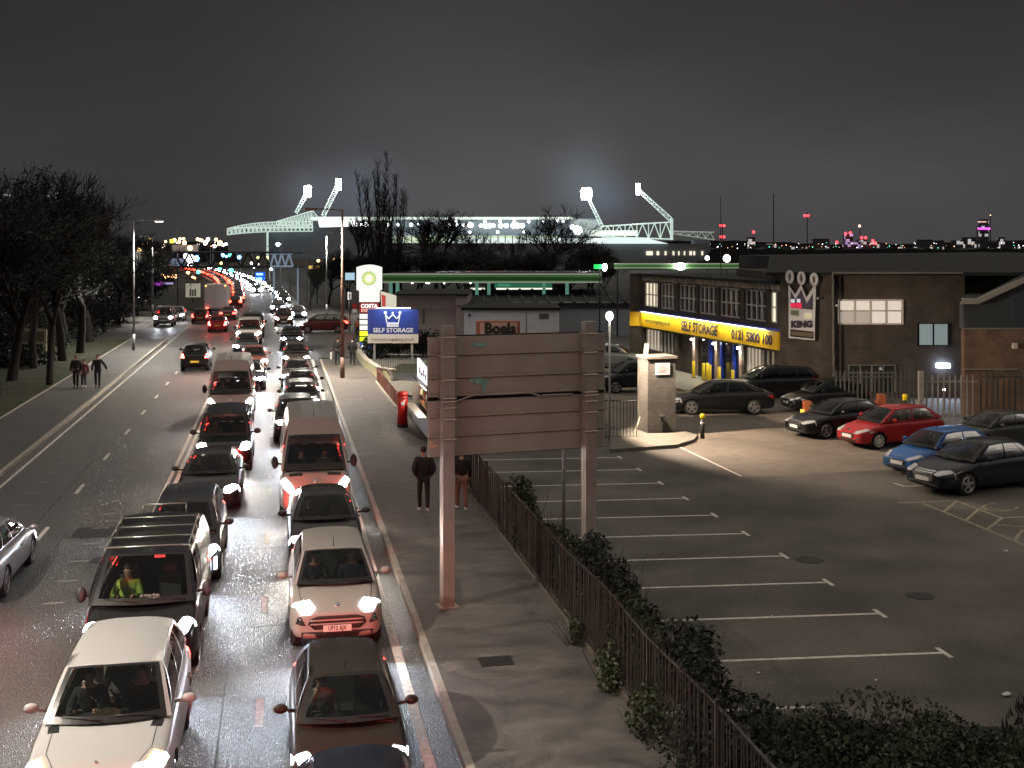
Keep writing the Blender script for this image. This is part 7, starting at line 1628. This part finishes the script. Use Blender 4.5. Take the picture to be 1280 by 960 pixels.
def mast(p0, p1, w0, w1, n, head, nm='floodlight_mast', on=2, hw=(3, 4)):
    'leaning lattice mast from p0 (foot) to p1 (head) in picture terms'
    m = MB(); d = Vector((p1[0] - p0[0], p1[1] - p0[1])); nn = Vector((-d.y, d.x)).normalized(); pr = None
    for i in range(n + 1):
        f = i / n; c_ = Vector(p0) + d * f; w = w0 + (w1 - w0) * f; a = A(*(c_ + nn * w / 2), ZS); b = A(*(c_ - nn * w / 2), ZS)
        if pr: m.tube(pr[0], a, .17, .17, 4); m.tube(pr[1], b, .17, .17, 4); m.tube(pr[i % 2], (a, b)[(i + 1) % 2], .11, .11, 4)
        m.tube(a, b, .1, .1, 4); pr = (a, b)
    ms = wpart(m, nm, M_stw, o); m = MB()
    for ix in range(hw[0]):
        for iy in range(hw[1]):
              if ((ix - (hw[0] - 1) / 2) / (hw[0] / 2)) ** 2 + ((iy - (hw[1] - 1) / 2) / (hw[1] / 2)) ** 2 < 1.15: m.ball(A(p1[0] + (ix - (hw[0] - 1) / 2) * 2.2, p1[1] + (iy - (hw[1] - 1) / 2) * 2.4 - 1, ZS - 1), .30 * on, 8, 6)
    m.v = [(p[0] - L0[0], p[1] - L0[1], p[2] - L0[2]) for p in m.v]; m.build('lamp_bank', M_fl, ms)
    m = MB(); hh = hw[1] * 1.4; q = [A(p1[0] - hw[0] * 1.3, p1[1] + hh, ZS + .5), A(p1[0] + hw[0] * 1.3, p1[1] + hh, ZS + .5), A(p1[0] + hw[0] * 1.3, p1[1] - hh - 1, ZS + .5), A(p1[0] - hw[0] * 1.3, p1[1] - hh - 1, ZS + .5)]; m.slab(q, CAMF, .3); m.v = [(p[0] - L0[0], p[1] - L0[1], p[2] - L0[2]) for p in m.v]; m.build('lamp_frame', M_stw, ms, fixn=True)
    lamp('POINT', A(p1[0], p1[1], ZS - 4) - L0, 5000, (.85, .93, 1), o, size=2)
mast((370, 266), (384.5, 240), 3.2, 5.0, 7, 1, on=2.3, hw=(3, 5)); mast((404, 270), (423, 231), 4.5, 5.5, 9, 1, on=.75, hw=(3, 5)); mast((753, 284), (733, 243), 4.0, 2.5, 9, 1, on=2.6, hw=(5, 5)); mast((838, 274), (797.5, 237), 5.0, 3.5, 11, 1, on=1.5, hw=(2, 5))
# ------------------------------------------------------------------ far road: gantry bridge, lamps, signs, distant traffic, city
ZG = 150
o = thing('gantry_bridge', 'dark lattice gantry bridge crossing the road with pale blue-lit ends', 'bridge', base_of(280, ZG)); L0 = o.location
M_gan = mat('gantry_steel', (.05, .055, .065), .5, .4); M_ganl = emit('gantry_steel_blue_lit', (.35, .5, .7), .28, (.4, .45, .5))  # second steel carries a blue glow standing for light on it
def tr(px0, px1, y0_, y1_, n, mt, Z, r=.09):
    m = MB()
    for kk in (0, 2.2):
        for i in range(n):
            x0 = px0 + (px1 - px0) * i / n; x1 = px0 + (px1 - px0) * (i + 1) / n; xm = (x0 + x1) / 2
            m.tube(A(x0, y0_, Z + kk), A(x1, y0_, Z + kk), r, r, 4); m.tube(A(x0, y1_, Z + kk), A(x1, y1_, Z + kk), r, r, 4); m.tube(A(x0, y1_, Z + kk), A(xm, y0_, Z + kk), r, r, 4); m.tube(A(xm, y0_, Z + kk), A(x1, y1_, Z + kk), r, r, 4)
    return wpart(m, 'lattice_truss', mt, o)
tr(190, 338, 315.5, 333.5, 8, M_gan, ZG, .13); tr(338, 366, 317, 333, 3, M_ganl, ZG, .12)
m = MB(); cbox(m, 338, 315.5, 378, 317, ZG - .2, 2.6); cbox(m, 182, 314.8, 338, 316.2, ZG, 2.4); cbox(m, 182, 333, 376, 334.8, ZG, 2.4); wpart(m, 'deck', M_gan, o)
m = MB(); cbox(m, 212, 323, 232, 333, ZG + .3, .1); wpart(m, 'pale_panel', emit('gantry_panel_lit', (.45, .52, .75), .35), o)
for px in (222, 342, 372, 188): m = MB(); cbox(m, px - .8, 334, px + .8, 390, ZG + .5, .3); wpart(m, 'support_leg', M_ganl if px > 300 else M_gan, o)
def distant_lamp(px, py, Z, col, r, mt_name, s, gy=None, lab='', grp='distant lights beyond the gantry bridge', nm='distant_lamp', pole=True):
    o2 = thing(nm, lab, 'lamp', base_of(px, Z), 0, grp); p = A(px, py, Z); L_ = Vector(o2.location); m = MB(); m.ball(p - L_, r, 8, 6); m.build('lamp_globe', emit(mt_name, col, s), o2, True)
    if pole: m = MB(); m.tube((0, 0, 0), (0, 0, p.z - r * .8), .07, .05, 5); m.build('pole', M_gan, o2)
OR = ('distant_orange_lit', (1, .52, .22), 7); WH = ('distant_white_lit', (1, .93, .95), 9); BL = ('distant_blue_lit', (.12, .35, 1), 9); GN = ('distant_green_lit', (.08, .9, .6), 6); YE = ('distant_yellow_lit', (1, .8, .2), 5)
k = 0
NMC = {'distant_orange_lit': 'orange', 'distant_white_lit': 'white', 'distant_blue_lit': 'blue', 'distant_green_lit': 'green', 'distant_yellow_lit': 'yellow'}
for px, py, Z, kind, r in ((174.5, 312, 160, OR, .30), (218, 300, 400, OR, .6), (225, 298.5, 420, OR, .5), (229.5, 298.5, 430, OR, .5), (223.5, 302.5, 400, OR, .6), (230.5, 303.5, 390, OR, .7), (237.5, 310, 380, OR, .8), (247, 299, 450, OR, .6), (250, 300, 450, OR, .6), (252, 300.5, 450, OR, .6), (270, 299.5, 420, OR, .6), (275, 303.8, 380, OR, .8), (260, 299, 380, WH, .55), (256.5, 304, 380, WH, .6), (258, 302, 380, WH, .5), (282.5, 305, 380, WH, .45), (279, 306.5, 380, WH, .4), (268, 307.5, 330, WH, .5),
    (234, 320, 330, WH, 1.0), (238.5, 322, 330, WH, .9), (240.5, 325, 330, WH, .8), (236, 326, 330, WH, .7), (202, 326.8, 330, WH, .6), (197.5, 328, 330, WH, .5), (222, 326, 300, WH, .45), (278.5, 319, 260, BL, .42), (299, 321.5, 260, BL, .45), (283, 320.5, 260, BL, .30), (287.5, 319, 262, GN, .40), (246.5, 324, 260, BL, .55), (246, 321, 262, BL, .35), (274.5, 335.5, 240, GN, .38), (289, 338, 235, GN, .42), (248, 340, 230, GN, .38), (276.5, 329, 260, YE, .3), (322.5, 322, 200, YE, .22), (334, 322, 200, YE, .22), (314.5, 329, 220, WH, .25), (322, 330, 220, WH, .25), (317.5, 334, 215, WH, .2), (347.5, 305.5, 300, WH, .5), (339, 336.5, 210, WH, .25), (413, 286 + 45, 200, OR, .22), (415.5, 332, 190, OR, .25), (398, 300 + 26, 220, OR, .3),
    (126, 356.5, 140, WH, .12), (129.5, 355, 140, WH, .14), (124, 340, 150, WH, .10), (134, 344, 150, WH, .10), (187, 298, 400, YE, .35), (1180, 487, 56, WH, .07), (417, 324, 300, OR, .3), (180, 320, 260, WH, .25), (207, 302, 420, OR, .45), (242, 311, 420, OR, .5), (186, 332, 250, OR, .2), (203, 344, 230, OR, .3), (208, 345.5, 230, OR, .4), (214, 344.5, 230, OR, .35), (219, 345.5, 230, OR, .35), (235, 341, 230, OR, .35), (241, 346, 230, OR, .3), (243.5, 348, 230, OR, .25), (190, 386, 150, WH, .07), (174, 372, 150, WH, .08)):
    distant_lamp(px, py, Z, kind[1], r, kind[0], kind[2], lab='small distant %s light on a pole' % NMC[kind[0]], grp='small distant %s lights' % NMC[kind[0]])
for px, py, lab in ((884, 322.5, 'white globe light behind the raised green canopy'), (908, 323, 'bright white globe light, larger of two behind the raised green canopy')): distant_lamp(px if px < 900 else 908.5, py, 130, WH[1], .25 if px < 900 else .42, WH[0], WH[2], lab=lab, grp='globe lights behind the raised canopy')
M_gp = mat('galvanised_steel', (.36, .37, .38))
for i, (px, yt, Z, arm_) in enumerate(((263, 302, 300, 0), (266, 307, 260, 1), (300.5, 312, 260, 0), (315, 310, 250, 0), (337, 308, 240, 0), (351, 305, 230, -1), (362.5, 302, 180, 0), (248, 310, 300, 0), (222, 286, 330, 0), (383, 318, 170, 0))):
    o2 = thing('lamp_column', ('pale distant lamp column %s' % ('before the orange lights', 'with a short lit arm left of the stadium', 'before the purple-lit left end of the stadium', 'second from the left before the stadium', 'beside the stadium mast column', 'with a white head above the gantry end', 'tallest above the right end of the gantry', 'by the blue lights', 'thin and tall, poking above the orange lights', 'right of the gantry end')[i]), 'lamp post', base_of(px, Z)); p = A(px, yt, Z); m = MB(); m.tube((0, 0, 0), (0, 0, p.z), .14, .10, 6); m.build('pole', M_gp, o2)
    m = MB(); m.box((.5 * arm_, 0, p.z), (1.2, .2, .12)); m.build('arm', emit('column_head_lit', (.95, 1, .9), 1.5) if arm_ else M_gp, o2)
# distant signs and panels
def panel(nm, label, x0, y0_, x1, y1_, Z, mt, frame=None, legs=True, cat='sign'):
    o2 = thing(nm, label, cat, base_of((x0 + x1) / 2, Z)); m = MB(); cbox(m, x0, y0_, x1, y1_, Z, .2); wpart(m, 'panel', mt, o2)
    if legs: m = MB(); xm = (x0 + x1) / 2; yb = HOR + HC * FPX / Z; cbox(m, xm - .6, y1_, xm + .6, yb, Z + .05, .12); wpart(m, 'leg', M_gan, o2)
    return o2
o2 = panel('matrix_sign', 'bright blue lit direction sign below the gantry bridge', 319, 340, 331, 351, 190, emit('sign_blue_lit', (.01, .12, .9), .9))
m = MB(); cbox(m, 320.5, 341.5, 328.5, 344, 189.8, .1); wpart(m, 'arrow_panel', emit('sign_cyan_lit', (.35, .75, 1), 2.0), o2); m = MB(); cbox(m, 320.5, 347, 327.5, 350, 189.8, .1); wpart(m, 'arrow_panel', emit('sign_cyan_lit', (.35, .75, 1), 2.0), o2)
o2 = panel('billboard', 'pale billboard with faint dark figures beyond the left kerb', 232, 354.5, 250, 371.5, 165, emit('billboard_lit', (.85, .80, .62), .30, (.5, .48, .4)))
for x in (237, 240, 243): m = MB(); cbox(m, x, 362 - (x % 2), x + 2, 370, 164.9, .05); wpart(m, 'printed_figure', mat('poster_dark', (.12, .12, .1), .7), o2)
panel('shop_strip', 'purple lit shop strip at far left beyond the verge', 193, 352, 203, 357, 200, emit('purple_lit', (.55, .08, .75), .8)); panel('shop_strip', 'lilac and cyan lit shop strip right of the purple one', 203.5, 353, 216, 355.5, 200, emit('lilac_lit', (.6, .45, .9), .6))
panel('lit_sign', 'small yellow lit sign among the orange lights', 212, 299, 217.5, 304, 380, emit('yellow_sign_lit', (1, .75, .1), 1.3)); panel('lit_sign', 'small white and cyan lit sign left of the price totem', 431.5, 341, 443, 350, 110, emit('white_cyan_lit', (.55, .85, 1), .7))
panel('shop_building', 'dim orange-lit row of shop fronts beyond the gantry', 197, 343.5, 222, 347.5, 235, emit('orange_front_lit', (.8, .35, .1), .35), cat='building'); panel('shop_building', 'pale lit building among the orange lights', 214, 306, 248, 316, 410, emit('pale_front_lit', (.55, .45, .38), .35), cat='building')
panel('lit_house', 'house with amber windows behind the dark tree belt', 386, 332, 391, 336, 160, emit('amber_window_lit', (1, .6, .15), .9), cat='building'); panel('lit_house', 'second small amber-windowed house left of the emblem totem', 393, 332, 400, 336, 161, emit('amber_window_lit', (1, .6, .15), .9), cat='building')
panel('floodlit_panel', 'white glimmering structure glimpsed through the tallest left trees', 69, 241, 74, 254, 160, emit('glimmer_lit', (.7, .78, .85), .5), cat='structure')
for i, (x, y, w) in enumerate(((2, 243, 10), (22, 242, 8), (42, 243, 9), (56, 244, 5))): panel('floodlit_panel', 'faint pale light strip %s glimpsed through the left trees' % (('at the left edge', 'second from the left edge', 'third from the left edge', 'nearest the white glimmer')[i]), x, y, x + w, y + 2.2, 158, emit('glimmer_dim_lit', (.6, .65, .7), .35), cat='structure')
# low dark land and buildings closing the view
m = MB(); rk_ = random.Random(3); pts = []
def skyline_prism(pxs, ys, Z, dep, mt, nm, kind='structure'):
    m = MB(); q = [A(x, y, Z) for x, y in zip(pxs, ys)]; q = [A(pxs[0], HOR + HC * FPX / Z, Z)] + q + [A(pxs[-1], HOR + HC * FPX / Z, Z)]; m.slab([p + CAMF * dep / 2 for p in q][::-1], CAMF, dep); ob = m.build(nm, mt, fixn=True); struct(ob, kind); return ob
M_hill = mat('far_dark_land', (.020, .020, .020), 1.0)
xs = list(range(-300, 1700, 14)); skyline_prism(xs, [303 + 2.5 * math.sin(x * .013) + rk_.uniform(-1.2, 1.2) for x in xs], 2400, 200, M_hill, 'hills')
xs = list(range(100, 292, 6)); skyline_prism(xs, [308 + rk_.uniform(-2.0, 2) - (6 if 150 < x < 200 else 0) for x in xs], 640, 30, mat('far_tree_belt', (.015, .015, .014), 1.0), 'far_woodland', 'stuff')
xs = list(range(880, 1500, 10)); skyline_prism(xs, [311 + rk_.uniform(-1.5, 1.5) for x in xs], 500, 20, mat('far_tree_belt', (.015, .015, .014)), 'far_woodland', 'stuff')
# city towers with lit windows
def wmat(nm, c1, c2, thr, s, cell):
    m_, t, b = _new(nm); n = t.nodes; l = t.links; tc_ = n.new('ShaderNodeTexCoord'); mp_ = n.new('ShaderNodeMapping'); mp_.inputs['Scale'].default_value = (1 / cell, 1 / cell, 1 / (cell * .8)); l.new(tc_.outputs['Object'], mp_.inputs[0])
    fl = n.new('ShaderNodeVectorMath'); fl.operation = 'FLOOR'; l.new(mp_.outputs[0], fl.inputs[0]); wn_ = n.new('ShaderNodeTexWhiteNoise'); l.new(fl.outputs[0], wn_.inputs['Vector'])
    gt = n.new('ShaderNodeMath'); gt.operation = 'GREATER_THAN'; l.new(wn_.outputs['Value'], gt.inputs[0]); gt.inputs[1].default_value = thr; mu = n.new('ShaderNodeMath'); mu.operation = 'MULTIPLY'; l.new(gt.outputs[0], mu.inputs[0]); mu.inputs[1].default_value = s
    mx = n.new('ShaderNodeMix'); mx.data_type = 'RGBA'; l.new(wn_.outputs['Color'], mx.inputs[0]); mx.inputs[6].default_value = (*c1, 1); mx.inputs[7].default_value = (*c2, 1); l.new(mx.outputs[2], b.inputs['Emission Color']); l.new(mu.outputs[0], b.inputs['Emission Strength']); b.inputs['Base Color'].default_value = (.05, .05, .055, 1); return m_
WA = wmat('city_windows_warm', (1, .75, .5), (.8, .85, 1), .8, .55, 6); WB = wmat('city_windows_violet', (.6, .35, 1), (.9, .6, .9), .7, .6, 6); WC = wmat('city_windows_sparse', (1, .8, .6), (.8, .85, 1), .93, .5, 6)
Mrd = emit('aviation_red_lit', (1, .03, .04), 8); ZC = 2200
def tower(label, px, yt, w, mt, red=(), pole=None, yb=312):
    o2 = thing('tower_block', label, 'building', base_of(px, ZC)); m = MB(); cbox(m, px - w / 2, yt, px + w / 2, yb + 2, ZC, 20); wpart(m, 'walls', mt, o2); m = MB(); cbox(m, px - w / 2 - .3, yt - .5, px + w / 2 + .3, yt, ZC - 1, 22); wpart(m, 'roof', M_hill, o2)
    for (x, y) in red: m = MB(); m.ball(A(x, y, ZC - 8), 2.6, 8, 6); wpart(m, 'warning_light', Mrd, o2)
tower('low tower with a single red lamp right of the stadium trusses', 940, 297, 8, WA, [(942, 290)]); tower('broad dim tower with a pale band in mid skyline', 1028, 299, 18, WC); tower('violet-lit tower in the middle of the skyline', 1062, 292, 9, WB, [(1057, 292), (1063, 291)])
tower('wide low violet-lit block beside the violet tower', 1068, 303, 22, WB, [(1046, 303)]); tower('tower with a red cluster right of the violet tower', 1079, 300, 8, WA, [(1077, 297), (1082, 297)]); tower('block with two red lamps in the skyline', 1092, 303, 14, WA, [(1091, 301), (1094, 304)]); tower('small block with sparse lights right of the red lamps', 1105, 304, 10, WC)
tower('sparsely lit block left of the right-hand skyline group', 1158, 300, 16, WC); tower('sparsely lit block with one blue-white lamp', 1174, 301, 12, WC); tower('pale lit slab in the right-hand skyline group', 1200, 301, 12, WA); tower('cream-lit slab beside the tall right-hand tower', 1214, 297, 13, WA); tower('tallest tower with a magenta crown at the right of the skyline', 1231, 286, 10, WC); tower('pale narrow slab right of the tallest tower', 1254, 297, 4, WA)
tower('low dark block at the right end of the skyline', 1268, 307, 14, WC); tower('low dark block left of the crane lamps', 962, 305, 20, WA); tower('low block in the left part of the skyline', 985, 307, 22, WC); tower('low block between crane and banded tower', 1003, 306, 14, WC); tower('wide low block in mid skyline', 1120, 308, 20, WC); tower('wide low block left of the sparse group', 1138, 308, 18, WC)
o2 = bpy.data.objects[[ob.name for ob in bpy.data.objects if ob.get('label', '').startswith('tallest tower')][0]]
m = MB(); cbox(m, 1224, 284.5, 1238, 287, ZC - 3, 8); wpart(m, 'magenta_crown', emit('magenta_lit', (.85, .12, .8), 1.6), o2); m = MB(); cbox(m, 1223, 276.5, 1233, 278, ZC - 3, 4); wpart(m, 'crown_strip', emit('peach_lit', (1, .6, .5), .9), o2); m = MB(); cbox(m, 1226, 274, 1236, 284.5, ZC, 12); wpart(m, 'upper_storeys', WC, o2)
for px, yt, reds, lab in ((903, 280, ((901, 282), (905, 282), (901, 296), (905, 296)), 'dark mast with four red lamps right of the stadium'), (1009, 265, ((1006, 269.5), (1010, 269.5)), 'crane with a red lamp and a pale jib left of the violet tower'), (1075, 280, ((1074.5, 282.5),), 'thin crane mast with an orange lamp above the violet tower'), (1238, 268, ((1238, 269),), 'thin mast above the tallest right-hand tower')):
    o3 = thing('crane_mast', lab, 'mast', base_of(px, ZC)); m = MB(); a = A(px, yt, ZC); m.tube(Vector((a.x, a.y, 0)), a, 1.1, .8, 5); wpart(m, 'mast', M_gan, o3)
    if px == 1009: m = MB(); m.tube(A(1004, 269.8, ZC), A(1021, 268.8, ZC), .7, .5, 5); wpart(m, 'jib', mat('crane_pale', (.5, .5, .45), .6), o3)
    for (x, y) in reds[:4 if px == 903 else 2]: m = MB(); m.ball(A(x, y, ZC - 5), 2.4 if px != 1238 else 1, 8, 6); wpart(m, 'warning_light', Mrd if px not in (1075, 1238) else emit('mast_orange_lit', (1, .6, .35), 4), o3)
# thin dark poles sticking up on the right
for px, yt, Z, lab in ((901, 246, 95, 'thin dark pole before the red skyline lamps'), (967, 242, 75, 'thin dark pole above the storage block end')):
    b_ = base_of(px, Z); m = MB(); t_ = A(px, yt, Z); m.tube(b_, t_, .05, .03, 5); ob = m.build('antenna_pole', M_gan); tag(ob, lab, 'pole')
rk_ = random.Random(12); pr = None
for i in range(90):
    px = rk_.uniform(885, 1290) if i < 74 else rk_.uniform(150, 285); py = rk_.uniform(303, 310.5); 
    kind = (WH, OR, WH, OR, GN)[i % 5] if i % 9 else WH
    if px < 400: kind = (OR, WH)[i % 2]
    o2 = MB(); Zx = 1500 if px > 400 else 560; r = (rk_.uniform(.2, .62) * (1.0 if px > 400 else .5)); c = Vector(base_of(px, Zx)); p = A(px, py, Zx); mm = MB(); mm.ball((0, 0, 0), r, 6, 4)
    ob = mm.build('distant_lamp', emit('far_' + kind[0], kind[1], kind[2] * .6)); ob.location = p; tag(ob, 'tiny distant city light %s' % ('in the right-hand skyline' if px > 400 else 'above the far end of the road'), 'lamp', 'tiny city lights ' + ('right' if px > 400 else 'left'))
# distant traffic
def far_car(nm, pt, front, big=False):
    sp = dict(SP['hatch'], paint=pt); L_ = sp['L']; SH = Vector((0, -L_ / 2, 0)); root = thing(nm, 'x', 'car'); me, bvh = lower_body(sp); WS, RW, RF, SD = greenhouse(sp); out = {k: MB() for k in ('body', 'ws')}
    us = [2 * u - 1 for u in grid_lines([.08, .92], 4)]; ts = grid_lines([.1, .95], 3)
    patch(WS, us, ts, lambda u, t: 'ws' if abs(u) < .84 and .1 < t < .95 else 'body', out); patch(RW, us, ts, lambda u, t: 'ws' if abs(u) < .84 and .1 < t < .95 else 'body', out, flip=True); patch(RF, us, ts, lambda u, t: 'body', out)
    for sx in (-1, 1): patch(SD(sx), grid_lines([.05, .47, .5, .9], 3), grid_lines([.08, .9], 2), lambda u, t: 'ws' if .05 < u < .9 and t > .08 and t < .9 and not .47 < u < .5 else 'body', out, flip=sx > 0)
    b = bmesh.new(); b.from_mesh(me); b.from_mesh(out['body'].mesh('g', [pt])); m_ = bpy.data.meshes.new('body'); b.to_mesh(m_); b.free()
    for q in me.materials: m_.materials.append(q)
    m_.transform(Matrix.Translation(SH)); link('body', m_, root); out['ws'].v = [tuple(Vector(p) + SH) for p in out['ws'].v]; out['ws'].build('windows', M_dglass, root)
    r = .23 if not big else .36
    for sx in (-1, 1): m = MB(); m.ball((sx * .62, -L_ / 2 + .02, .68), r, 8, 6, (1, .5, .8)); m.build('headlight', M_hl if front else M_hloff, root)
    for sx in (-1, 1): m = MB(); m.ball((sx * .64, L_ / 2 - .05, .82), r, 8, 6, (1, .5, .8)); m.build('tail_light', emit('far_tail_lit', (1.0, .06, .03), 12) if not front else M_tloff, root)
    for sx in (-1, 1):
        for y in sp['wy']: m = MB(); m.tube((sx * .66, y - L_ / 2, .31), (sx * .85, y - L_ / 2, .31), .31, .31, 12); m.build('wheel', M_tyre, root)
    return root
fp = [far_car('distant_car', PG, True), far_car('distant_car', PG, True, True), far_car('distant_car', PM, False), far_car('distant_car', PM, False, True)]
used_ = set(); rk_ = random.Random(55)
def fput(idx, u, v, lab, grp):
    if idx not in used_: used_.add(idx); c = fp[idx]
    else: c = copy_tree(fp[idx])
    c['label'] = lab; c['group'] = grp; c.location = (u + bend(v), v, 0); yaw = math.atan2(2 * max(0, v - 130), 3600); c.rotation_euler = (0, 0, (0 if idx < 2 else pi) + yaw)
OG = 'distant oncoming cars with white headlamps'; RG = 'distant cars driving off with red tail lamps'
fput(0, -.2, 145, 'distant oncoming car nearest the side road beyond the reddish SUV', OG); fput(0, 1.9, 130, 'distant oncoming car at the kerb right behind the reddish SUV', OG); fput(0, .9, 168, 'distant oncoming car behind the bright nearest distant pair', OG)
v = 178
while v < 560: fput(0 if v < 230 else 1, rk_.choice((.9, .7, 1.0)), v, 'distant car in the long oncoming queue towards the stadium', OG); v += rk_.uniform(8, 14)
v = 205
while v < 560: fput(1, -2.3, v, 'distant car in the long oncoming queue towards the stadium', OG); v += rk_.uniform(16, 34)
v = 158
while v < 560: fput(2 if v < 230 else 3, rk_.choice((-5.2, -5.4)), v, 'distant car with red tail lamps on the far road', RG); v += rk_.uniform(8, 16)
v = 176
while v < 560: fput(2 if v < 230 else 3, -7.6, v, 'distant car with red tail lamps on the far road', RG); v += rk_.uniform(8, 16)
bpy.context.view_layer.update()
